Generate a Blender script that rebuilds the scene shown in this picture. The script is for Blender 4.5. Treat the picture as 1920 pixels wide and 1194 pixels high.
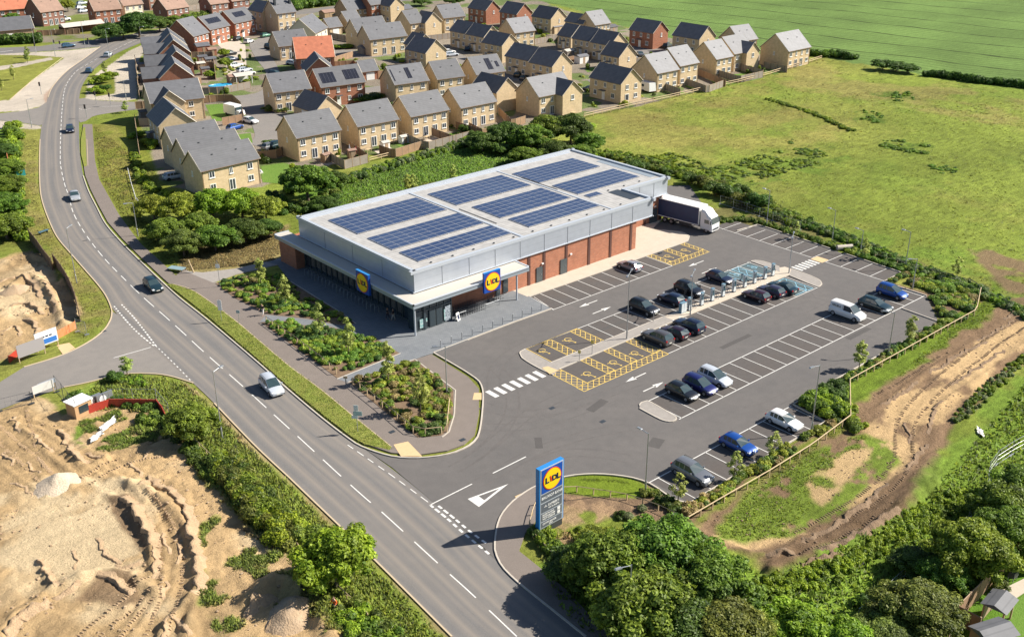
import bpy, math, random
import numpy as np
from mathutils import Vector, Matrix
from mathutils.geometry import tessellate_polygon
for o in list(bpy.data.objects): bpy.data.objects.remove(o)
SC = bpy.context.scene
R = math.radians
# ---------------------------------------------------------------- camera, sky, sun, exposure
YAW, PITCH, ROLL, FPX, HC = R(40.839), R(24.548), R(-0.364), 1961.7, 59.5
cy, sy, cp, sp, cr, sr = math.cos(YAW), math.sin(YAW), math.cos(PITCH), math.sin(PITCH), math.cos(ROLL), math.sin(ROLL)
VF = np.array([sy*cp, cy*cp, -sp]); _r = np.array([cy, -sy, 0.]); _u = np.cross(_r, VF)
VR = cr*_r+sr*_u; VU = -sr*_r+cr*_u
cam = bpy.data.cameras.new('camera'); CAM = bpy.data.objects.new('camera', cam)
SC.collection.objects.link(CAM); SC.camera = CAM
cam.sensor_width = 36; cam.lens = FPX/1920*36; cam.clip_start = 1; cam.clip_end = 3000
CAM.matrix_world = Matrix(((VR[0], VU[0], -VF[0], 0), (VR[1], VU[1], -VF[1], 0), (VR[2], VU[2], -VF[2], HC), (0, 0, 0, 1)))
SUN_AZ, SUN_EL = R(-30), R(39)
w = bpy.data.worlds.new("World"); SC.world = w; w.use_nodes = True
nt = w.node_tree; sky = nt.nodes.new('ShaderNodeTexSky'); sky.sky_type = 'NISHITA'; sky.sun_disc = False
sky.sun_elevation = SUN_EL; sky.sun_rotation = R(90)-SUN_AZ; sky.air_density = 1.0; sky.dust_density = 1.0; sky.ozone_density = 3.5
bg = nt.nodes['Background']; nt.links.new(sky.outputs[0], bg.inputs[0]); bg.inputs[1].default_value = 0.058
sl = bpy.data.lights.new('sun', 'SUN'); sl.energy = 5.0; sl.angle = R(0.5); sl.color = (1, .93, .82)
SUN = bpy.data.objects.new('sun', sl); SC.collection.objects.link(SUN)
sd = Vector((math.cos(SUN_AZ)*math.cos(SUN_EL), math.sin(SUN_AZ)*math.cos(SUN_EL), math.sin(SUN_EL)))
SUN.rotation_euler = sd.to_track_quat('Z', 'Y').to_euler()
SC.view_settings.view_transform = 'Standard'; SC.view_settings.look = 'None'
SC.view_settings.exposure = 0.84; SC.view_settings.gamma = 1
# ---------------------------------------------------------------- survey of the ground plane
def G(x, y, z=0.):
    "ground (or height z) point seen at photo position x, y (1920 px wide)"
    d = VF+VR*((x-960)/FPX)-VU*((y-597)/FPX); t = (z-HC)/d[2]
    return (d[0]*t, d[1]*t)
def S(s, z=0.):
    return [G(*map(float, t.split(',')), z) for t in s.split()]
def smooth(p, step=1.0, closed=False):
    p = [np.array(q, float) for q in p]; out = []; n = len(p)
    for i in range(n if closed else n-1):
        a, b, c, d = (p[(i-1) % n] if closed or i else p[0]), p[i], p[(i+1) % n], (p[(i+2) % n] if closed or i+2 < n else p[-1])
        k = max(1, int(np.hypot(*(c-b))/step))
        for j in range(k):
            t = j/k
            out.append(tuple(.5*((2*b)+(c-a)*t+(2*a-5*b+4*c-d)*t*t+(3*b-a-3*c+d)*t**3)))
    if not closed: out.append(tuple(p[-1]))
    return out
def resamp(p, n=None, step=None):
    p = np.array(p, float); d = np.r_[0, np.cumsum(np.hypot(*np.diff(p, axis=0).T))]
    if step: n = max(2, int(round(d[-1]/step))+1)
    s = np.linspace(0, d[-1], n); return np.c_[np.interp(s, d, p[:, 0]), np.interp(s, d, p[:, 1])]
rng = np.random.default_rng(7); random.seed(7)
def _h(ix, iy, seed):
    h = (ix*374761393+iy*668265263+seed*1442695041) & 0xffffffff
    h = ((h ^ (h >> 13))*1274126177) & 0xffffffff
    return ((h ^ (h >> 16)) & 0xffff)/65535.
def noise(x, y, sc, seed=0, oct=3):
    out = 0; a = 1; tot = 0
    for o in range(oct):
        X = np.asarray(x)/sc*2**o; Y = np.asarray(y)/sc*2**o; ix = np.floor(X).astype(np.int64); iy = np.floor(Y).astype(np.int64)
        fx = X-ix; fy = Y-iy; fx = fx*fx*(3-2*fx); fy = fy*fy*(3-2*fy); s = seed+o*17
        v = (_h(ix, iy, s)*(1-fx)+_h(ix+1, iy, s)*fx)*(1-fy)+(_h(ix, iy+1, s)*(1-fx)+_h(ix+1, iy+1, s)*fx)*fy
        out = out+a*v; tot += a; a *= .5
    return out/tot
def sdist(px, py, poly):
    "signed distance to polygon, negative inside"
    P = np.array(poly, float); d = np.full(px.shape, 1e9); ins = np.zeros(px.shape, bool)
    for i in range(len(P)):
        a = P[i]; b = P[(i+1) % len(P)]; e = b-a; wx = px-a[0]; wy = py-a[1]
        t = np.clip((wx*e[0]+wy*e[1])/(e@e+1e-12), 0, 1)
        d = np.minimum(d, (wx-e[0]*t)**2+(wy-e[1]*t)**2)
        c = (a[1] <= py) != (b[1] <= py)
        if abs(e[1]) > 1e-12: ins ^= c & (px < a[0]+(py-a[1])*e[0]/e[1])
    d = np.sqrt(d); return np.where(ins, -d, d)
def ldist(px, py, line):
    P = np.array(line, float); best = np.full(px.shape, 1e9); side = np.zeros(px.shape); L = np.zeros(px.shape); acc = 0
    for i in range(len(P)-1):
        a = P[i]; b = P[i+1]; e = b-a; wx = px-a[0]; wy = py-a[1]; n = math.hypot(*e)+1e-9
        t = np.clip((wx*e[0]+wy*e[1])/(n*n), 0, 1); d = np.hypot(wx-e[0]*t, wy-e[1]*t)
        m = d < best; best = np.where(m, d, best); side = np.where(m, np.sign(e[0]*wy-e[1]*wx), side); L = np.where(m, acc+t*n, L); acc += n
    return best, side, L
def sst(x): x = np.clip(x, 0, 1); return x*x*(3-2*x)
# ---------------------------------------------------------------- object helpers
COL = SC.collection
def tag(o, label=None, cat=None, group=None, kind=None):
    if label: o['label'] = label
    if cat: o['category'] = cat
    if group: o['group'] = group
    if kind: o['kind'] = kind
    return o
def thing(name, label, cat, loc=(0, 0, 0), rz=0, group=None):
    o = bpy.data.objects.new(name, None); COL.objects.link(o); o.empty_display_size = .3
    o.location = loc if len(loc) == 3 else (loc[0], loc[1], 0); o.rotation_euler = (0, 0, rz)
    return tag(o, label, cat, group)
class MB:
    def __init__(s): s.v = []; s.f = []; s.m = []
    def quad(s, pts, m=0):
        n = len(s.v); s.v += [tuple(p) for p in pts]; s.f.append(tuple(range(n, n+len(pts)))); s.m.append(m)
    def box(s, c, d, rz=0, m=0, taper=1.0, top=None):
        x, y, z = c; a, b, h = d[0]/2, d[1]/2, d[2]; C, S_ = math.cos(rz), math.sin(rz); n = len(s.v)
        for k, (zz, t) in enumerate(((z, 1), (z+h, taper))):
            for sx, sy_ in ((-1, -1), (1, -1), (1, 1), (-1, 1)):
                px, py = sx*a*t, sy_*b*t; s.v.append((x+px*C-py*S_, y+px*S_+py*C, zz))
        for f in ((3, 2, 1, 0), (4, 5, 6, 7), (0, 1, 5, 4), (1, 2, 6, 5), (2, 3, 7, 6), (3, 0, 4, 7)):
            s.f.append(tuple(n+i for i in f)); s.m.append(m)
        return s
    def prism(s, poly, z0, z1, m=0, mside=None):
        poly = [tuple(p[:2]) for p in poly]
        A = sum(poly[i-1][0]*poly[i][1]-poly[i][0]*poly[i-1][1] for i in range(len(poly)))
        if A < 0: poly = poly[::-1]
        n = len(s.v); k = len(poly); s.v += [(x, y, z0) for x, y in poly]+[(x, y, z1) for x, y in poly]
        for t in tessellate_polygon([[Vector((x, y, 0)) for x, y in poly]]):
            a, b, c = t; ar = (poly[b][0]-poly[a][0])*(poly[c][1]-poly[a][1])-(poly[c][0]-poly[a][0])*(poly[b][1]-poly[a][1])
            if ar < 0: a, c = c, a
            s.f.append((n+k+a, n+k+b, n+k+c)); s.m.append(m)
        if z1 > z0:
            for i in range(k):
                j = (i+1) % k; s.f.append((n+i, n+j, n+k+j, n+k+i)); s.m.append(m if mside is None else mside)
        return s
    def tube(s, p, r, n=6, m=0, cap=True):
        "p: list of points, r: radius or list"
        p = [Vector(q) for q in p]; r = [r]*len(p) if isinstance(r, (int, float)) else r; base = len(s.v)
        for i, q in enumerate(p):
            d = (p[min(i+1, len(p)-1)]-p[max(i-1, 0)]).normalized(); a = d.orthogonal().normalized() if abs(d.z) < .99 else Vector((1, 0, 0))
            if abs(d.z) < .99: a = d.cross(Vector((0, 0, 1))).normalized()
            b = d.cross(a)
            for k in range(n):
                t = 2*math.pi*k/n; s.v.append(tuple(q+(a*math.cos(t)+b*math.sin(t))*r[i]))
        for i in range(len(p)-1):
            for k in range(n):
                a0 = base+i*n+k; a1 = base+i*n+(k+1) % n; s.f.append((a0, a1, a1+n, a0+n)); s.m.append(m)
        if cap:
            s.f.append(tuple(base+k for k in range(n))[::-1]); s.m.append(m)
            e = base+(len(p)-1)*n; s.f.append(tuple(e+k for k in range(n))); s.m.append(m)
        return s
    def ribbon(s, line, w, z0, z1, m=0, off=0.):
        "solid strip following a ground line"
        P = np.array([q[:2] for q in line], float); T = np.gradient(P, axis=0); T /= np.hypot(*T.T)[:, None]+1e-9; N = np.c_[-T[:, 1], T[:, 0]]
        A = P+N*(off+w/2); B = P+N*(off-w/2); n = len(s.v); k = len(P)
        for i in range(k):
            s.v += [(B[i][0], B[i][1], z0), (B[i][0], B[i][1], z1), (A[i][0], A[i][1], z1), (A[i][0], A[i][1], z0)]
        for i in range(k-1):
            a = n+4*i
            for q in range(1 if z1 > z0 else 1, 2): s.f.append((a+1, a+5, a+6, a+2)); s.m.append(m)
            if z1 > z0:
                s.f.append((a, a+4, a+5, a+1)); s.m.append(m); s.f.append((a+2, a+6, a+7, a+3)); s.m.append(m)
        if z1 > z0:
            s.f.append((n, n+1, n+2, n+3)); s.m.append(m); a = n+4*(k-1); s.f.append((a+3, a+2, a+1, a)); s.m.append(m)
        return s
    def disc(s, c, r, axis, n=24, m=0, th=.02, sx=1., sy=1.):
        c = Vector(c); ax = Vector(axis).normalized(); a = Vector((0, 0, 1)).cross(ax).normalized() if abs(ax.z) < .9 else Vector((1, 0, 0)); b = ax.cross(a)
        base = len(s.v)
        for t_ in (0, th):
            for k in range(n):
                t = 2*math.pi*k/n; s.v.append(tuple(c+ax*t_+a*math.cos(t)*r*sx+b*math.sin(t)*r*sy))
        s.f.append(tuple(base+n+k for k in range(n))); s.m.append(m)
        s.f.append(tuple(base+k for k in range(n))[::-1]); s.m.append(m)
        for k in range(n): s.f.append((base+k, base+(k+1) % n, base+n+(k+1) % n, base+n+k)); s.m.append(m)
        return s
    def mesh(s, name, mats, smooth_=False):
        me = bpy.data.meshes.new(name); me.from_pydata(s.v, [], s.f)
        for m in (mats if isinstance(mats, (list, tuple)) else [mats]): me.materials.append(m)
        me.polygons.foreach_set('material_index', s.m)
        if smooth_: me.polygons.foreach_set('use_smooth', [True]*len(s.f))
        me.update(); return me
    def build(s, name, mats, parent=None, smooth_=False, loc=None, label=None):
        o = bpy.data.objects.new(name, s.mesh(name, mats, smooth_)); COL.objects.link(o)
        if parent: o.parent = parent
        if loc is not None: o.location = loc
        if label: o['label'] = label
        return o
def copy_tree(o, parent=None):
    c = o.copy(); COL.objects.link(c)
    if parent is not None: c.parent = parent
    for ch in o.children: copy_tree(ch, c)
    return c
def npmesh(name, V, F, mats, col=None, mi=None, smooth_=False):
    "V (n,3), F (m,4) or (m,3) -> mesh, fast"
    V = np.asarray(V, np.float32); F = np.asarray(F, np.int32); k = F.shape[1]; me = bpy.data.meshes.new(name)
    me.vertices.add(len(V)); me.vertices.foreach_set('co', V.ravel()); me.loops.add(F.size); me.loops.foreach_set('vertex_index', F.ravel())
    me.polygons.add(len(F)); me.polygons.foreach_set('loop_start', np.arange(0, F.size, k, dtype=np.int32))
    try: me.polygons.foreach_set('loop_total', np.full(len(F), k, np.int32))
    except Exception: pass
    for m in (mats if isinstance(mats, (list, tuple)) else [mats]): me.materials.append(m)
    if mi is not None: me.polygons.foreach_set('material_index', np.asarray(mi, np.int32))
    if smooth_: me.polygons.foreach_set('use_smooth', np.ones(len(F), bool))
    me.update(calc_edges=True)
    if col:
        for nm, c in col.items():
            a = me.color_attributes.new(nm, 'FLOAT_COLOR', 'POINT'); c = np.asarray(c, np.float32)
            if c.shape[1] == 3: c = np.c_[c, np.ones(len(c), np.float32)]
            a.data.foreach_set('color', c.astype(np.float32).ravel())
    return me
def link(name, me, parent=None, loc=None, rz=0):
    o = bpy.data.objects.new(name, me); COL.objects.link(o)
    if parent: o.parent = parent
    if loc is not None: o.location = loc
    o.rotation_euler = (0, 0, rz); return o
# ---------------------------------------------------------------- materials
def mat(name, col, rough=.7, metal=0., spec=.5, noise_=None, bump=None, coat=0., emit=None, alpha=None):
    """noise_: list of (scale, strength, colour2) mixes; bump: (scale, strength)"""
    m = bpy.data.materials.new(name); m.use_nodes = True; t = m.node_tree; b = t.nodes['Principled BSDF']
    b.inputs['Base Color'].default_value = (*col, 1); b.inputs['Roughness'].default_value = rough; b.inputs['Metallic'].default_value = metal
    b.inputs['Specular IOR Level'].default_value = spec; b.inputs['Coat Weight'].default_value = coat
    if coat: b.inputs['Coat Roughness'].default_value = .08
    tc = t.nodes.new('ShaderNodeTexCoord'); last = None
    for i, (sc, st, c2) in enumerate(noise_ or []):
        n = t.nodes.new('ShaderNodeTexNoise'); n.inputs['Detail'].default_value = 5
        if isinstance(sc, tuple):
            mp = t.nodes.new('ShaderNodeMapping'); mp.inputs['Scale'].default_value = sc; t.links.new(tc.outputs['Object'], mp.inputs[0]); t.links.new(mp.outputs[0], n.inputs['Vector']); n.inputs['Scale'].default_value = 1
        else:
            t.links.new(tc.outputs['Object'], n.inputs['Vector']); n.inputs['Scale'].default_value = sc
        r = t.nodes.new('ShaderNodeMapRange'); r.inputs[1].default_value = .35; r.inputs[2].default_value = .65; r.inputs[3].default_value = 0; r.inputs[4].default_value = st
        t.links.new(n.outputs[0], r.inputs[0]); mx = t.nodes.new('ShaderNodeMixRGB')
        if last: t.links.new(last, mx.inputs[1])
        else: mx.inputs[1].default_value = (*col, 1)
        mx.inputs[2].default_value = (*c2, 1); t.links.new(r.outputs[0], mx.inputs[0]); last = mx.outputs[0]
    if last: t.links.new(last, b.inputs['Base Color'])
    if bump:
        n = t.nodes.new('ShaderNodeTexNoise'); n.inputs['Scale'].default_value = bump[0]; n.inputs['Detail'].default_value = 4; t.links.new(tc.outputs['Object'], n.inputs['Vector'])
        bp = t.nodes.new('ShaderNodeBump'); bp.inputs['Strength'].default_value = bump[1]; bp.inputs['Distance'].default_value = .1
        t.links.new(n.outputs[0], bp.inputs['Height']); t.links.new(bp.outputs[0], b.inputs['Normal'])
    if emit: b.inputs['Emission Color'].default_value = (*emit[0], 1); b.inputs['Emission Strength'].default_value = emit[1]
    if alpha is not None: b.inputs['Alpha'].default_value = alpha
    return m
def brickmat(name, c1, c2, mortar, scale=1.0, axis='obj'):
    "brick courses running round the walls (object space, metres)"
    m = mat(name, c1, .85, spec=.2); t = m.node_tree; b = t.nodes['Principled BSDF']
    tc = t.nodes.new('ShaderNodeTexCoord'); sep = t.nodes.new('ShaderNodeSeparateXYZ'); t.links.new(tc.outputs['Object'], sep.inputs[0])
    ad = t.nodes.new('ShaderNodeMath'); ad.operation = 'ADD'; t.links.new(sep.outputs[0], ad.inputs[0]); t.links.new(sep.outputs[1], ad.inputs[1])
    cb = t.nodes.new('ShaderNodeCombineXYZ'); t.links.new(ad.outputs[0], cb.inputs[0]); t.links.new(sep.outputs[2], cb.inputs[1])
    br = t.nodes.new('ShaderNodeTexBrick'); br.inputs['Scale'].default_value = 1; br.inputs['Brick Width'].default_value = .45*scale; br.inputs['Row Height'].default_value = .15*scale
    br.inputs['Mortar Size'].default_value = .012; br.inputs['Color1'].default_value = (*c1, 1); br.inputs['Color2'].default_value = (*c2, 1); br.inputs['Mortar'].default_value = (*mortar, 1)
    t.links.new(cb.outputs[0], br.inputs['Vector'])
    n = t.nodes.new('ShaderNodeTexNoise'); n.inputs['Scale'].default_value = 1.3; n.inputs['Detail'].default_value = 6; t.links.new(tc.outputs['Object'], n.inputs['Vector'])
    mr = t.nodes.new('ShaderNodeMapRange'); mr.inputs[1].default_value = .3; mr.inputs[2].default_value = .7; mr.inputs[3].default_value = .9; mr.inputs[4].default_value = 1.07; t.links.new(n.outputs[0], mr.inputs[0])
    mx = t.nodes.new('ShaderNodeVectorMath'); mx.operation = 'SCALE'; t.links.new(br.outputs[0], mx.inputs[0]); t.links.new(mr.outputs[0], mx.inputs['Scale'])
    t.links.new(mx.outputs[0], b.inputs['Base Color']); return m
def stripemat(name, c1, c2, freq, axis=2, rough=.5, metal=0., thin=.5, vary=0.):
    "boards / tiles / seams: alternating bands along an object axis"
    m = mat(name, c1, rough, metal); t = m.node_tree; b = t.nodes['Principled BSDF']
    tc = t.nodes.new('ShaderNodeTexCoord'); sep = t.nodes.new('ShaderNodeSeparateXYZ'); t.links.new(tc.outputs['Object'], sep.inputs[0])
    mu = t.nodes.new('ShaderNodeMath'); mu.operation = 'MULTIPLY'; mu.inputs[1].default_value = freq; t.links.new(sep.outputs[axis], mu.inputs[0])
    fr = t.nodes.new('ShaderNodeMath'); fr.operation = 'FRACT'; t.links.new(mu.outputs[0], fr.inputs[0])
    gt = t.nodes.new('ShaderNodeMath'); gt.operation = 'GREATER_THAN'; gt.inputs[1].default_value = thin; t.links.new(fr.outputs[0], gt.inputs[0])
    n = t.nodes.new('ShaderNodeTexNoise'); n.inputs['Scale'].default_value = .9; n.inputs['Detail'].default_value = 6; t.links.new(tc.outputs['Object'], n.inputs['Vector'])
    mr = t.nodes.new('ShaderNodeMapRange'); mr.inputs[1].default_value = .3; mr.inputs[2].default_value = .7; mr.inputs[3].default_value = .85; mr.inputs[4].default_value = 1.12; t.links.new(n.outputs[0], mr.inputs[0])
    mx = t.nodes.new('ShaderNodeMixRGB'); mx.inputs[1].default_value = (*c1, 1); mx.inputs[2].default_value = (*c2, 1); t.links.new(gt.outputs[0], mx.inputs[0])
    oi = t.nodes.new('ShaderNodeObjectInfo'); ro = t.nodes.new('ShaderNodeMapRange'); ro.inputs[3].default_value = 1-vary; ro.inputs[4].default_value = 1+vary; t.links.new(oi.outputs['Random'], ro.inputs[0]); mm = t.nodes.new('ShaderNodeMath'); mm.operation = 'MULTIPLY'; t.links.new(mr.outputs[0], mm.inputs[0]); t.links.new(ro.outputs[0], mm.inputs[1])
    v = t.nodes.new('ShaderNodeVectorMath'); v.operation = 'SCALE'; t.links.new(mx.outputs[0], v.inputs[0]); t.links.new(mm.outputs[0], v.inputs['Scale'])
    t.links.new(v.outputs[0], b.inputs['Base Color']); return m
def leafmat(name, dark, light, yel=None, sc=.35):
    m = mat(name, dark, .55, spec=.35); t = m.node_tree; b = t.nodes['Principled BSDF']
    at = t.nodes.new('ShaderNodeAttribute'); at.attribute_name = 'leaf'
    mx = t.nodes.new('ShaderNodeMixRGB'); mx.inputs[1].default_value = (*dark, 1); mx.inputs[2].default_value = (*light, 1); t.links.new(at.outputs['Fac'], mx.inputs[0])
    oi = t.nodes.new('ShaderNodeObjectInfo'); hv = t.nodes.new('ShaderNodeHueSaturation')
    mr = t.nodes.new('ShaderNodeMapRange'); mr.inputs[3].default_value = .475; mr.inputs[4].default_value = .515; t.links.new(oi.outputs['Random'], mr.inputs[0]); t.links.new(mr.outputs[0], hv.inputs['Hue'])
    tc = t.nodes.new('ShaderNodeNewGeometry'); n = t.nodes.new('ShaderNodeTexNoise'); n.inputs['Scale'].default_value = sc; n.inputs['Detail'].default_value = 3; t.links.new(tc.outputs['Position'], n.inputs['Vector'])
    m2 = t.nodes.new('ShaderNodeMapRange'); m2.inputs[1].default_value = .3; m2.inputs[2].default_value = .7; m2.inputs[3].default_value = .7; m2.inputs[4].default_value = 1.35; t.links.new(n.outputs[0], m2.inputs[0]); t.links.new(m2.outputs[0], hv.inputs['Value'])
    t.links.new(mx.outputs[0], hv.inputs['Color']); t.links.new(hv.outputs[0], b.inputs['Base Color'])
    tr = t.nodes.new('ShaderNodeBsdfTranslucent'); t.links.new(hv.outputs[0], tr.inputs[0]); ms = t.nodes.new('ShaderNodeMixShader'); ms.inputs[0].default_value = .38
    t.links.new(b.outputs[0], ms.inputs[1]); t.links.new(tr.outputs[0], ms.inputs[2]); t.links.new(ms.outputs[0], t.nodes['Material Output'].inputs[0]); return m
M = {}
M['kerb'] = mat('kerb_concrete', (.52, .47, .40), .85, noise_=[(1.5, .4, (.38, .33, .27))])
M['paint'] = mat('road_paint_white', (.72, .71, .67), .6, noise_=[(3., .5, (.5, .49, .47))])
M['ypaint'] = mat('road_paint_yellow', (.72, .5, .12), .6, noise_=[(3., .5, (.55, .42, .16))])
M['bpaint'] = mat('road_paint_blue', (.22, .48, .62), .6, noise_=[(3., .5, (.35, .5, .58))])
M['gpaint'] = mat('bay_surface', (.082, .074, .070), .9, noise_=[(2.2, .7, (.115, .104, .098)), (.35, .7, (.095, .078, .068)), (9., .4, (.06, .056, .055))])
M['galv'] = mat('galvanised_steel', (.42, .44, .46), .45, .7)
M['white'] = mat('white_plastic', (.75, .75, .74), .4)
M['black'] = mat('black_rubber', (.02, .02, .022), .7)
M['dark'] = mat('dark_grey_metal', (.06, .07, .08), .4, .3)
M['timber'] = mat('pale_timber', (.50, .38, .22), .8, noise_=[(2., .5, (.34, .26, .17))])
M['soil'] = mat('soil', (.14, .09, .055), .95, noise_=[(1.4, .8, (.22, .15, .09))])
# ---------------------------------------------------------------- outlines of roads and pavements
ML = S('960,1290 847,1193 780,1126 686,1033 615,965 541,894 478,835 402,756 362,718 310,672 255,622 212,580 186,537 161,508 133,476 108,446 93,416 80,380 75,350 74,300 75,262 80,226 90,183 100,161 126,133 161,108 189,88 226,69 276,60 327,51 400,38 470,28 553,20 678,5 760,-8')
MR = S('1180,1260 1099,1194 1049,1154 960,1082 905,1024 805,935 735,876 681,839 656,824 606,786 543,733 480,677 389,600 337,559 301,526 259,486 226,453 198,420 181,388 166,358 156,330 151,299 149,276 148,226 148,191 152,166 163,146 181,126 206,108 226,97 281,75 330,66 400,50 470,38 560,28 700,11 790,-3')
CARPARK = S('681,839 735,856 790,859 840,852 872,840 895,821 904,776 904,726 882,703 813,662 960,606 1033,580 990,555')+[(91.9, 102.6), (126.3, 102.4), (128.2, 103.6), (128.9, 105.6), (127.5, 107.6), (125, 111.4), (134, 111.6), (146, 125), (150, 122)]+S('1345,423 1382,433 1420,422 1440,428 1557,467 1583,476 1691,512 1656,529 1737,555 1760,604 1560,716 1487,759 1548,791 1465,839 1292,944 1265,938 1215,905 1167,893 1108,889 1055,895 1004,912 960,942 937,972 928,1014 932,1045 960,1082 905,1024 805,935 735,876')
SIDEROAD = S('362,718 309,703 251,700 201,708 161,718 120,726 60,745 -20,775 -60,790 -60,740 0,716 45,688 113,667 163,643 194,620 207,600 210,584 240,600 320,680')
LEFTROAD = S('-30,213 0,213 45,208 72,202 90,190 92,225 75,236 40,230 0,226 -30,226')
CROSSROAD = S('-30,91 0,90 75,87 126,80 176,75 226,69 250,72 200,92 188,88 126,94 75,97 0,102 -30,103')
ESTROAD = S('146,186 176,188 230,191 279,191 330,188 377,186 440,180 477,176 500,160 498,135 480,110 468,85 478,75 520,62 560,55 590,60 560,68 520,76 500,85 505,100 520,125 530,150 540,175 600,172 690,164 760,155 820,150 960,135 960,147 880,152 830,160 716,172 640,180 560,190 530,200 540,215 560,235 540,265 520,272 495,276 470,270 478,255 470,230 455,205 445,193 379,194 279,203 201,213 173,219 150,230')
estroads = [ESTROAD,
 S('840,95 880,110 900,128 930,140 985,128 1010,150 1000,160 955,150 905,147 870,130 840,112 800,100 760,98 700,108 640,104 600,96 600,88 660,95 720,98 780,88'),
 S('940,150 1000,165 1060,172 1110,160 1105,148 1180,130 1240,112 1245,102 1180,100 1150,85 1165,80 1215,88 1290,96 1280,108 1240,122 1195,140 1120,165 1060,182 990,175'),
 S('1060,60 1105,75 1150,85 1140,95 1080,82 1040,72')]
# ---------------------------------------------------------------- ground sheet
def axis_(a, b, step, far, g=1.05):
    x = list(np.arange(a, b, step)); s = step
    while x[-1] < far: s = min(s*g, 8); x.append(x[-1]+s)
    return x
xs = np.array(sorted([-.8-i*1.6 for i in range(12)]))
xs = np.r_[xs, np.arange(0, 72, .25), np.arange(72, 190, .5), axis_(190, 290, .85, 760)]; ys = np.r_[-6., -4., -2., np.arange(0, 18, .6), np.arange(18, 118, .25), np.arange(118, 215, .45), axis_(215, 480, .9, 900)]
GX, GY = np.meshgrid(xs, ys, indexing='ij'); gx = GX.ravel(); gy = GY.ravel(); N_ = len(gx)
n1 = noise(gx, gy, 14, 1, 4); n2 = noise(gx, gy, 2.6, 5, 3); n3 = noise(gx, gy, 45, 9, 3); n4 = noise(gx, gy, .9, 12, 2)
LUSH = np.array([.130, .205, .026]); DRYG = np.array([.255, .225, .062]); MEAD = np.array([.178, .222, .034]); BROWN = np.array([.175, .115, .068])
SAND = np.array([.46, .318, .165]); PALE = np.array([.60, .47, .29]); CROP = np.array([.125, .200, .050]); VERGE = np.array([.20, .20, .045]); PAVE = np.array([.36, .315, .26]); LAWN = np.array([.10, .20, .02])
col = np.empty((N_, 3)); k = sst((n3-.42)/.2)[:, None]; col[:] = MEAD*(1-k*.3)+DRYG*k*.3
k = sst((n1-.55)/.16)[:, None]; col[:] = col*(1-.35*k)+LUSH*.35*k
k = sst((noise(gx, gy, 9, 33, 4)-.6)/.12)[:, None]*.2; col[:] = col*(1-k)+DRYG*k
ht = .16*(n2-.5)+.25*(n1-.5); gr = np.ones(N_); rut = np.zeros(N_)
def zone(poly, c, soft=.6, wob=1.2, amt=1., patch=None, h=None, grass=None, seed=3, r=None):
    P = np.array(poly); m = (gx > P[:, 0].min()-6-soft) & (gx < P[:, 0].max()+6+soft) & (gy > P[:, 1].min()-6-soft) & (gy < P[:, 1].max()+6+soft)
    X, Y = gx[m], gy[m]; d = sdist(X, Y, poly)+wob*2*(noise(X, Y, 2.2, seed, 3)-.5)+wob*1.5*(noise(X, Y, 7, seed+3, 2)-.5)
    k = sst(-d/soft+.5)*amt
    if patch: k = k*sst((noise(X, Y, patch[0], seed+7, 4)-patch[1])/patch[2])
    if c is not None: col[m] = col[m]*(1-k[:, None])+np.array(c)*k[:, None]
    if h is not None: ht[m] = ht[m]*(1-k)+h*k
    if grass is not None: gr[m] = gr[m]*(1-k)+grass*k
    if r is not None: rut[m] = rut[m]*(1-k)+r*k
    return m, k
# far crop field, dry patches of the meadow
zone(S('1000,4 1060,12 1130,38 1200,62 1340,88 1420,98 1520,104 1650,128 1780,148 1960,172 2200,-60 2100,-140 900,-140 940,-40'), CROP, 2, 2, h=0, grass=.25)
zone(S('1090,235 1180,205 1330,185 1470,180 1570,205 1600,240 1560,275 1450,300 1300,300 1180,275'), DRYG, 8, 5, .7, patch=(9, .36, .3))
zone(S('1480,120 1640,140 1800,165 1920,180 1960,260 1800,215 1640,190 1450,160'), (.25, .20, .07), 8, 5, .6, patch=(12, .38, .2))
zone(S('1100,225 1300,160 1480,120 1540,110 1570,130 1380,200 1180,235'), DRYG, 3, 2, .5, patch=(5, .4, .2))
zone(S('1240,300 1330,330 1450,350 1600,400 1920,540 1960,600 1700,500 1500,420 1350,390 1260,350'), LUSH, 4, 4, .7, patch=(6, .35, .2))
zone(S('1180,300 1240,290 1330,320 1420,300 1500,290 1560,275 1600,290 1540,330 1450,345 1350,350 1250,330'), LUSH*.85, 3, 3, .8, patch=(4, .36, .15))
zone(S('1640,175 1700,170 1720,185 1660,190'), LUSH*.7, 1.5, 2, .9, patch=(2, .4, .1)); zone(S('1610,210 1680,215 1660,232 1610,228'), LUSH*.8, 1.5, 2, .9, patch=(2, .4, .1)); zone(S('1650,262 1740,270 1740,290 1660,282'), LUSH*.75, 1.5, 2, .9, patch=(2, .4, .1))
zone(S('620,350 860,270 960,250 1060,290 560,400 560,360'), (.125, .225, .03), 2, 2, 1)
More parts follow.
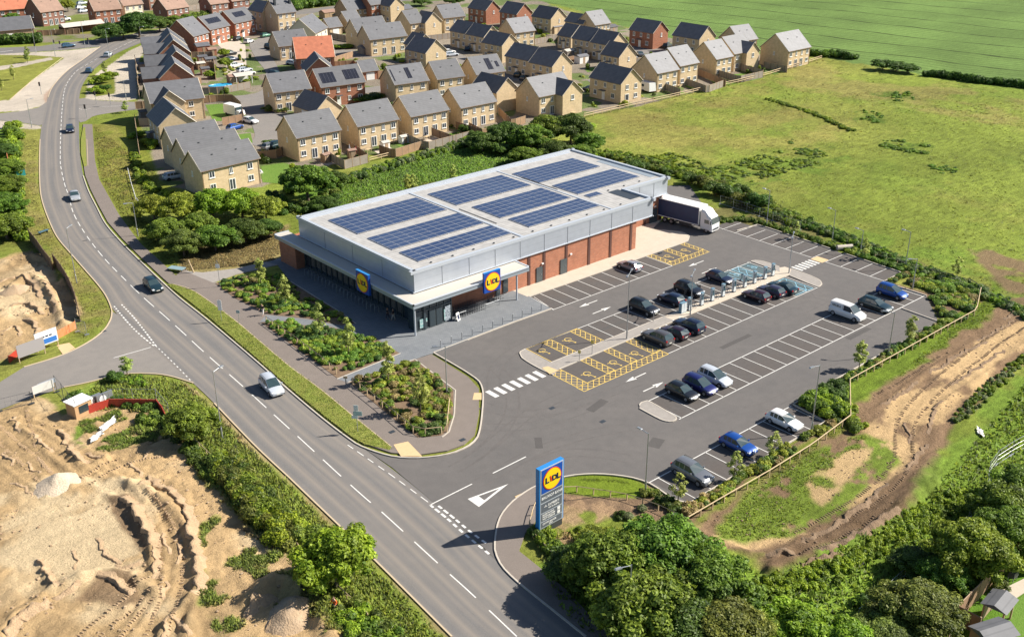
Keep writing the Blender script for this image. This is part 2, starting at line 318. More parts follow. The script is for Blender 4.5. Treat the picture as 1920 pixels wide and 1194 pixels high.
# estate ground
zone(S('255,130 300,70 420,35 540,10 700,-20 960,-20 1060,20 1230,68 1430,95 1520,112 1400,148 1190,200 1100,215 960,240 860,262 700,290 540,330 490,350 370,362 300,350 262,230'), (.235, .20, .155), 1, 1, 1, h=.0, grass=0)
zone(S('255,130 300,70 420,35 540,10 700,-20 960,-20 1060,20 1230,68 1430,95 1520,112 1400,148 1190,200 1100,215 960,240 860,262 700,290 540,330 490,350 370,362 300,350 262,230'), (.10, .16, .03), .5, 1, .8, patch=(7, .50, .06))
zone(S('-60,-30 700,-60 700,0 560,15 330,48 226,66 120,78 -60,88'), (.22, .19, .14), 2, 1, 1, h=0, grass=0)
zone(S('-60,-30 700,-60 700,0 560,15 330,48 226,66 120,78 -60,88'), (.13, .17, .03), 1, 1, .9, patch=(16, .46, .1))
zone(S('110,66 226,62 327,46 327,36 240,52 110,60'), VERGE, 1, .5); zone(S('590,20 700,5 700,-4 560,12'), VERGE, 1, .5); zone(S('540,38 700,18 690,28 560,48'), VERGE, 1, .5)
# west of the main road: green, paving, verges
zone(S('-60,104 60,103 115,106 62,150 18,188 -60,192'), (.215, .225, .045), .6, .5, 1, h=0)
zone(S('-60,134 30,120 95,108 100,112 35,126 -60,142'), PAVE*1.3, .4, .1, 1, h=0, grass=0)
zone(S('-60,103 75,98 126,95 188,89 120,110 118,108 62,104'), PAVE*1.35, .4, .1, 1, h=0, grass=0)
zone(S('188,89 120,110 62,150 18,188 -60,192 -60,213 45,208 83,197 94,183 104,161 130,133 163,108'), PAVE*1.35, .3, .1, 1, h=0, grass=0)
zone(S('100,161 126,133 161,108 188,89 170,105 112,150 82,178 85,198'), (.36, .22, .15), .5, .2, .6, h=0, grass=0)
zone(S('-60,226 0,226 75,236 80,240 60,243 40,241 -60,245'), PAVE*1.25, .3, .1, 1, h=0, grass=0)
zone(S('-60,245 40,243 78,243 74,300 75,350 80,380 93,416 108,446 133,476 161,508 140,520 100,470 60,440 -60,440'), VERGE*1.15, 1, .8, 1, h=0)
zone(S('-60,245 40,243 42,300 45,440 -60,440'), LUSH, 1, 1, 1)
zone(S('45,300 74,300 93,416 161,508 200,559 210,584 200,612 160,640 100,600 60,470 44,420'), (.24, .21, .07), 1.5, 1, .8, patch=(3, .35, .3), h=0)
# construction site
SITE1 = S('-80,500 30,478 62,468 95,500 130,540 150,590 128,625 60,640 20,675 -80,710')
SITE2 = S('-80,800 0,768 60,748 120,776 170,760 240,768 300,774 330,800 345,850 400,905 440,960 500,1010 560,1075 600,1130 640,1194 700,1290 -200,1290')
zone(S('140,740 200,704 251,700 309,703 362,718 402,756 478,835 541,894 615,965 686,1033 847,1193 920,1290 640,1290 600,1180 520,1060 420,950 340,860 330,780 240,770 130,775'), (.17, .225, .035), 1, 1, 1)
zone(S('340,712 402,752 478,829 541,888 615,958 686,1026 847,1186 900,1250 930,1280 847,1205 686,1045 615,977 541,905 478,847 402,768 350,728'), (.32, .235, .13), .8, .6, .85, h=0)
for z_ in (SITE1, SITE2):
    zone(z_, SAND, .9, 1.3, 1, grass=0, r=1); zone(z_, PALE, 2, 1, .75, patch=(7, .48, .2)); zone(z_, SAND*.62, 1, 1, .55, patch=(3.2, .56, .12))
zone(S('-40,960 60,900 200,905 280,960 300,1010 260,1050 140,1110 100,1110 -40,1080'), PALE*1.02, 1.5, 1.6, .9, patch=(5, .3, .2), h=0, r=.2)
zone(S('205,935 245,925 270,960 283,1020 300,1030 262,1035 230,1000'), BROWN*1.1, .6, .4, .9)
zone(S('180,1085 240,1075 260,1110 300,1125 230,1140 150,1120'), BROWN*1.2, .8, .8, .8)
zone(S('380,985 440,960 500,1010 600,1130 640,1194 700,1290 560,1290 430,1194 385,1110'), LUSH*1.2, 1, 1.5, .9, patch=(2.5, .47, .1), grass=1)
zone(S('145,800 215,770 300,765 345,800 300,830 200,842 140,835'), LUSH*1.15, .8, 1, .95, patch=(2, .45, .12), grass=1)
zone(S('480,1060 560,1110 620,1194 460,1194'), SAND*.95, 1, 1, .8, patch=(3, .4, .1), grass=.1)
# planting and haul track east of the store
zone(S('1640,520 1740,548 1840,545 1850,575 1760,640 1700,668 1600,730 1560,770 1595,790 1560,800 1490,838 1290,985 1020,940 1050,895 1215,905 1292,944 1470,842 1550,792 1487,759 1560,716 1760,604 1737,555 1656,529'), (.20, .135, .085), .6, .5, 1, grass=.2, h=0)
zone(S('1345,423 1440,428 1557,467 1600,470 1700,505 1760,530 1840,540 1900,556 1700,480 1560,430 1400,385 1330,390'), (.15, .135, .05), 1, 1, .9, patch=(3, .25, .2))
zone(S('1560,735 1640,660 1850,560 1870,520 1880,560 1868,590 1760,660 1640,735 1600,760'), (.13, .19, .02), .6, .6, 1, grass=1)
TRK = S('1600,760 1640,735 1760,660 1868,590 1875,560 1930,556 1990,600 1960,640 1850,740 1760,850 1740,880 1690,940 1600,1010 1500,1060 1440,1080 1430,1040 1320,1020 1280,990 1370,940 1480,870 1600,800')
zone(TRK, BROWN*1.25, 1, 1.2, 1, grass=0, r=.7)
zone(S('1660,770 1760,690 1930,590 1990,610 1880,680 1790,770 1720,840 1690,880 1640,930 1500,1010 1420,1030 1330,1015 1340,1005 1480,985 1600,930 1640,860 1610,800'), SAND*1.08, .8, 1., 1, patch=(3.4, .26, .12), r=.5)
zone(S('1340,985 1400,925 1520,848 1620,812 1665,828 1690,868 1640,905 1560,965 1480,1005 1400,1018 1350,1010'), (.155, .215, .03), .8, .8, 1, patch=(2.0, .30, .1), grass=1, r=0)
zone(S('1500,905 1590,850 1625,845 1600,900 1540,945'), SAND*1.1, .6, .8, .95, patch=(2.5, .25, .2), grass=0)
zone(S('1440,1030 1560,1000 1690,890 1760,880 1750,930 1620,1040 1500,1075 1440,1080'), BROWN, .8, .8, .95, r=1.2, h=.25)
zone(S('1830,470 1860,470 1960,500 1960,560 1900,548 1850,510'), BROWN*1.1, 1.5, 1.5, .9, patch=(3, .3, .2), grass=.2)
zone(S('1640,470 1740,500 1850,545 1930,570 1930,590 1860,570 1700,515 1560,455'), LUSH*1.05, 1, .8, .7)
zone(S('1880,560 1990,610 1960,560'), BROWN, 1, 1, .8)
zone(S('1860,740 1990,650 1990,1000 1700,980 1740,900'), LUSH*1.1, 1.5, 1.5, .85)
zone(S('1280,1030 1440,1085 1600,1020 1760,930 1900,960 1990,1290 1100,1290 1000,1060 1020,1010 1060,1000'), LUSH*1.25, 1, 1, .9, h=0)
zone(S('1050,880 1110,890 1180,897 1215,910 1225,930 1190,935 1060,925'), (.155, .215, .02), .3, .2, 1, h=0)
zone(S('1000,980 1060,930 1200,945 1100,985 1080,1030 1020,1045'), (.36, .24, .14), .6, .6, .9, patch=(1.6, .35, .2), h=0)
zone(S('1830,1120 1990,1000 2100,1290 1760,1290'), LAWN*1.05, .3, .1, 1, h=0, grass=0)
# verges east of the main road
zone(S('173,234 260,225 300,340 370,365 300,380 262,400 300,450 330,500 345,505 300,490 250,440 223,403 186,337'), (.17, .19, .03), 1, .8, 1, h=0)
zone(S('173,234 215,232 250,300 262,400 240,420 186,337'), DRYG, 1.5, 1, .6, patch=(4, .4, .2))
zone(S('330,518 345,470 420,440 540,420 540,490 500,498 400,530'), (.27, .215, .09), .6, .6, .9, h=0)
zone(S('175,140 216,140 217,176 176,180'), (.20, .20, .04), .3, .2, 1, h=0)
zone(S('160,187 165,155 185,135 212,118 240,97 290,74 262,110 255,150 258,186 235,190'), PAVE*1.3, .3, .1, .95, h=0, grass=0)
zone(S('176,142 214,140 216,176 178,181'), (.16, .18, .03), .3, .2, 1, h=0)
# berms, cut edges and wheel ruts of the site
def ridge(line, w, h, cut=0., seed=1):
    P = np.array(line); m = (gx > P[:, 0].min()-8) & (gx < P[:, 0].max()+8) & (gy > P[:, 1].min()-8) & (gy < P[:, 1].max()+8)
    X, Y = gx[m], gy[m]; d, s, L = ldist(X, Y, line); wv = .4+1.2*noise(X, Y, 1.3, seed, 3)
    w *= .62; ht[m] += .62*h*wv*np.exp(-(d/w)**2)+cut*np.where(s > 0, np.exp(-d/2.5), 0)*sst((d+.1)/.3)*wv
for l_, w_, h_ in (('215,900 300,935 345,985 365,1040 368,1110 355,1194', 1.1, .9), ('205,930 235,945 262,985 283,1030 285,1060', .8, .7), ('0,1194 20,1160 60,1130 110,1100 150,1085', 1., .7), ('150,1085 190,1070 240,1080 290,1110', .8, .8),
                   ('300,1194 330,1150 360,1120', .7, .6), ('70,1050 100,1105', .35, .35), ('20,790 60,820 110,870 160,900', .5, .35), ('130,850 160,880 200,860', .9, .7), ('0,870 40,900 90,930', .4, .3), ('80,900 120,905 150,925', .8, .6),
                   ('470,1130 520,1090 580,1120 620,1194', 1.6, 1.5), ('20,540 60,520 100,560 120,610', 1.1, 1.), ('0,600 40,590 70,610', .8, .6), ('60,480 110,500 120,530', .9, .8),
                   ('1450,1070 1520,1050 1620,1010 1690,950 1740,900', 1.2, .9), ('1290,985 1400,1035 1440,1045', .6, .3), ('1760,760 1850,700 1930,640', .6, .4), ('1640,770 1720,710 1830,640', .5, .35)):
    ridge(smooth(S(l_), 1), w_, h_, seed=len(l_))
m = rut > .02
tr = smooth(S('170,1290 250,1194 300,1110 310,1030 285,960 230,900 150,850 60,800 -40,790'), 1.5); d, s, L = ldist(gx[m], gy[m], tr)
ht[m] += rut[m]*np.exp(-(d/4.5)**2)*(.05*np.sin(d*s*5.2+2.5*noise(gx[m], gy[m], 2, 4))+.06*np.abs(np.sin(d*s*3.1+noise(gx[m], gy[m], 4, 9)*3))**6*1.5+.045*np.sin(L*6.)*((np.abs(d-1.5) < .6) | (np.abs(d-3.4) < .4)))
tr = smooth(S('-100,1150 60,1010 200,960 260,900 300,830 380,850'), 1.5); d, s, L = ldist(gx[m], gy[m], tr); ht[m] += rut[m]*np.exp(-(d/5)**2)*(.03*np.sin(d*s*4.6)+.07*np.abs(np.sin(d*s*2.3+noise(gx[m], gy[m], 4, 19)*3))**7)
tr = smooth(S('1990,600 1850,680 1740,780 1690,880 1600,950 1480,1010 1340,1010'), 1.5); d, s, L = ldist(gx[m], gy[m], tr); tk = rut[m]*np.exp(-(d/4)**2)*.09*np.sin(d*s*4.+noise(gx[m], gy[m], 3, 8)); ht[m] += tk
ht[m] += rut[m]*(.30*(noise(gx[m], gy[m], 6, 40, 4)-.5)+.20*(noise(gx[m], gy[m], 1.3, 44, 2)-.5)+.13*(noise(gx[m], gy[m], .55, 46, 1)-.5)-.16*np.clip(.08-np.abs(noise(gx[m], gy[m], 3.5, 50, 3)-.5), 0, 1)/.08)
# flat and sunk under everything paved
ALLPAV = [ML+MR[::-1], CARPARK, SIDEROAD, LEFTROAD, CROSSROAD]+estroads
FOOT = S('156,234 153,262 155,299 160,330 170,356 185,386 202,417 229,448 262,481 304,521 340,553 392,594 480,670 543,726 609,780 658,818 684,833 735,850 790,853 838,846 870,834 890,816 898,776 898,730 878,708 809,665 776,676 751,664 667,608 545,529 400,531 345,505 330,518 300,490 266,460 250,440 223,403 186,337 178,300 173,234')
for P_ in ALLPAV+[FOOT, S('813,662 545,520 520,480 600,440 1250,360 1250,420 1290,470 960,606')]:
    P = np.array(P_); m = (gx > P[:, 0].min()-2) & (gx < P[:, 0].max()+2) & (gy > P[:, 1].min()-2) & (gy < P[:, 1].max()+2)
    d = sdist(gx[m], gy[m], P_); k = sst((d-.1)/1.6); ht[m] = np.minimum(ht[m]*k, np.where(d < .5, -.04, 9)); gr[m] = gr[m]*(d > .6)
m = (gx > 330) | (gy > 330); ht[m] *= .3
nx, ny = len(xs), len(ys); I = np.arange(N_).reshape(nx, ny); F = np.stack([I[:-1, :-1], I[1:, :-1], I[1:, 1:], I[:-1, 1:]], -1).reshape(-1, 4)
# fine colour: mottling of the vegetation and earth themselves
mt = (.82+.36*n4)[:, None]; mt2 = (.8+.4*n2)[:, None]; col *= np.where(gr[:, None] > .4, mt2*mt, .92+.16*n4[:, None]); col = np.clip(col, .01, .85)
mg = bpy.data.materials.new('ground_surface'); mg.use_nodes = True; t = mg.node_tree; b = t.nodes['Principled BSDF']; b.inputs['Roughness'].default_value = .95; b.inputs['Specular IOR Level'].default_value = .15
at = t.nodes.new('ShaderNodeAttribute'); at.attribute_name = 'base'; a2 = t.nodes.new('ShaderNodeAttribute'); a2.attribute_name = 'mask'
geo = t.nodes.new('ShaderNodeNewGeometry'); sepm = t.nodes.new('ShaderNodeSeparateColor'); t.links.new(a2.outputs['Color'], sepm.inputs[0])
na = t.nodes.new('ShaderNodeTexNoise'); na.inputs['Scale'].default_value = 2.2; na.inputs['Detail'].default_value = 8; na.inputs['Roughness'].default_value = .7; t.links.new(geo.outputs['Position'], na.inputs['Vector'])
mp = t.nodes.new('ShaderNodeMapping'); mp.inputs['Rotation'].default_value = (0, 0, R(-46)); mp.inputs['Scale'].default_value = (.35, 1.6, 1); t.links.new(geo.outputs['Position'], mp.inputs[0])
nb = t.nodes.new('ShaderNodeTexNoise'); nb.inputs['Scale'].default_value = 1.0; nb.inputs['Detail'].default_value = 6; t.links.new(mp.outputs[0], nb.inputs['Vector'])
ma = t.nodes.new('ShaderNodeMapRange'); ma.inputs[1].default_value = .3; ma.inputs[2].default_value = .7; ma.inputs[3].default_value = .74; ma.inputs[4].default_value = 1.26; t.links.new(na.outputs[0], ma.inputs[0])
mb_ = t.nodes.new('ShaderNodeMapRange'); mb_.inputs[1].default_value = .3; mb_.inputs[2].default_value = .7; mb_.inputs[3].default_value = .75; mb_.inputs[4].default_value = 1.25; t.links.new(nb.outputs[0], mb_.inputs[0])
mu = t.nodes.new('ShaderNodeMath'); mu.operation = 'MULTIPLY'; t.links.new(ma.outputs[0], mu.inputs[0]); t.links.new(mb_.outputs[0], mu.inputs[1])
m1 = t.nodes.new('ShaderNodeMix'); m1.data_type = 'FLOAT'; m1.inputs[2].default_value = 1.; t.links.new(mu.outputs[0], m1.inputs[3]); mm = t.nodes.new('ShaderNodeMath'); mm.operation = 'MULTIPLY_ADD'; mm.inputs[1].default_value = .65; mm.inputs[2].default_value = .35; t.links.new(sepm.outputs[0], mm.inputs[0]); t.links.new(mm.outputs[0], m1.inputs[0])
# tramlines of the crop
wv = t.nodes.new('ShaderNodeMapping'); _a, _b = G(1440, 53), G(1920, 110); wv.inputs['Rotation'].default_value = (0, 0, math.pi/2-math.atan2(_b[1]-_a[1], _b[0]-_a[0])); t.links.new(geo.outputs['Position'], wv.inputs[0]); sp_ = t.nodes.new('ShaderNodeSeparateXYZ'); t.links.new(wv.outputs[0], sp_.inputs[0])
nw = t.nodes.new('ShaderNodeTexNoise'); nw.inputs['Scale'].default_value = .02; nw.inputs['Detail'].default_value = 2; t.links.new(geo.outputs['Position'], nw.inputs['Vector'])
ad = t.nodes.new('ShaderNodeMath'); ad.operation = 'MULTIPLY_ADD'; ad.inputs[1].default_value = 14; t.links.new(nw.outputs[0], ad.inputs[0]); t.links.new(sp_.outputs[0], ad.inputs[2])
md = t.nodes.new('ShaderNodeMath'); md.operation = 'PINGPONG'; md.inputs[1].default_value = 9.; t.links.new(ad.outputs[0], md.inputs[0])
lt = t.nodes.new('ShaderNodeMath'); lt.operation = 'LESS_THAN'; lt.inputs[1].default_value = .8; t.links.new(md.outputs[0], lt.inputs[0])
nv = t.nodes.new('ShaderNodeTexNoise'); nv.inputs['Scale'].default_value = .12; t.links.new(geo.outputs['Position'], nv.inputs['Vector']); nr = t.nodes.new('ShaderNodeMapRange'); nr.inputs[1].default_value = .4; nr.inputs[2].default_value = .6; nr.inputs[3].default_value = .35; nr.inputs[4].default_value = .9; t.links.new(nv.outputs[0], nr.inputs[0])
lm = t.nodes.new('ShaderNodeMath'); lm.operation = 'MULTIPLY'; t.links.new(lt.outputs[0], lm.inputs[0]); t.links.new(nr.outputs[0], lm.inputs[1]); l2 = t.nodes.new('ShaderNodeMath'); l2.operation = 'MULTIPLY'; t.links.new(lm.outputs[0], l2.inputs[0]); t.links.new(sepm.outputs[2], l2.inputs[1])
f2 = t.nodes.new('ShaderNodeMath'); f2.operation = 'PINGPONG'; f2.inputs[1].default_value = 1.5; t.links.new(ad.outputs[0], f2.inputs[0]); f3 = t.nodes.new('ShaderNodeMath'); f3.operation = 'MULTIPLY_ADD'; f3.inputs[1].default_value = .16; f3.inputs[2].default_value = .88; t.links.new(f2.outputs[0], f3.inputs[0])
f4 = t.nodes.new('ShaderNodeMix'); f4.data_type = 'FLOAT'; t.links.new(sepm.outputs[2], f4.inputs[0]); f4.inputs[2].default_value = 1.; t.links.new(f3.outputs[0], f4.inputs[3]); f5 = t.nodes.new('ShaderNodeMath'); f5.operation = 'MULTIPLY'; n7 = t.nodes.new('ShaderNodeTexNoise'); n7.inputs['Scale'].default_value = .035; n7.inputs['Detail'].default_value = 5; t.links.new(geo.outputs['Position'], n7.inputs['Vector']); r7 = t.nodes.new('ShaderNodeMapRange'); r7.inputs[1].default_value = .35; r7.inputs[2].default_value = .65; r7.inputs[3].default_value = .84; r7.inputs[4].default_value = 1.18; t.links.new(n7.outputs[0], r7.inputs[0]); f6 = t.nodes.new('ShaderNodeMath'); f6.operation = 'MULTIPLY'; t.links.new(m1.outputs[0], f6.inputs[0]); t.links.new(r7.outputs[0], f6.inputs[1]); t.links.new(f6.outputs[0], f5.inputs[0]); t.links.new(f4.outputs[0], f5.inputs[1])
sc_ = t.nodes.new('ShaderNodeVectorMath'); sc_.operation = 'SCALE'; t.links.new(at.outputs['Color'], sc_.inputs[0]); t.links.new(f5.outputs[0], sc_.inputs['Scale'])
mxl = t.nodes.new('ShaderNodeMixRGB'); mxl.inputs[2].default_value = (.04, .06, .015, 1); t.links.new(l2.outputs[0], mxl.inputs[0]); t.links.new(sc_.outputs[0], mxl.inputs[1]); t.links.new(mxl.outputs[0], b.inputs['Base Color'])
bp = t.nodes.new('ShaderNodeBump'); bp.inputs['Strength'].default_value = .8; bp.inputs['Distance'].default_value = .35; na.inputs['Roughness'].default_value = .78; nrg = t.nodes.new('ShaderNodeTexNoise'); nrg.noise_type = 'RIDGED_MULTIFRACTAL'; nrg.inputs['Scale'].default_value = .9; nrg.inputs['Detail'].default_value = 6; t.links.new(mp.outputs[0], nrg.inputs['Vector']); mrg = t.nodes.new('ShaderNodeMath'); mrg.operation = 'MULTIPLY'; t.links.new(nrg.outputs[0], mrg.inputs[0]); t.links.new(sepm.outputs[1], mrg.inputs[1]); mrh = t.nodes.new('ShaderNodeMath'); mrh.operation = 'MULTIPLY_ADD'; mrh.inputs[1].default_value = .35; t.links.new(mrg.outputs[0], mrh.inputs[0]); t.links.new(na.outputs[0], mrh.inputs[2]); t.links.new(mrh.outputs[0], bp.inputs['Height']); t.links.new(bp.outputs[0], b.inputs['Normal'])
cropm = np.zeros(N_); cropm[sdist(gx, gy, S('1000,4 1060,12 1130,38 1200,62 1340,88 1420,98 1520,104 1650,128 1780,148 1960,172 2200,-60 2100,-140 900,-140 940,-40')) < -2] = 1
me = npmesh('ground', np.c_[gx, gy, ht], F, mg, {'base': col, 'mask': np.c_[gr, rut, cropm]}, smooth_=True)
tag(link('ground', me), kind='structure')
FX, FY, FH, FG = xs, ys, ht.reshape(nx, ny), gr.reshape(nx, ny)
def H(x, y):
    i = np.clip(np.searchsorted(FX, x)-1, 0, nx-2); j = np.clip(np.searchsorted(FY, y)-1, 0, ny-2)
    u = (x-FX[i])/(FX[i+1]-FX[i]); v = (y-FY[j])/(FY[j+1]-FY[j])
    return (FH[i, j]*(1-u)+FH[i+1, j]*u)*(1-v)+(FH[i, j+1]*(1-u)+FH[i+1, j+1]*u)*v
# ---------------------------------------------------------------- asphalt
def asphalt(name, base, hi, lo):
    m = mat(name, base, .88, spec=.25, noise_=[(.12, .55, hi), (.9, .35, lo), ((.5, .5, .5), .2, hi)], bump=(28, .25)); t = m.node_tree; b = t.nodes['Principled BSDF']
    src = b.inputs['Base Color'].links[0].from_socket; n = t.nodes.new('ShaderNodeTexNoise'); n.inputs['Scale'].default_value = 9; n.inputs['Detail'].default_value = 2; n.inputs['Roughness'].default_value = .8
    tc = t.nodes.new('ShaderNodeNewGeometry'); t.links.new(tc.outputs['Position'], n.inputs['Vector']); r = t.nodes.new('ShaderNodeMapRange'); r.inputs[1].default_value = .3; r.inputs[2].default_value = .7; r.inputs[3].default_value = .86; r.inputs[4].default_value = 1.14; t.links.new(n.outputs[0], r.inputs[0])
    v = t.nodes.new('ShaderNodeVectorMath'); v.operation = 'SCALE'; t.links.new(src, v.inputs[0]); t.links.new(r.outputs[0], v.inputs['Scale']); t.links.new(v.outputs[0], b.inputs['Base Color']); return m
M['asph'] = asphalt('car_park_asphalt', (.124, .117, .113), (.160, .147, .138), (.098, .093, .091))
M['asph2'] = asphalt('old_asphalt', (.21, .195, .18), (.26, .235, .21), (.17, .16, .15))
M['tyrem'] = mat('rubbered_asphalt', (.098, .090, .086), .8, noise_=[(1.5, .8, (.125, .113, .105))])
M['foot'] = asphalt('footway_asphalt', (.19, .162, .142), (.225, .19, .168), (.16, .137, .12))
mr_ = asphalt('main_road_asphalt', (.155, .150, .147), (.180, .171, .164), (.133, .130, .129)); M['road'] = mr_
t = mr_.node_tree; b = t.nodes['Principled BSDF']; src = b.inputs['Base Color'].links[0].from_socket
uv = t.nodes.new('ShaderNodeAttribute'); uv.attribute_name = 'lane'; su = t.nodes.new('ShaderNodeSeparateColor'); t.links.new(uv.outputs['Color'], su.inputs[0])
cb = t.nodes.new('ShaderNodeCombineXYZ'); t.links.new(su.outputs[0], cb.inputs[0]); t.links.new(su.outputs[1], cb.inputs[1]); mp = t.nodes.new('ShaderNodeMapping'); mp.inputs['Scale'].default_value = (11, 3.5, 1); t.links.new(cb.outputs[0], mp.inputs[0])
n = t.nodes.new('ShaderNodeTexNoise'); n.inputs['Scale'].default_value = 1; n.inputs['Detail'].default_value = 3; t.links.new(mp.outputs[0], n.inputs['Vector'])
r = t.nodes.new('ShaderNodeMapRange'); r.inputs[1].default_value = .42; r.inputs[2].default_value = .62; t.links.new(n.outputs[0], r.inputs[0]); r.inputs[4].default_value = .35
wt = t.nodes.new('ShaderNodeMapRange'); wt.inputs[3].default_value = 0; wt.inputs[4].default_value = .65; t.links.new(su.outputs[2], wt.inputs[0])
mxx = t.nodes.new('ShaderNodeMath'); mxx.operation = 'MAXIMUM'; t.links.new(r.outputs[0], mxx.inputs[0]); t.links.new(wt.outputs[0], mxx.inputs[1])
mx = t.nodes.new('ShaderNodeMixRGB'); mx.inputs[2].default_value = (.275, .238, .20, 1); t.links.new(mxx.outputs[0], mx.inputs[0]); t.links.new(src, mx.inputs[1]); t.links.new(mx.outputs[0], b.inputs['Base Color'])
A_ = resamp(smooth(ML, 1), n=420); 
# match the far edge by nearest point across the carriageway
B_ = resamp(smooth(MR, 1), n=1600); idx = np.maximum.accumulate(np.array([np.argmin(np.hypot(*(B_-a).T)) for a in A_])); Bm = B_[idx]
for _ in range(30): Bm[1:-1] = (Bm[:-2]+Bm[1:-1]*2+Bm[2:])/4
K = 24; us = np.linspace(0, 1, K); V = (A_[:, None, :]*(1-us[None, :, None])+Bm[:, None, :]*us[None, :, None]); L = np.r_[0, np.cumsum(np.hypot(*np.diff(A_, axis=0).T))]
V3 = np.c_[V.reshape(-1, 2), np.full(420*K, .012)]; I = np.arange(420*K).reshape(420, K); F = np.stack([I[:-1, :-1], I[:-1, 1:], I[1:, 1:], I[1:, :-1]], -1).reshape(-1, 4)
uu = np.tile(us, 420); wear = np.exp(-((uu-.40)/.035)**2)+np.exp(-((uu-.17)/.04)**2)+np.exp(-((uu-.62)/.035)**2)+np.exp(-((uu-.86)/.04)**2)+.8*np.exp(-(uu/.03)**2)
tag(link('main_road', npmesh('main_road', V3, F, mr_, {'lane': np.c_[uu, np.repeat(L/10, K)/10, np.clip(wear, 0, 1)]})), kind='structure')
MID = lambda f: (A_*(1-f)+Bm*f)
def sheet(name, poly, z, m, kind='structure'):
    mb = MB(); mb.prism(poly, z, z, m=0); o = mb.build(name, m); return tag(o, kind=kind) if kind else o
sheet('car_park_surface', CARPARK, .007, M['asph'])
sheet('site_access_road', SIDEROAD, .003, M['asph2']); sheet('side_road', LEFTROAD, .003, M['asph2']); sheet('crossing_road', CROSSROAD, .003, M['road'])
for i_, p_ in enumerate(estroads): sheet('estate_road', smooth(p_, 2, True), .004+.004*i_, M['asph2'])
# ---------------------------------------------------------------- pavements
M['paver'] = mat('blue_grey_block_paving', (.20, .215, .23), .85, spec=.25, noise_=[(3, .5, (.16, .175, .19)), (.4, .5, (.25, .26, .27))]); 
t = M['paver'].node_tree; b = t.nodes['Principled BSDF']; src = b.inputs['Base Color'].links[0].from_socket; tc = t.nodes.new('ShaderNodeTexCoord'); mp = t.nodes.new('ShaderNodeMapping'); mp.inputs['Rotation'].default_value = (0, 0, R(45)); t.links.new(tc.outputs['Object'], mp.inputs[0])
br = t.nodes.new('ShaderNodeTexBrick'); br.inputs['Scale'].default_value = 1; br.inputs['Brick Width'].default_value = .5; br.inputs['Row Height'].default_value = .25; br.inputs['Mortar Size'].default_value = .02; br.inputs['Color1'].default_value = (1, 1, 1, 1); br.inputs['Color2'].default_value = (.84, .84, .86, 1); br.inputs['Mortar'].default_value = (.62, .62, .62, 1); t.links.new(mp.outputs[0], br.inputs['Vector'])
mx = t.nodes.new('ShaderNodeMixRGB'); mx.blend_type = 'MULTIPLY'; mx.inputs[0].default_value = .8; t.links.new(src, mx.inputs[1]); t.links.new(br.outputs[0], mx.inputs[2]); t.links.new(mx.outputs[0], b.inputs['Base Color'])
M['cream'] = mat('cream_concrete_paving', (.50, .43, .345), .85, noise_=[(.7, .5, (.57, .50, .41)), (4, .35, (.42, .35, .28))])
M['flag'] = mat('grey_concrete_flags', (.30, .275, .25), .85, noise_=[(1.2, .6, (.36, .33, .30)), (5, .4, (.22, .20, .18))])
M['tact'] = mat('buff_tactile_paving', (.62, .44, .24), .85, noise_=[(4, .4, (.5, .36, .2))])
M['vgrass'] = mat('verge_grass', (.20, .245, .045), .95, spec=.15, noise_=[(.5, .7, (.27, .22, .07)), (4, .6, (.13, .19, .03)), (14, .5, (.3, .3, .08))], bump=(9, 1))
def slab(name, poly, z0, z1, m):
    mb = MB(); mb.prism(poly, z0, z1); return tag(mb.build(name, m), kind='structure')
slab('footway', FOOT, -.05, .115, M['foot'])
slab('footway', S('932,1045 928,1014 937,972 960,942 1004,912 1010,925 1012,960 1000,985 985,1000 973,1034 1007,1061 1060,1105 1150,1200 1220,1290 1170,1290 1099,1194 1049,1154 960,1082'), -.05, .115, M['foot'])
PLAZA = S('813,663 790,670 778,675 653,719 632,712 751,664 704,634 676,630 620,613 568,610 545,602 487,605 500,592 575,600 640,612 667,608 642,589 545,529 520,497 500,493')+[(74.0, 140.), (74, 105.6), (91.5, 105.6), (91.6, 102.4)]+S('991,556 1033,580 960,606')
slab('plaza', PLAZA, -.05, .122, M['paver'])
slab('link_path', S('345,509 399,531 440,516 528,496 500,492 440,505 380,512'), -.05, .118, M['flag'])
CRM = [(91.2, 105.8), (91.2, 102.6), (126.3, 102.4), (128.2, 103.6), (128.9, 105.6), (127.8, 107.6), (126.3, 110.0), (131.8, 112.5), (117.5, 112.5), (117.5, 105.8)]
slab('service_pavement', smooth(CRM[:4], 5)+CRM[4:], -.05, .10, M['cream'])
BED0 = S('404,533 452,519 528,518 545,531 642,591 664,608 640,611 575,598 500,590 440,560'); BED1 = S('490,606 545,603 568,612 631,617 676,632 702,636 748,664 632,710'); BED2 = S('778,677 812,702 850,735 849,779 839,809 827,818 784,822 756,801 656,719 664,712')
beds = (BED0, BED1, BED2)
for b_ in beds: slab('planting_bed', b_, .10, .15, M['soil'])
VERG = S('314,534 324,534 364,547 437,599 480,635 543,688 601,731 656,776 734,839 731,845 684,834 658,819 609,781 543,727 480,671 392,595 340,554')
slab('grass_verge', VERG, .10, .14, M['vgrass'])
slab('grass_verge', S('156,240 160,240 161,262 163,312 158,314 152,290 152,262'), .1, .14, M['vgrass'])
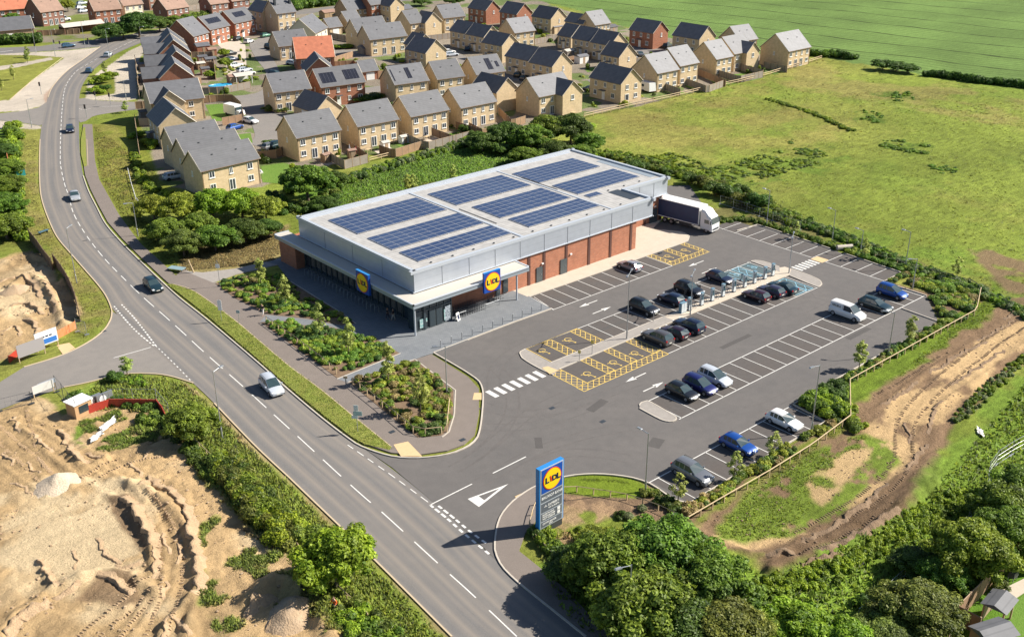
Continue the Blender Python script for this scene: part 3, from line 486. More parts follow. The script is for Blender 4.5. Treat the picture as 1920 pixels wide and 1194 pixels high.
# islands of the car park
ISL = [(80.2, 90.2), (79., 90.0), (78.2, 88.6), (77.9, 86), (77.9, 84), (78.0, 82.6), (79.6, 83.25), (101, 83.2), (101, 85.1), (80, 85.2)]
slab('parking_island', ISL, -.02, .10, M['flag'])
slab('charging_island', [(101.02, 83.2), (101.02, 85.1), (126.3, 85.0), (127.6, 85.4), (128.6, 85.), (128.6, 82.7), (127.2, 82.6)], -.02, .10, M['cream'])
slab('parking_island', S('1408,491 1414,489 1432,491 1461,501 1462,511 1455,508'), -.02, .105, M['flag'])
slab('parking_island', S('1480,517 1535,539 1541,533 1538,527 1520,518 1484,505'), -.02, .105, M['flag'])
slab('parking_island', S('1199,761 1201,756 1214,752 1268,783 1268,788 1259,791 1241,788 1199,766'), -.02, .105, M['flag'])
kb = MB()
for s_, w_ in (('1099,1194 1049,1154 960,1082 932,1045 928,1014 937,972 960,942 1004,912 1055,895 1108,889 1167,893 1215,905 1265,938 1292,944', .16),
    ('156,330 166,358 181,388 198,420 226,453 259,486 301,526 337,559 389,600 480,677 543,733 606,786 656,824 681,839 735,856 790,859 840,852 872,840 895,821 904,776 904,726 882,703 813,662', .16)):
    kb.ribbon(resamp(smooth(S(s_), 1), step=1.), w_, 0, .13)
for s_ in ('1292,944 1465,839 1548,791 1487,759', '1487,759 1560,716 1760,604 1691,579', '1656,529 1691,512 1583,476', '1557,467 1440,428 1420,422 1382,433', '1656,529 1737,555', '813,662 960,606 1033,580', '751,664 632,712', '653,718 778,675', '854,733 852,779 842,811 829,821', '778,675 812,701 854,733',
           '545,529 642,589 667,608'):
    kb.ribbon(resamp(S(s_), step=.7), .14, 0, .155)
for poly in (ISL[:6],): kb.ribbon(resamp(smooth(poly, 1), step=.5), .14, 0, .115)
kb.ribbon(resamp(smooth(S('1408,491 1414,489 1432,491 1461,501'), .5), step=.5), .14, 0, .12); kb.ribbon(resamp(smooth(S('1480,517 1535,539 1541,533 1538,527 1520,518 1484,505'), 1), step=.5), .14, 0, .12)
kb.ribbon(resamp(smooth(S('1199,761 1201,756 1214,752 1268,783 1268,788 1259,791 1241,788 1199,766'), .5), step=.4), .14, 0, .12)
kb.ribbon(resamp([(80, 85.2), (101, 85.1)], step=1), .12, 0, .112); kb.ribbon(resamp([(79.6, 83.25), (101, 83.2)], step=1), .12, 0, .112)
kb.ribbon(resamp(smooth([(91.9, 102.5), (126.3, 102.3), (128.3, 103.6), (129., 105.6), (127.8, 107.6), (126.3, 110.0)], 2), step=.8), .14, 0, .11)
tag(kb.build('kerbs', M['kerb']), kind='structure')
ke = MB()
for s_ in ('324,534 364,547 437,599 480,635 543,688 601,731 656,776 734,839', '163,262 165,312'): ke.ribbon(resamp(smooth(S(s_), 1), step=1), .1, .1, .15)
for s_ in ('207,600 194,620 163,643 113,667 45,688', '362,718 309,703 251,700 201,708 161,718 120,726', '541,894 615,965 686,1033 847,1193', '402,756 478,835 541,894', '75,262 74,300 75,350 80,380 93,416 108,446 133,476 161,508 186,537 201,559 210,584 207,600', '188,88 161,108 126,133 100,161 90,183', '226,69 276,60 327,51', '62,150 18,188', '118,108 62,150'):
    ke.ribbon(resamp(smooth(S(s_), 1), step=1), .16, 0, .07)
tag(ke.build('edgings', mat('pale_edging', (.50, .40, .27), .9)), kind='structure')
sheet('tactile_paving', S('738,835 765,829 792,857 752,857'), .127, M['tact'])
for p_ in (S('889,738 903,738 903,751 886,751'), S('1016,691 1027,688 1047,696 1031,703'), S('965,931 985,922 1004,934 985,950'), S('106,648 130,643 141,653 118,665')): sheet('tactile_paving', p_, .128 if p_[0][0] > 60 else .05, M['tact'])
slab('tactile_pad', [(134.4, 82.3), (136.2, 82.3), (136.2, 84.4), (134.4, 84.4)], 0, .02, M['tact'])
# ---------------------------------------------------------------- painted markings
pw, py_, pb, bs = MB(), MB(), MB(), MB(); ZP = .0165
def ln(mb, a, b, w=.11, z=ZP): mb.ribbon([a, ((a[0]+b[0])/2, (a[1]+b[1])/2), b], w, z, z)
def rect(mb, x0, y0, x1, y1, z): mb.quad([(x0, y0, z), (x1, y0, z), (x1, y1, z), (x0, y1, z)])
BW = 2.485
rect(bs, 91.4, 97., 125.0, 102.3, .0115); rect(bs, 80.3, 85.3, 126.2, 90.2, .0115); rect(bs, 79.6, 77.2, 126.4, 83.1, .0115); rect(bs, 81.7, 65.3, 134., 70.4, .0115); rect(bs, 69.6, 54., 93.1, 58.8, .0115); rect(bs, 135, 72, 140.1, 104, .0115)
bt = MB(); rect(bt, 119.5, 85.35, 126.0, 90.0, .0135); rect(bt, 120.8, 77.3, 125.0, 82.6, .0135); tag(bt.build('tinted_bay_surfacing', mat('teal_bay_surface', (.07, .115, .13), .85, noise_=[(2, .5, (.085, .10, .10))])), kind='structure')
ln(pw, (91.3, 96.95), (116.3, 96.85)); ln(pw, (91.5, 97), (92., 102.4), .08)
for i in range(1, 11): ln(pw, (91.4+BW*i, 96.9), (91.4+BW*i, 102.35), .1)
ln(pw, (80.3, 90.3), (126.5, 89.85)); 
for i in range(4, 19): ln(pw, (81.45+BW*i, 85.2), (81.45+BW*i, 90.2), .1)
ln(pw, (93, 77.2), (126, 77.1)); 
for i in range(1, 14): ln(pw, (93.1+BW*i, 77.15), (93.1+BW*i, 83.), .1)
ln(pw, (81.3, 65.35), (134.5, 65.2), .12); ln(pw, (81.6, 70.5), (134., 70.2), .12); 
for i in range(0, 22): ln(pw, (81.75+BW*i, 65.3), (81.75+BW*i, 70.4), .1)
ln(pw, (69.3, 58.95), (93.3, 58.8)); ln(pw, (69.6, 53.95), (93.2, 54.1))
for i in range(0, 10): ln(pw, (70.6+BW*i, 54), (70.6+BW*i, 58.9), .1)
ln(pw, (135, 71.9), (135.3, 104.), .11)
for y in (72.0, 74.4, 76.95, 79.5, 82.15, 84.55, 86.95, 89.65, 92.2, 94.7, 97.2, 99.7, 102.2): ln(pw, (135.05, y), (140.1, y), .1)
for i in range(7): rect(pw, 77.2-1.25*i-.65, 82.95, 77.2-1.25*i, 84.85, ZP)
for i in range(6): rect(pw, 129.3+.86*i, 82.4, 129.3+.86*i+.45, 84.4, ZP)
def arrow(x, y, s, L=3.6):
    rect(pw, min(x, x+s*L*.62), y-.08, max(x, x+s*L*.62), y+.08, ZP)
    pw.quad([(x+s*L*.55, y-.38, ZP), (x+s*L, y, ZP), (x+s*L*.55, y+.38, ZP)][::(1 if s > 0 else -1)])
arrow(98.3, 95.15, -1); arrow(94.5, 92.3, 1); arrow(121.5, 95.0, -1); arrow(117.2, 91.8, 1)
a_, b_ = G(1211, 699), G(1174, 716); arrow(a_[0], a_[1], -1); a_ = G(1206, 734); arrow(a_[0], a_[1], 1)
# hatched accessible bays
def outline(mb, pts, w=.11, z=ZP+.004):
    for i in range(len(pts)): ln(mb, pts[i], pts[(i+1) % len(pts)], w, z)
def hatch(mb, x0, y0, x1, y1, step=.95, both=True):
    outline(mb, [(x0, y0), (x1, y0), (x1, y1), (x0, y1)]); w, h = x1-x0, y1-y0; z = ZP+.008
    for sgn in ((1, -1) if both else (1,)):
        c = -h
        while c < w:
            # line x-x0 = c + t, y = t
            t0 = max(0, -c); t1 = min(h, w-c)
            if t1 > t0:
                ya, yb = (y0+t0, y0+t1) if sgn > 0 else (y1-t0, y1-t1); ln(mb, (x0+c+t0, ya), (x0+c+t1, yb), .085, z)
            c += step; 
        z += .004
def wheelchair(mb, x, y, s=1., rot=0, z=ZP+.004):
    C, S_ = math.cos(rot), math.sin(rot); T = lambda a, b: (x+(a*C-b*S_)*s, y+(a*S_+b*C)*s)
    c = [T(.42*math.cos(t), .42*math.sin(t)-.25) for t in np.linspace(2.4, 7.6, 18)]; mb.ribbon(c, .1, z, z)
    mb.ribbon([T(-.1, .75), T(-.05, .3), T(0, .0), T(.45, 0)], .11, z+.004, z+.004); mb.ribbon([T(.45, 0), T(.62, -.45), T(.85, -.4)], .1, z, z); mb.ribbon([T(-.05, .3), T(.2, .32), T(.4, .3)], .09, z, z)
    mb.quad([(*T(-.1+.14*math.cos(t), .95+.14*math.sin(t)), z) for t in np.linspace(0, 2*math.pi, 9)[:-1]])
for x0 in (79.9, 84.0, 88.2):
    pass
hatch(py_, 83.1, 85.3, 84.6, 90.2); hatch(py_, 88.2, 85.3, 89.6, 90.2); ln(py_, (80.4, 90.2), (80.3, 85.3)); ln(py_, (80.3, 90.25), (89.6, 90.3), .13)
for i_, (x, y) in enumerate(((81.6, 88.3), (86.3, 88.4))): wheelchair(py_, x, y, 1.05, R(180))
hatch(py_, 78.0, 78.45, 79.7, 83.2); hatch(py_, 77.9, 77.1, 92.9, 78.4); hatch(py_, 83.3, 78.5, 84.6, 83.2); hatch(py_, 87.4, 78.5, 88.6, 83.2); hatch(py_, 91.5, 78.5, 93.0, 83.2)
for x in (81.4, 86., 89.9): wheelchair(py_, x, 79.9, 1.05, R(180))
hatch(py_, 116.4, 96.9, 125.2, 98.1); hatch(py_, 116.5, 98.2, 117.6, 102.2); hatch(py_, 120.3, 98.2, 121.5, 102.2); hatch(py_, 124.4, 98.2, 125.4, 102.2)
for x in (118.9, 122.9): wheelchair(py_, x, 99.9, .95, R(180))
hatch(pb, 121.8, 85.3, 123.3, 89.8, 1.5); ln(pb, (119.5, 85.3), (119.6, 89.8), .1); wheelchair(pb, 120.6, 88.2, .9); wheelchair(pb, 125., 88.3, .9)
hatch(pb, 123.5, 77.4, 124.8, 82.4, 1.6, False); outline(pb, [(120.9, 77.5), (123.4, 77.5), (123.4, 82.4), (120.9, 82.4)]); wheelchair(pb, 122.2, 79.2, .9)
# main road markings
CL = smooth(S('1010,1232 942,1167 877,1106 849,1081 791,1028 766,1005 713,957 688,936 641,894 577,835 521,784 455,724 421,694 377,655 336,617 299,584 266,555 228,518 196,485 168,450 147,418 136,395 129,368 121,345 115,318 113,299 114,250 117,200 123,163 141,136 161,123 176,114 193,105 239,82 271,69 301,61 330,58 400,44 470,33 556,24'), 1.)
P = resamp(CL, step=.5); Lc = len(P)*.5; s_ = 3.1
while s_ < Lc-8:
    near = s_ < 95; a, dd = s_, (4.0 if near else 2.6); i0, i1 = int(a/.5), int((a+dd)/.5); pw.ribbon(P[i0:i1+1], .12, ZP, ZP); s_ += 6.05 if near else 4.2
def dashes(s, dash, gap, w, off=0):
    P = resamp(smooth(S(s), 1), step=.15); k = 0
    while (k+dash/.15) < len(P):
        pw.ribbon(P[int(k):int(k+dash/.15)+1], w, ZP, ZP, off=off); k += (dash+gap)/.15
dashes('652,834 690,860 740,895 804,942', 1.1, .8, .1); dashes('806,946 840,973 870,1000 905,1028 926,1046', .62, .42, .24); dashes('822,948 850,970 880,995 917,1022', .62, .42, .24)
dashes('214,574 240,605 262,627 292,651', .5, .42, .2); dashes('228,571 255,600 292,648', .5, .42, .2); dashes('292,648 330,685 362,718', .55, .5, .12)
dashes('148,204 160,207 170,204', .5, .5, .12)
ln(pw, G(805, 947), G(885, 907), .13); ln(pw, G(924, 887), G(986, 856), .13); ln(pw, G(213, 671), G(283, 651), .13); ln(pw, G(187, 200), G(240, 199), .13); ln(pw, G(0, 98), G(24, 95), .3)
T = [G(877, 935), G(953, 907), G(898, 950)]; Tc = np.mean(T, axis=0)
inner = [tuple(np.array(p)*.52+Tc*.48+np.array((.35, .05))) for p in T]
for i in range(3):
    j = (i+1) % 3; pw.quad([(*T[i], ZP), (*T[j], ZP), (*inner[j], ZP), (*inner[i], ZP)])
ln(pw, (92.4, 102), (91.4, 97), .08)
for mb_, nm, m_ in ((bs, 'bay_surfacing', 'gpaint'), (pw, 'white_road_markings', 'paint'), (py_, 'yellow_bay_markings', 'ypaint'), (pb, 'blue_bay_markings', 'bpaint')): tag(mb_.build(nm, M[m_]), kind='structure')
tm = MB(); zt = .0074
for s_, w_ in (('905,760 960,775 1040,770 1120,745 1200,715', .22), ('900,800 980,800 1060,780 1150,745', .2), ('850,880 900,850 960,800 1000,770 1060,740', .22), ('900,905 960,870 1020,840 1100,815 1180,800', .2), ('870,870 930,820 960,770 955,720 930,690', .22), ('1520,560 1560,575 1580,600 1560,640', .2), ('1500,600 1560,570 1600,555 1630,530', .2),
    ('1360,470 1400,480 1450,490 1480,500', .2), ('1340,480 1380,500 1450,520 1500,540 1520,560', .2), ('1000,640 960,660 930,690 925,730', .2), ('1180,860 1120,850 1060,850 1000,870', .2), ('1560,690 1600,680 1680,640 1730,615', .2), ('1400,770 1440,760 1500,730', .2)):
    P = resamp(smooth(S(s_), 1), step=1.); 
    zt += .0003
    for o_ in (-.75, .75): tm.ribbon(P, w_, zt, zt, off=o_)
tag(tm.build('tyre_marks', M['tyrem']), kind='structure')
pt = MB()
for s_ in ('1004,1015 1030,1035 1045,1075 1060,1085 1035,1090 1012,1062', '560,770 590,795 580,805 550,780'): pass
for c_, w_, h_, a_ in ((G(1120, 760), 3.2, 1.1, .2), (G(1010, 830), 2.2, .8, .9), (G(1380, 640), 6, .7, 0), (G(1150, 610), 9, .6, 0), (G(1610, 625), 5, .8, 0), (G(1230, 830), 2, 1.4, .4), (G(1290, 480), 1.6, 1.6, 0)): pt.box((c_[0], c_[1], -.05), (w_, h_, .0648), a_)
tag(pt.build('asphalt_patches', asphalt('patch_asphalt', (.092, .085, .082), (.10, .095, .09), (.075, .07, .07))), kind='structure')
# drain covers, patches
dc = MB()
for x, y in ((194, 621), (735, 811), (867, 826), (1130, 790), (1035, 765), (1238, 475)):
    c = G(x, y); dc.box((c[0], c[1], .0 if x in (194, 1130, 1035) else .1), (.7, .5, .022 if x in (194, 1130, 1035) else .032))
tag(dc.build('drain_covers', M['dark']), kind='structure')
# ---------------------------------------------------------------- the store
M['rbrick'] = brickmat('red_brick', (.46, .18, .10), (.37, .14, .08), (.30, .24, .19))
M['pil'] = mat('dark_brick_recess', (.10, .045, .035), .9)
M['clad'] = stripemat('silver_cladding', (.46, .50, .56), (.40, .44, .50), 1.1, 2, .38, .35, .93)
_n = [n for n in M['clad'].node_tree.nodes if n.type == 'MAP_RANGE'][0]; _n.inputs[3].default_value = .95; _n.inputs[4].default_value = 1.04
M['clads'] = stripemat('silver_cladding_front', (.58, .62, .67), (.50, .54, .60), 4., 1, .42, .25, .9)
M['flash'] = mat('pale_flashing', (.50, .54, .59), .42, .2, noise_=[(.3, .2, (.46, .50, .54))])
M['roofm'] = stripemat('profiled_roof_sheet', (.47, .455, .43), (.34, .33, .315), 1.6, 1, .55, .1, .78)
M['canr'] = mat('canopy_membrane', (.50, .46, .40), .75, noise_=[(.5, .6, (.48, .45, .40)), (3, .4, (.54, .50, .45))])
M['fas'] = mat('blue_grey_fascia', (.33, .38, .42), .45, .3)
M['glass'] = mat('dark_glazing', (.03, .045, .055), .08, .0, .8)
M['gframe'] = mat('window_frame_dark', (.10, .12, .13), .4, .4)
M['pv'] = mat('solar_cell', (.028, .048, .115), .28, .0, .6, noise_=[(.12, .8, (.045, .07, .14))])
M['pvf'] = mat('panel_frame', (.55, .57, .62), .35, .6)
M['sblue'] = mat('sign_blue', (.01, .07, .36), .35); M['sblue2'] = mat('sign_edge_blue', (.03, .22, .55), .35)
M['syel'] = mat('sign_yellow', (.85, .58, .01), .4); M['sred'] = mat('sign_red', (.65, .04, .02), .4); M['sdark'] = mat('letter_navy', (.01, .02, .06), .4)
M['int'] = mat('shop_display', (.14, .125, .11), .6, noise_=[((6, 6, 3), .9, (.03, .035, .04))])
SB = (74.0, 105.4); 
store = thing('supermarket', 'long low brick supermarket clad in silver metal with solar arrays on its roof', 'supermarket', (74.0, 105.4, 0))
L = lambda x, y: (x-74.0, y-105.4)
OUT = [(74.0, 105.4), (120.9, 105.4), (120.9, 111.5), (131.3, 111.5), (131.3, 135.), (74.0, 135.)]
OUTL = [L(*p) for p in OUT]
mb = MB(); wl = [L(78.6, 105.6), L(117.4, 105.6), L(117.4, 112.3), L(131.2, 112.3), L(131.2, 134.9), L(78.6, 134.9)]; mb.prism(wl, 0, 4.95)
mb.box((*L(73.3, 136.2), 0), (2., 4.8, 4.05)); mb.box((*L(75.8, 136.6), 0), (4., 3.4, 4.0)); mb.build('brick_wall', M['rbrick'], store)
mb = MB()
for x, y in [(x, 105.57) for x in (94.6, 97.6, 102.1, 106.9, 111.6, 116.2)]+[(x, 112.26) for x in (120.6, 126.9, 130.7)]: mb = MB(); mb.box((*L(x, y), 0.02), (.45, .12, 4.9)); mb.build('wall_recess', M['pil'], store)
# cladding box, hollow parapet on top
mb = MB(); mb.prism(OUTL, 4.9, 7.45, 0); 
mb.build('metal_cladding', M['clad'], store)
mb = MB()
def edge_band(pts, z0, z1, off, th):
    n = len(pts)
    for i in range(n):
        a, b_ = np.array(pts[i]), np.array(pts[(i+1) % n]); d = (b_-a)/np.hypot(*(b_-a)); nn = np.array((d[1], -d[0]))
        a2 = a+nn*off-d*(th+.0); b2 = b_+nn*off+d*.0
        c = (a2+b2)/2-nn*th/2; mb.box((c[0], c[1], z0), (np.hypot(*(b2-a2)), th, z1-z0), math.atan2(d[1], d[0]))
edge_band(OUTL, 7.452, 7.9, .05, .5); edge_band(OUTL, 4.78, 4.92, .08, .2); mb.build('parapet', M['flash'], store)
mb = MB()
jm = mat('joint_grey', (.25, .27, .3), .6)
for x, y, dx, dy in [(74+i*4.69, 105.385, .06, .04) for i in range(1, 10)]+[(120.9+i*3.5, 111.485, .06, .04) for i in (1, 2)]+[(73.985, 105.4+i*7.4, .04, .06) for i in (1, 2, 3)]: mb = MB(); mb.box((*L(x, y), 4.93), (dx, dy, 2.5)); mb.build('cladding_joint', jm, store)
mb = MB(); mb.prism([L(74.4, 105.8), L(120.5, 105.8), L(120.5, 111.9), L(130.9, 111.9), L(130.9, 134.6), L(74.4, 134.6)], 7.46, 7.62); mb.build('roof', M['roofm'], store)
mb = MB(); mb.box((*L(93.9, 120.3), 7.62), (.45, 28.2, .1)); mb.box((*L(112.4, 120.3), 7.62), (.3, 28.2, .08)); mb.box((*L(102, 134.), 7.62), (56, .7, .09)); mb.build('roof_seam', M['flash'], store)
mb = MB(); mb.prism([L(118.0, 107.6), L(120.3, 107.6), L(120.3, 112.6), L(118.0, 112.6)], 7.621, 7.66); mb.build('roof_recess', M['dark'], store)
mb = MB(); mb.prism([L(129.3, 113.6), L(130.7, 113.6), L(130.7, 126.5), L(129.3, 126.5)], 7.621, 7.65); mb.build('roof_gutter', M['fas'], store)
def solar(x0, x1, y0, y1, nx_, ny_):
    x0 -= 74; x1 -= 74; y0 -= 105.4; y1 -= 105.4; px, pyy = (x1-x0)/nx_, (y1-y0)/ny_; f = MB(); p = MB()
    for i in range(nx_):
        for j in range(ny_):
            cx, cyy = x0+px*(i+.5), y0+pyy*(j+.5); f.box((cx, cyy, 7.72), (px-.03, pyy-.05, .05)); p.box((cx, cyy, 7.772), (px-.12, pyy-.15, .008))
    for i in range(nx_+1): f.box((x0+px*i, (y0+y1)/2, 7.62), (.06, y1-y0, .1))
    o = f.build('solar_array', M['pvf'], store); p.build('solar_cells', M['pv'], o)
for a in ((76.8, 93.1, 122.9, 131, 10, 6), (76.8, 93.3, 114.3, 120.5, 10, 5), (76.9, 93.4, 108.2, 112.8, 10, 4), (95.6, 111.2, 123.6, 131.2, 10, 6), (96.8, 111.4, 114.4, 121.4, 10, 5), (97.3, 111.9, 108.5, 113.3, 10, 4), (113.1, 127.4, 123.6, 130.6, 9, 6), (113.6, 128., 114.9, 121.1, 9, 5), (113.9, 116.6, 112.4, 113.9, 3, 1)): solar(*a)
for i in range(14):
    mb = MB(); mb.box((*L(78+i*3.7, 106.9 if i*3.7 < 38 else 113.2), 7.62), (.22, .22, .16)); mb.build('roof_anchor', M['dark'], store)
for x, y in ((94.8, 122), (112.9, 128)): mb = MB(); mb.tube([(*L(x, y), 7.7), (*L(x, y-9), 7.7)], .05, 5); mb.build('cable_tray', M['dark'], store)
# low glazed front and corner canopy
mb = MB(); cz0, cz1 = 4.05, 4.62
mb.prism([L(71.7, 102.5), L(91.7, 102.5), L(91.7, 105.35), L(73.95, 105.35), L(73.95, 138.4), L(71.7, 138.4)], cz1, cz1+.06, 0)
mb.build('canopy_roof', M['canr'], store)
mb = MB(); mb.prism([L(71.6, 102.4), L(91.8, 102.4), L(91.8, 105.38), L(73.98, 105.38), L(73.98, 138.5), L(71.6, 138.5)], cz0, cz1, 0)
mb.build('canopy_fascia', M['fas'], store)
mb = MB()
for a, b_ in (((71.6, 102.4), (91.8, 102.4)), ((91.8, 102.4), (91.8, 105.3)), ((71.6, 102.4), (71.6, 138.5)), ((71.6, 138.5), (74, 138.5))):
    a, b_ = L(*a), L(*b_); mb.box(((a[0]+b_[0])/2, (a[1]+b_[1])/2, cz1-.02), (abs(a[0]-b_[0])+.22, abs(a[1]-b_[1])+.22, .16))
mb.build('canopy_edge', M['flash'], store)
for x, y in ((71.95, 102.75), (89.7, 102.7)):
    mb = MB(); mb.tube([(*L(x, y), .1), (*L(x, y), cz0)], .13, 10); mb.build('column', M['flash'], store)
# glazing of the long front
mb = MB(); mb.box((*L(74.0, 118.6), .12), (.3, 30.6, 3.9)); mb.build('front_glazing', M['glass'], store)
mb = MB()
for i in range(21): mb.box((*L(73.8, 103.6+i*1.5), .12), (.16, .12, 3.93))
mb.box((*L(73.79, 118.6), .12), (.18, 30.5, .35)); mb.box((*L(73.79, 118.6), 3.1), (.18, 30.5, .12)); mb.build('glazing_bar', M['gframe'], store)
mb = MB()
for i in range(3, 19): mb.box((*L(73.82, 104.35+i*1.5), .9+.1*(i % 3)), (.03, .95, 1.9-.2*(i % 2)))
mb.build('window_display', M['int'], store)
# glazed lobby
mb = MB(); mb.box((*L(75.6, 104.4), .12), (5.9, 1.7, 3.92)); mb.build('lobby_glazing', M['glass'], store)
mb = MB()
for i in range(6): mb.box((*L(72.7+i*1.18, 103.5), .12), (.1, .12, 3.93))
mb.box((*L(75.6, 103.49), 2.75), (5.95, .14, .14)); mb.box((*L(75.6, 103.49), .12), (5.95, .14, .2)); mb.build('lobby_frame', M['gframe'], store)
d = MB(); d.box((*L(75.3, 103.38), .2), (1.0, .06, 2.5)); d.box((*L(76.4, 103.38), .2), (1.0, .06, 2.5)); dr = d.build('sliding_door', M['gframe'], store)
d = MB(); d.box((*L(75.3, 103.34), .3), (.86, .03, 2.3)); d.box((*L(76.4, 103.34), .3), (.86, .03, 2.3)); d.build('pane', M['glass'], dr)
pst = mat('poster', (.12, .33, .32), .5, noise_=[(3, .9, (.55, .6, .6))])
for i, (x, z, w_, h_) in enumerate(((73.6, .5, .8, 1.3), (74.2, 1.2, .45, .5), (77.6, .5, .7, 1.6), (77.9, 2.2, .5, .3))): mb = MB(); mb.box((*L(x, 103.4), z), (w_, .03, h_)); mb.build('door_poster', pst, store)
mb = MB(); mb.box((*L(77.9, 103.39), .3), (.9, .02, 2.2)); mb.build('promotional_decal', mat('decal', (.5, .55, .6), .5, noise_=[(5, .9, (.03, .05, .07))]), store)
# side doors, vents, lights
for x, y, w_ in ((96.6, 105.52, 1.2), (101.5, 105.52, 1.3), (88.6, 105.52, .8), (128.9, 112.2, 1.9)):
    d = MB(); d.box((*L(x, y), .1), (w_, .1, 2.35)); o = d.build('door', M['gframe'], store); h = MB(); h.box((*L(x+.3*w_, y-.07), 1.1), (.06, .05, .25)); h.build('handle', M['galv'], o)
d = MB(); d.box((*L(90., 105.5), .3), (.9, .1, 2.8)); d.build('glazed_panel', M['glass'], store)
for x, y in ((97.2, 105.5), (103.0, 105.5), (128.3, 112.2), (129.3, 112.2)): d = MB(); d.box((*L(x, y), 2.75), (.35, .2, .2)); d.build('bulkhead_light', M['white'], store)
d = MB(); d.tube([(*L(131.5, 112.9), .2), (*L(131.5, 112.9), 7.3)], .07, 6); d.build('downpipe', M['dark'], store)
# logo signs
def text(s, size, ext, m, parent, loc, rot, name='lettering', bold=.0, sx=1.):
    c = bpy.data.curves.new('t', 'FONT'); c.body = s; c.size = size; c.extrude = ext; c.offset = bold; c.align_x = 'CENTER'; c.align_y = 'CENTER'; c.resolution_u = 3
    o = bpy.data.objects.new('t', c); COL.objects.link(o); bpy.context.view_layer.update(); me = bpy.data.meshes.new_from_object(o.evaluated_get(bpy.context.evaluated_depsgraph_get()))
    bpy.data.objects.remove(o); me.materials.clear(); me.materials.append(m); me.name = name
    n = bpy.data.objects.new(name, me); COL.objects.link(n); n.parent = parent; n.location = loc; n.rotation_euler = rot; n.scale = (sx, 1, 1); return n
def logo(parent, cx, cyy, cz, size, face, th=.12):
    "face: outward direction, 'x' for -X, 'y' for -Y; parent-local centre of the face"
    f = Vector((-1, 0, 0)) if face == 'x' else Vector((0, -1, 0)); rz = R(-90) if face == 'x' else 0; c = Vector((cx, cyy, cz)); tx = Vector((0, -1, 0)) if face == 'x' else Vector((1, 0, 0))
    d = MB(); d.disc(c+f*.0, size*.46, f, 40, th=.03); dd = d.build('logo_ring', M['sred'], parent)
    d = MB(); d.disc(c+f*.03, size*.425, f, 40, th=.02); d.build('logo_disc', M['syel'], parent)
    for ch, off, mm, sz, dz in (('L', -.27, 'sdark', .34, 0), ('i', -.08, 'sred', .36, .02), ('D', .10, 'sdark', .31, 0), ('L', .30, 'sdark', .34, 0)):
        o = text(ch, size*sz, .015, M[mm], parent, c+f*.065+tx*off*size+Vector((0, 0, dz*size)), (R(90), R(-14 if ch == 'i' else 0), rz), 'logo_letter', size*.012, 1.15)
def wallsign(name, loc, face, size, label):
    t = thing(name, label, 'sign', loc); th = .35; b = MB()
    if face == 'x': b.box((0, 0, 0), (th, size, size)); ed = MB(); ed.box((0, 0, size+.002), (th+.04, size+.04, .06)); 
    else: b.box((0, 0, 0), (size, th, size)); ed = MB(); ed.box((0, 0, size+.002), (size+.04, th+.04, .06))
    b.build('sign_box', M['sblue'], t); ed.build('sign_edge', M['sblue2'], t)
    logo(t, -th/2-.005 if face == 'x' else 0, 0 if face == 'x' else -th/2-.005, size/2, size, face); t.parent = None; return t
w1 = wallsign('logo_sign', (71.3, 113.6, 3.0), 'x', 3.0, 'square blue and yellow logo sign on the shaded glazed front of the supermarket')
w2 = wallsign('logo_sign', (84.6, 102.1, 3.15), 'y', 2.9, 'square blue and yellow logo sign on the sunlit canopy above the trolleys')
# pylon sign
pyl = thing('pylon_sign', 'tall blue and grey roadside pylon sign with yellow round logo and text panels', 'sign', (56.3, 59.9, 0), 0)
b = MB(); b.box((0, 0, .7), (3.1, .5, 6.6)); b.build('casing', M['sblue2'], pyl)
b = MB(); b.box((0, 0, 0), (2.9, .46, .7)); b.build('plinth', M['dark'], pyl)
b = MB(); b.box((.0, -.26, .75), (2.86, .04, 6.5)); b.build('face_border', M['flash'], pyl)
b = MB(); b.box((0, -.285, 4.6), (2.62, .03, 2.55)); b.build('logo_panel', M['sblue'], pyl)
logo(pyl, 0, -.302, 5.87, 2.5, 'y')
gp = mat('slate_panel', (.10, .115, .14), .5)
for z0, z1 in ((3.62, 4.5), (2.5, 3.5), (1.55, 2.4), (.85, 1.45)):
    b = MB(); b.box((0, -.285, z0), (2.62, .03, z1-z0)); b.build('text_panel', gp, pyl)
for s_, sz, x, z in (('BRUXIOF BXNF', .38, 0, 4.07), ('-A. SAMBERY.', .34, 0, 3.12), ('WIT SA BUDTA', .2, .25, 2.78), ('BNZIRTINXDO', .22, -.45, 2.22), ('MONNI.BAOREK', .22, -.38, 1.98), ('WIDT NOERINE', .22, -.4, 1.74), ('CHYPT BANGE', .26, -.3, 1.2), ('CUSRO', .16, -.1, .98)):
    text(s_, sz, .006, M['white'], pyl, (x, -.31, z), (R(90), 0, 0), 'lettering', .006)
b = MB(); b.box((.9, -.305, 2.02), (.36, .01, .34)); b.box((.9, -.305, 1.6), (.36, .01, .34)); b.build('pictogram', M['white'], pyl)
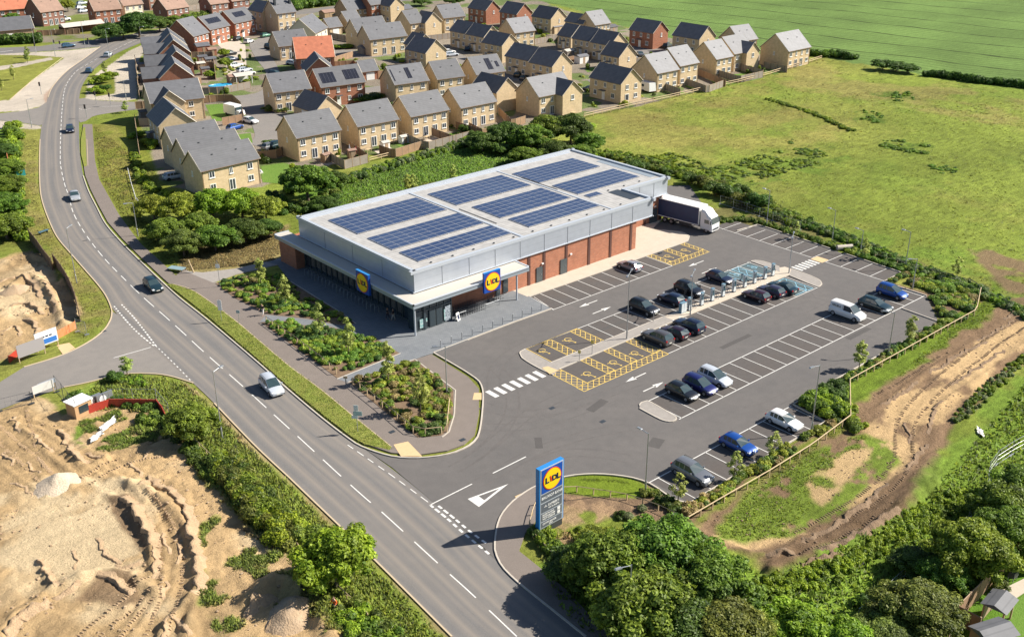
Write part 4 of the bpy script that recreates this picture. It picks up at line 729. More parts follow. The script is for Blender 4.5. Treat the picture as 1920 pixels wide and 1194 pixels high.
# ---------------------------------------------------------------- bollards, hoops, trolleys, A-board
b = MB(); b.tube([(0, 0, 0), (0, 0, 1.0)], .065, 8); b.tube([(0, 0, 1.0), (0, 0, 1.04)], [.065, .02], 8, cap=True)
ORD = 'first second third fourth fifth sixth seventh eighth ninth tenth eleventh twelfth thirteenth fourteenth fifteenth sixteenth seventeenth eighteenth nineteenth twentieth'.split()
bol0 = None
for i in range(11):
    x = 72.3+i*1.757; t = bpy.data.objects.new('bollard', b.mesh('bollard', M['galv']) if i == 0 else bol0.data); COL.objects.link(t); bol0 = bol0 or t; t.location = (x, 97.75, .12)
    tag(t, 'slim steel bollard on the plaza kerb, %s counting from the flower bed corner' % ORD[i], 'bollard', 'bollards along the plaza kerb')
hp = None
for i in range(20):
    y = 112.2+i*.98; t = bpy.data.objects.new('cycle_hoop', None)
    if hp is None:
        b = MB(); b.tube([(0, 0, 0), (0, 0, .8), (.12, 0, .95), (.58, 0, .95), (.7, 0, .8), (.7, 0, 0)], .035, 6); hm = b.mesh('cycle_hoop', M['galv']); hp = 1
    t = bpy.data.objects.new('cycle_hoop', hm); COL.objects.link(t); t.location = (71.9, y, .12); tag(t, 'low steel hoop before the shaded shop front, %s counting from the lobby end' % ORD[i], 'cycle hoop', 'hoops in front of the shop windows')
# trolleys: nested rows in the trolley bay
tb = MB()
for s_ in (-1, 1): tb.tube([(0, s_*.25, .12), (.9, s_*.22, .16)], .016, 4); tb.tube([(0, s_*.25, .12), (.08, s_*.26, .95)], .018, 4)
for z in (.45, .62, .8, .98):
    k = (z-.45)*.12; tb.tube([(0, -.27, z), (.95+k, -.22-k, z), (.95+k, .22+k, z), (0, .27, z)], .009, 4)
for i in range(7): tb.tube([(.05+i*.15, -.26, .45), (.05+i*.155, -.28, 1.0)], .006, 3); tb.tube([(.05+i*.15, .26, .45), (.05+i*.155, .28, 1.0)], .006, 3)
tb.tube([(-.1, -.28, 1.05), (-.1, .28, 1.05)], .022, 5)
tw = MB(); 
for x in (.08, .85):
    for y in (-.24, .24): tw.disc((x, y-.015, .07), .07, (0, 1, 0), 10, th=.03)
tbm, twm = tb.mesh('basket_frame', mat('dull_steel', (.10, .105, .115), .7, .1, .2)), tw.mesh('castor', M['black'])
for r_, (x0, y0, n_) in enumerate(((79.3, 104.9, 11), (79.6, 104.2, 12), (79.9, 103.5, 9), (86., 104.6, 5))):
    for i in range(n_):
        lab = 'shopping trolley in the %s, %s from its lobby end' % (('row against the brick wall', 'middle nested row', 'outer nested row', 'short row by the column')[r_], ORD[i])
        t = thing('shopping_trolley', lab, 'trolley', (x0+i*.42, y0, .12), 0, 'shopping trolleys nested under the canopy'); link('basket_frame', tbm, t); link('castors', twm, t)
mb = MB()
t = thing('trolley_bay_rail', 'low tubular rail guarding the rows of trolleys', 'rail', (79.2, 103., .12))
mb.tube([(0, 0, 0), (0, 0, .9), (1.5, 0, .9), (1.5, 0, 0)], .035, 6); mb.tube([(5, 0, 0), (5, 0, .8), (7.5, 0, .8), (7.5, 0, 0)], .035, 6); mb.build('rail', M['galv'], t)
t = thing('pavement_sign', 'small A-shaped board standing by the lobby door', 'sign', (79.1, 102.9, .12), R(20))
for s_ in (-1, 1):
    b = MB(); b.quad([(-.35, s_*.3, 0), (.35, s_*.3, 0), (.35, s_*.04, 1.1), (-.35, s_*.04, 1.1)]); b.quad([(-.35, s_*.26, 0), (-.35, s_*.0, 1.1), (.35, s_*.0, 1.1), (.35, s_*.26, 0)]); b.build('board', M['white'], t)
b = MB(); b.quad([(-.2, -.28, .25), (.2, -.28, .25), (.2, -.12, .85), (-.2, -.12, .85)]); b.build('poster', M['sdark'], t)
# ---------------------------------------------------------------- chargers
def charger(x, y, lab):
    t = thing('ev_charger', lab, 'charger', (x, y, .1), 0, 'electric car chargers on the paved strip')
    b = MB(); b.box((0, 0, 0), (.55, .42, .12)); b.build('base', M['dark'], t)
    b = MB(); b.box((0, 0, .12), (.5, .36, 1.75), taper=.94); bd = b.build('cabinet', M['chw'], t)
    b = MB(); b.box((0, -.19, .9), (.36, .02, .85)); b.box((0, .19, .9), (.36, .02, .85)); b.build('front_panel', M['chd'], t)
    b = MB(); b.box((0, -.205, 1.35), (.24, .012, .2)); b.build('screen', M['glass'], t)
    b = MB(); b.box((0, 0, 1.87), (.56, .42, .07)); b.build('cap', M['chb'], t)
    b = MB()
    for s_ in (-1, 1): b.tube([(s_*.26, -.1, 1.5), (s_*.42, -.14, .9), (s_*.36, -.12, .45), (s_*.3, -.14, .9), (s_*.28, -.16, 1.15)], .022, 5)
    b.build('cable', M['black'], t); return t
M['chw'] = mat('charger_white', (.55, .60, .62), .4); M['chd'] = mat('charger_teal', (.03, .08, .11), .35); M['chb'] = mat('charger_blue', (.14, .24, .31), .4)
cx = (105.2, 107.8, 110.1, 112.5, 115.0, 117.5, 119.8, 122.3, 124.2)
words = ('first', 'second', 'third', 'fourth', 'fifth', 'sixth', 'seventh', 'eighth', 'ninth and last')
for i, x in enumerate(cx): charger(x, 84.1, 'slim blue-white car charger, %s from the western end of the charging strip' % words[i])
b = MB(); 
for i, x in enumerate(cx[:-1]):
    o = MB(); 
    for k in (0, 1): o.tube([(0, 0, 0), (0, 0, .75)], .04, 6)
    o.tube([(0, -.35, 0), (0, -.35, .7), (0, .35, .7), (0, .35, 0)], .04, 6); q = o.build('hoop_barrier', M['galv']); q.location = (x+1.2, 84.25, .1)
    tag(q, 'low steel hoop barrier between the %s and %s chargers from the west' % (ORD[i], ORD[i+1]), 'barrier', 'hoop barriers between the chargers')
fp = thing('feeder_pillar', 'blue-grey electrical cabinet at the western end of the charging strip', 'cabinet', (104.0, 84.3, .1))
b = MB(); b.box((0, 0, 0), (1.1, .5, 1.5)); b.build('cabinet', M['chb'], fp); b = MB(); b.box((-.27, -.26, .1), (.5, .02, 1.3)); b.box((.27, -.26, .1), (.5, .02, 1.3)); b.build('door', M['chw'], fp)
# ---------------------------------------------------------------- houses
M['buff'] = brickmat('buff_brick', (.64, .49, .30), (.55, .42, .25), (.54, .46, .35)); M['buffd'] = brickmat('tan_brick', (.43, .30, .18), (.36, .25, .15), (.35, .29, .22))
M['redb'] = brickmat('orange_red_brick', (.40, .15, .085), (.32, .12, .07), (.33, .26, .2)); M['redd'] = brickmat('brown_red_brick', (.30, .14, .10), (.24, .11, .08), (.28, .22, .18))
M['rend'] = mat('cream_render', (.72, .66, .50), .8, noise_=[(.8, .3, (.62, .56, .42))])
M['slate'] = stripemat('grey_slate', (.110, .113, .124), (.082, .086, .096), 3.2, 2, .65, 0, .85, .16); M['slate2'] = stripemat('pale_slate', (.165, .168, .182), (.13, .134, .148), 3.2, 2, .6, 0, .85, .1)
M['tile'] = stripemat('brown_tile', (.30, .19, .14), (.22, .14, .1), 3.2, 2, .7, 0, .85); M['otile'] = stripemat('orange_tile', (.50, .17, .09), (.36, .12, .07), 3.2, 2, .7, 0, .85)
M['upvc'] = mat('white_window_frame', (.78, .78, .76), .4); M['barge'] = mat('bargeboard', (.62, .55, .44), .6); M['wglass'] = mat('house_window_glass', (.045, .055, .07), .12, spec=.7); M['gutter'] = mat('brown_downpipe', (.16, .08, .03), .6)
wm, pm = {}, {}
def winmesh(w_, h_):
    k = (round(w_, 1), round(h_, 1))
    if k not in wm:
        b = MB(); b.box((0, 0, 0), (w_, .1, .1)); b.box((0, 0, h_-.1), (w_, .1, .1)); b.box((-w_/2+.05, 0, .1), (.1, .1, h_-.2)); b.box((w_/2-.05, 0, .1), (.1, .1, h_-.2)); b.box((0, 0, .1), (.09, .1, h_-.2)); b.box((0, -.04, -.1), (w_+.14, .16, .1))
        wm[k] = b.mesh('window_frame', M['upvc']); b = MB(); b.box((0, .01, .1), (w_-.2, .05, h_-.2)); pm[k] = b.mesh('pane', M['wglass'])
    return wm[k], pm[k]
def addwin(parent, x, y, z, w_, h_, rz=0, name='window'):
    a, b = winmesh(w_, h_); o = link(name, a, parent, (x, y, z), rz); link('pane', b, o); return o
def house(label, x, y, ang, L_, D, he=5.0, axis='x', wall='buff', roof='slate', pitch=41, wins=4, garden=True, doors=True, solar=None, name='house', cat='house', extra=None, group='houses of the estate'):
    t = thing(name, label, cat, (x, y, 0), R(ang), group); tp = math.tan(R(pitch)); big = he > 3.5
    sp_ = D if axis == 'x' else L_; hr = he+sp_/2*tp; w_ = MB()
    n = len(w_.v)
    w_.v += [(0, 0, 0), (L_, 0, 0), (L_, D, 0), (0, D, 0), (0, 0, he), (L_, 0, he), (L_, D, he), (0, D, he)]
    if axis == 'x':
        w_.v += [(0, D/2, hr), (L_, D/2, hr)]; fs = [(0, 1, 5, 4), (2, 3, 7, 6), (3, 0, 4, 8, 7), (1, 2, 6, 9, 5)]
    else:
        w_.v += [(L_/2, 0, hr), (L_/2, D, hr)]; fs = [(0, 1, 5, 8, 4), (2, 3, 7, 9, 6), (3, 0, 4, 7), (1, 2, 6, 5)]
    for f in fs: w_.f.append(f); w_.m.append(0)
    w_.build('wall', M[wall], t)
    r_ = MB(); ov, th = .32, .16; og = .22; b_ = MB()
    def slope(p0, p1, p2, p3):  # eave0, eave1, ridge1, ridge0 (ccw from above)
        up = Vector((0, 0, th)); P = [Vector(p) for p in (p0, p1, p2, p3)]; Q = [p+up for p in P]; k = len(r_.v); r_.v += [tuple(p) for p in P+Q]
        for f in ((4, 5, 6, 7), (3, 2, 1, 0), (0, 1, 5, 4), (1, 2, 6, 5), (3, 0, 4, 7)): r_.f.append(tuple(k+i for i in f)); r_.m.append(0)
    if axis == 'x':
        e = he-ov*tp+.02; h2 = hr+.02
        slope((-og, -ov, e), (L_+og, -ov, e), (L_+og, D/2, h2), (-og, D/2, h2)); slope((L_+og, D+ov, e), (-og, D+ov, e), (-og, D/2, h2), (L_+og, D/2, h2))
        gb = [((xx, -ov, e), (xx, D/2, h2)) for xx in (-og-.03, L_+og+.03)]+[((xx, D+ov, e), (xx, D/2, h2)) for xx in (-og-.03, L_+og+.03)]
    else:
        e = he-ov*tp+.02; h2 = hr+.02
        slope((-ov, D+og, e), (-ov, -og, e), (L_/2, -og, h2), (L_/2, D+og, h2)); slope((L_+ov, -og, e), (L_+ov, D+og, e), (L_/2, D+og, h2), (L_/2, -og, h2))
        gb = [((-ov, yy, e), (L_/2, yy, h2)) for yy in (-og-.03, D+og+.03)]+[((L_+ov, yy, e), (L_/2, yy, h2)) for yy in (-og-.03, D+og+.03)]
    ro = r_.build('roof', M[roof], t)
    for i_, j_ in ((0, 2), (1, 3)):
        b_ = MB(); p0, pk, p1 = gb[i_][0], gb[i_][1], gb[j_][0]; b_.tube([(q[0], q[1], q[2]+.1) for q in (p0, pk, p1)], .09, 4); b_.build('bargeboard', M['barge'], t)
    if axis == 'x':
        g_ = MB(); g_.tube([(-og, -ov-.05, e+.1), (L_+og, -ov-.05, e+.1)], .06, 5); g_.tube([(.15, -.08, 0), (.15, -.08, he-.3)], .045, 5); g_.tube([(L_-.15, -.08, 0), (L_-.15, -.08, he-.3)], .045, 5); g_.build('gutter', M['gutter'], t)
    if axis == 'x' and big:
        for u_ in (.3, .72): v_ = MB(); yy_ = D*.30; v_.box((L_*u_, yy_, e+(yy_+ov)*tp+.12), (.32, .3, .12)); v_.build('roof_vent', M['dark'], ro)
    if solar and axis == 'x':
        for (u0, u1, v0, v1) in solar:
            s_ = MB(); q = lambda u, v: (L_*u, -ov+(D/2+ov)*v, e+(h2-e)*v+th+.07); s_.quad([q(u0, v0), q(u1, v0), q(u1, v1), q(u0, v1)])
            for p in (q(u0, v0),): pass
            m_ = s_; c = len(m_.v); m_.v += [tuple(Vector(p)-Vector((0, 0, .09))) for p in m_.v[:4]]; m_.f += [(0, 4, 5, 1), (1, 5, 6, 2), (2, 6, 7, 3), (3, 7, 4, 0)]; m_.m += [0]*4
            m_.build('solar_panel', M['hpv'], ro)
    if big:
        if axis == 'x':
            n_ = wins; xs_ = [L_*(i+.5)/n_ for i in range(n_)]
            for i, wx in enumerate(xs_):
                ww = 1.15 if i in (0, n_-1) else .75; addwin(t, wx, -.03, he-1.75 if he < 6 else he-1.6, ww, 1.2)
                if he > 6: addwin(t, wx, -.03, he-4.2, ww, 1.2)
                if garden and i in (1, n_-2) and n_ > 2 or not garden and i == 1:
                    d = MB(); d.box((wx, -.03, .1), (1.3 if garden else 1.0, .12, 2.15)); dd = d.build('door', M['upvc'], t); g2 = MB()
                    if garden: g2.box((wx-.3, -.1, .3), (.42, .04, 1.85)); g2.box((wx+.3, -.1, .3), (.42, .04, 1.85)); g2.build('pane', M['wglass'], dd)
                    else: g2.box((wx, -.1, 1.5), (.4, .04, .5)); g2.build('pane', M['wglass'], dd); c = MB(); c.box((wx, -.5, 2.4), (1.6, .9, .12)); c.build('porch_canopy', M[roof], t)
                else: addwin(t, wx, -.03, 1.0, 1.2 if ww > 1 else .8, 1.1)
            if wins > 2: addwin(t, -.03, D*.5, he-1.7, .5, 1.0, R(-90))
        else:
            if L_ > 6.0 and wins > 2:
                addwin(t, L_*.3, -.03, he-1.7, 1.0, 1.2); addwin(t, L_*.72, -.03, he-1.7, 1.0, 1.2); addwin(t, L_*.72, -.03, 1.0, 1.2, 1.1); d = MB(); d.box((L_*.3, -.03, .1), (1.3, .12, 2.1)); dd = d.build('door', M['upvc'], t); g2 = MB(); g2.box((L_*.3, -.1, .3), (1.0, .04, 1.8)); g2.build('pane', M['wglass'], dd)
            elif wins: addwin(t, L_*.55, -.03, he-1.5, .6, 1.1)
            for i in range(3): addwin(t, -.03, D*(.2+.3*i), he-1.75, .9, 1.2, R(-90))
            addwin(t, -.03, D*.25, 1., 1.1, 1.2, R(-90)); d = MB(); d.box((-.03, D*.55, .1), (.12, 1.0, 2.1)); dd = d.build('door', M['upvc'], t); c = MB(); c.box((-.55, D*.55, 2.4), (1.0, 1.8, .14)); c.build('porch_canopy', M[roof], t); addwin(t, -.03, D*.82, 1., 1.1, 1.2, R(-90))
    else:
        d = MB(); d.box((-.03, D*.5, .05), (.1, min(2.4, D*.6), 2.0)) if axis == 'y' else d.box((L_*.5, -.03, .05), (min(2.4, L_*.6), .1, 2.0)); d.build('garage_door', M['upvc'], t)
    if extra: extra(t, L_, D, he, hr)
    return t
M['hpv'] = stripemat('solar_panel_dark', (.018, .02, .03), (.10, .10, .12), 1.1, 0, .2, 0, .95)
def gwing(x0, w_, proj, wall, roof, he_=None, wins=True):
    "projecting gabled wing on the -Y side"
    def f(t, L_, D, he, hr):
        h = he_ or he; tp = math.tan(R(41)); top = h+w_/2*tp; m = MB(); y0, y1 = -proj, D/2
        m.v += [(x0, y0, 0), (x0+w_, y0, 0), (x0+w_, 0, 0), (x0, 0, 0), (x0, y0, h), (x0+w_, y0, h), (x0+w_, 0, h), (x0, 0, h), (x0+w_/2, y0, top)]
        m.f += [(0, 1, 5, 8, 4), (1, 2, 6, 5), (3, 0, 4, 7)]; m.m += [0]*3; m.build('wall', M[wall], t)
        r_ = MB(); ov = .3; e = h-ov*tp+.05; yb = w_/2
        for sgn in (-1, 1):
            xe = x0-ov if sgn < 0 else x0+w_+ov; P = [(xe, y0-.2, e), (x0+w_/2, y0-.2, top+.05), (x0+w_/2, yb+.35, top+.05), (xe, -.2, e)]; Q = [(a, b, c+.15) for a, b, c in P]; k = len(r_.v); r_.v += P+Q
            for fc in ((0, 1, 2, 3), (4, 5, 6, 7), (0, 1, 5, 4), (3, 0, 4, 7)): r_.f.append(tuple(k+i for i in (fc if sgn > 0 else fc[::-1]))); r_.m.append(0)
        r_.build('roof', M[roof], t); b_ = MB(); b_.tube([(x0-ov, y0-.24, e+.1), (x0+w_/2, y0-.24, top+.14), (x0+w_+ov, y0-.24, e+.1)], .09, 4); b_.build('bargeboard', M['barge'], t)
        if wins: addwin(t, x0+w_*.5, y0-.03, h-1.5, 1.0, 1.2)
    return f
def hx(x1, y1, x2, y2, z, c):
    s = {'L1': (0, 0), 'M1': (480, 0), 'R1': (960, 0), 'X1': (1440, 0), 'L2': (0, 300)}[c]; a = G(s[0]+x1/3.98, s[1]+y1/3.98, z); b_ = G(s[0]+x2/3.98, s[1]+y2/3.98, z); return a, math.hypot(b_[0]-a[0], b_[1]-a[1])
def HX(label, c, x1, y1, x2, y2, ang=0, D=8.3, he=5.0, L_=None, **k):
    a, l = hx(x1, y1, x2, y2, he, c); return house(label, a[0]+.3, a[1]+.3, ang, (L_ or l)-.5, D, he, **k)
NR = 'buff house in the near row behind the store, '
HX(NR+'leftmost of four, beside the round tree', 'M1', 300, 1033, 640, 968, -1)
HX(NR+'second from the left', 'M1', 757, 947, 1073, 890, -2)
HX(NR+'third from the left', 'M1', 1155, 873, 1448, 818, -1)
HX(NR+'rightmost of four', 'M1', 1528, 808, 1800, 755, -1)
HX('buff house with blank grey roof at the street corner behind the near row', 'M1', 130, 695, 425, 665, -10)
HX('red brick pair of houses with two dark solar arrays on its grey roof', 'M1', 485, 655, 820, 610, -8, wall='redb', solar=[(.06, .38, .2, .72), (.6, .92, .25, .75)], garden=False)
HX('buff house with one small blue solar panel and a thin roof strip', 'M1', 1035, 635, 1295, 600, -8, solar=[(.45, .58, .25, .8), (.03, .06, .2, .8)], wins=3)
HX('buff house with plain grey roof between the two solar roofed ones', 'M1', 1355, 595, 1570, 570, -8, wins=3)
HX('buff house with one upright dark solar array near the right gable', 'M1', 1645, 560, 1865, 530, -8, solar=[(.48, .66, .2, .8), (.8, .9, .3, .6)], wins=3)
HX('small red brick garage with grey roof behind the red pair', 'M1', 790, 540, 925, 525, -8, D=5.5, he=2.5, wall='redb', cat='garage', name='garage', group='garages of the estate')
HX('long buff terrace with wide grey roof at the middle of the estate', 'M1', 850, 300, 1135, 268, -6)
HX('buff house whose grey roof shows behind the long terrace', 'M1', 755, 248, 990, 220, -6)
HX('low buff house with grey roof before the orange roofed bungalow', 'M1', 170, 350, 405, 325, -8, he=4.2)
a_, l_ = hx(440, 250, 535, 205, 5, 'M1'); house('house with cream rendered side turned at an angle to its neighbours', a_[0], a_[1], 39, 11.5, 9.5, wall='rend', wins=3)
HX('tall pale three-storey house with two dark chimneys at the upper left', 'M1', 155, 105, 285, 90, 0, he=7.0, L_=7.6, D=9, wins=3, garden=False, extra=lambda t, L_, D, he, hr: [(lambda b: b.build('chimney', M['dark'], t))(MB().box((x_, D*.3, hr-1.6), (.7, .7, 2.2))) for x_ in (.9, L_-.5)])
HX('tall buff house with narrow front gable beside the three-storey one', 'M1', 45, 95, 115, 70, 0, he=6.6, L_=7.2, D=10, axis='y')
HX('red brick house with one solar array, farthest of the three along the bend', 'L1', 1745, 178, 1900, 140, 22, wall='redb', solar=[(.25, .75, .4, .75)], garden=False, L_=11)
HX('red brick house with one solar array, middle of the three along the bend', 'L1', 1565, 225, 1700, 190, 24, wall='redb', solar=[(.15, .8, .4, .75)], garden=False, L_=10)
HX('red brick house with plain roof, nearest of the three along the bend', 'L1', 1440, 275, 1515, 245, 30, wall='redb', garden=False, L_=8.5, D=10.5)
for i_, (a1, b1, a2, b2, o_) in enumerate(((1190, 590, 1465, 575, 'nearest of the four by the road'), (1205, 495, 1420, 480, 'second nearest of the four by the road'), (1190, 405, 1395, 400, 'third of the four by the road'), (1170, 350, 1370, 345, 'farthest of the four by the road'))):
    def wing(t, L_, D, he, hr):
        m = MB(); m.box((-1.9, D*.62, 0), (4.0, 5.4, 4.6)); m.build('wall', M['redd'], t); r_ = MB(); P = [(-4.2, D*.62-3, 4.5), (L_/2, D*.62-3, 4.5), (L_/2, D*.62, 7.0), (-4.2, D*.62, 7.0)]; Q = [(-4.2, D*.62+3, 4.5), (L_/2, D*.62+3, 4.5)]
        r_.v += P+Q; r_.f += [(0, 1, 2, 3), (3, 2, 5, 4), (0, 3, 4)]; r_.m += [0]*3; r_.build('roof', M['slate'], t)
    HX('red brick gabled house with a side wing, '+o_, 'L1', a1, b1, a2, b2, -20, D=10, axis='y', wall='redb', L_=8.6, wins=0, extra=wing)
HX('buff house with broad grey roof and a front gable at the side road corner', 'L1', 1120, 775, 1510, 740, -12, D=8.5, L_=12.5, extra=gwing(.8, 6.3, 2.2, 'buff', 'slate'), wins=2)
HX('buff house with large sunlit front gable beside the roadside gardens', 'L1', 1180, 948, 1450, 920, -12, D=11.5, axis='y', L_=8.2, wins=0)
HX('grey roofed buff house, farthest of three stepped ones beside the verge', 'L1', 1290, 1090, 1690, 1030, -3, L_=10.6, D=6.6, wins=3)
HX('grey roofed buff house, middle of three stepped ones beside the verge', 'L1', 1395, 1190, 1800, 1130, -1, L_=12, D=7.2, wins=3)
HX('grey roofed buff house, nearest of three stepped ones beside the verge', 'L2', 1495, 87, 1930, -35, 4, L_=12.6, D=6.8, wins=3)
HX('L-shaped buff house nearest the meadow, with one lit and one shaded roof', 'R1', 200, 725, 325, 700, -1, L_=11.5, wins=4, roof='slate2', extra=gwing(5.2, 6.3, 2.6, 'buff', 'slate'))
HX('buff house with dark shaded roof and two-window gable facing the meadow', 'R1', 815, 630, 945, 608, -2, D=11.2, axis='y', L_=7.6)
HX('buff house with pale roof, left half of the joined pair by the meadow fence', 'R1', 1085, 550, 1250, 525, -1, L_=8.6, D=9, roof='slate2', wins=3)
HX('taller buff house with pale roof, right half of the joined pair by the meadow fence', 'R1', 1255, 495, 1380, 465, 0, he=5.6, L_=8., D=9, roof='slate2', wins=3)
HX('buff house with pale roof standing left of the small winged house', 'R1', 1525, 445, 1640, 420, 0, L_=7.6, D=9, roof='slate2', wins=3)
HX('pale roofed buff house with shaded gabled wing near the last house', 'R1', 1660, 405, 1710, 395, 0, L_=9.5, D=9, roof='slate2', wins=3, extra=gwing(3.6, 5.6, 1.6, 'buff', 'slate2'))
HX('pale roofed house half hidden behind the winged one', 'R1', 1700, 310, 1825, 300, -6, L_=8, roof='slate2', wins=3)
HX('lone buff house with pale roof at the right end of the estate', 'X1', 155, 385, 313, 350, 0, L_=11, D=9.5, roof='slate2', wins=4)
def yh(label, c, x1, y1, x2, y2, D=9.5, ang=0, **k): return HX(label, c, x1, y1, x2, y2, ang, D=D, axis='y', **{'L_': 7.6, 'wins': 1, **k})
yh('large buff house with dark roof beside the crop field', 'R1', 1400, 295, 1500, 270, D=10.5, L_=8)
yh('red brick house with grey porch gable beside the crop field', 'R1', 1055, 250, 1145, 240, D=10, wall='redb', L_=7.4)
yh('small buff house with dark roof, nearest of three behind the meadow row', 'R1', 800, 430, 925, 400, D=7, he=4.2)
yh('buff house with dark roof, middle of three behind the meadow row', 'R1', 735, 340, 850, 330, D=8)
yh('buff house with dark roof, left of the middle one behind the meadow row', 'R1', 590, 310, 680, 285, D=8)
yh('low dark roofed house at the far left of that row', 'R1', 440, 280, 530, 260, D=6, he=4)
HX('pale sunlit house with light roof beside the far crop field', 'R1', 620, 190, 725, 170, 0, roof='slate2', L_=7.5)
yh('dark roofed house joined to the pale one by the far crop field', 'R1', 530, 180, 600, 165, D=8.5, L_=6)
yh('buff and red house with front gable at the edge of the rough field', 'R1', 290, 145, 395, 125, D=9.5)
yh('red brick house with dark roof at the top of the estate, right one', 'R1', 35, 110, 125, 85, D=9, wall='redb')
yh('red brick house with pale gabled dormer at the top of the estate, left one', 'M1', 1715, 80, 1810, 70, D=10, wall='redb', L_=7)
HX('buff house with grey roof and white porch below the red one', 'M1', 1400, 138, 1555, 125, -6, L_=9, garden=False, wins=3)
yh('buff house with dark roof and blank sunlit gable, west of the white porch', 'M1', 1262, 175, 1390, 165, D=6.5, L_=7.2)
HX('grey roofed buff house adjoining the blank gable', 'M1', 1150, 180, 1230, 170, 0, L_=6, wins=2)
yh('tall buff house with dark roof and sunlit gable in the centre of the estate', 'M1', 1265, 400, 1410, 380, D=9.5, L_=7.8)
yh('dark roofed house joined behind the tall central gable', 'M1', 1195, 345, 1290, 330, D=6, L_=7)
yh('buff terraced house with dark roof, farthest in the slanting terrace', 'M1', 1580, 255, 1680, 230, D=9, L_=7)
yh('buff terraced house with dark roof, second in the slanting terrace', 'M1', 1700, 280, 1810, 265, D=8.5, L_=7)
yh('buff terraced house with small dormers, third in the slanting terrace', 'M1', 1835, 345, 1940, 325, D=9, L_=7)
yh('buff terraced house with pale dormers, fourth in the slanting terrace', 'R1', 130, 455, 235, 400, D=10, L_=7.5)
yh('buff house with plain gable closing the slanting terrace, nearest the street', 'R1', 300, 500, 455, 480, D=9, L_=7.8)
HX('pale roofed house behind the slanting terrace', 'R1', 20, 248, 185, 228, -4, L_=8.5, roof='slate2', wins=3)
yh('low buff garage with dark roof tucked behind the leftmost near house', 'M1', 440, 840, 655, 820, D=10, he=2.6, L_=7.5, name='garage', cat='garage', group='garages of the estate')
yh('buff house with dark roof beyond the right end of the near row', 'M1', 1795, 695, 1945, 665, D=9.5, L_=7.2, wins=0)
HX('orange tiled bungalow in the middle of the estate', 'M1', 300, 440, 570, 440, -25, he=4.2, L_=11, D=11, wall='redb', roof='otile', wins=3)
yh('red brick house with dark roof in front of the orange tiled bungalow', 'M1', 365, 540, 560, 540, D=10, he=4.5, wall='redb', L_=8, ang=-25, wins=0)
HX('buff terrace with tan roof at the top centre of the estate', 'M1', 680, 80, 808, 60, 0, wall='buffd', L_=9)
HX('tall red brick house at the top centre of the estate', 'M1', 855, 40, 960, 25, 0, he=6.4, wall='redb', L_=8, garden=False)
yh('tall buff gabled house at the top centre of the estate', 'M1', 1000, 50, 1105, 45, D=8, he=6.2, L_=6.5)
HX('low buff house beside the small garages at the top of the estate', 'M1', 690, 180, 765, 165, 0, he=3.2, L_=6, D=8, name='garage', cat='garage', group='garages of the estate')
HX('small grey roofed garage with a white car before it', 'M1', 545, 210, 630, 205, 0, he=2.6, L_=5.5, D=6, name='garage', cat='garage', group='garages of the estate')
HX('orange roofed brick house at the top left corner', 'L1', -20, 80, 140, 72, -8, L_=11, wall='redb', roof='otile', group='houses beyond the bend')
HX('brown brick house with sloping orange brick gable near the top left corner', 'L1', 300, 95, 370, 85, 10, L_=9, D=11, wall='redd', roof='tile', group='houses beyond the bend')
HX('brown tiled house with a grey garage wing behind the roadside trees', 'L1', 700, 85, 890, 70, -4, L_=10, wall='redb', roof='tile', group='houses beyond the bend')
HX('brown tiled brick house with four small square windows behind the trees', 'L1', 1240, 75, 1380, 50, 12, L_=10, wall='redd', roof='tile', group='houses beyond the bend')
HX('brown tiled brick house beyond the long hedge, left one', 'L1', 1570, 35, 1690, 20, 5, L_=8, wall='redd', roof='tile', wins=3, group='houses beyond the bend')
HX('brown tiled brick house beyond the long hedge, right one', 'L1', 1730, 12, 1850, -5, 5, L_=8, wall='redd', roof='tile', wins=3, group='houses beyond the bend')
HX('low dark roofed building behind the clipped hedge at the left edge', 'L1', -130, 245, 105, 235, -8, he=3.2, L_=16, D=8, wall='buffd', name='outbuilding', cat='building', group='houses beyond the bend')
HX('white fronted house glimpsed between the brown roofs at the top', 'L1', 920, 45, 1030, 30, 5, L_=8, wall='rend', roof='tile', wins=3, group='houses beyond the bend')
HX('brown roofed house at the top edge right of the parked cars', 'L1', 1100, -20, 1150, -25, 5, L_=9, wall='redd', roof='tile', wins=3, group='houses beyond the bend')
# ---------------------------------------------------------------- vehicles
M['tyre'] = mat('tyre', (.018, .018, .018), .8); M['rim'] = mat('alloy_rim', (.45, .46, .48), .35, .7); M['cglass'] = mat('car_glass', (.035, .06, .068), .07, spec=.8)
M['lamp'] = mat('headlamp_glass', (.75, .78, .8), .1, spec=.8); M['tail'] = mat('tail_lamp', (.35, .01, .01), .25); M['plate'] = mat('number_plate', (.7, .69, .6), .5); M['trim'] = mat('black_trim', (.025, .026, .028), .5)
_paint = {}
def paint(c):
    if c not in _paint: _paint[c] = mat('car_paint', c, .32, .25 if max(c) < .5 else .1, coat=.8)
    return _paint[c]
def loft(mb, secs, m=0, flip=False, close_ends=True):
    n = len(secs[0]); base = len(mb.v)
    for s_ in secs: mb.v += s_
    for i in range(len(secs)-1):
        for j in range(n-1):
            a = base+i*n+j; f = (a, a+1, a+n+1, a+n); mb.f.append(f[::-1] if flip else f); mb.m.append(m)
    if close_ends: mb.f.append(tuple(base+j for j in range(n))); mb.m.append(m); e = base+(len(secs)-1)*n; mb.f.append(tuple(e+j for j in range(n))[::-1]); mb.m.append(m)
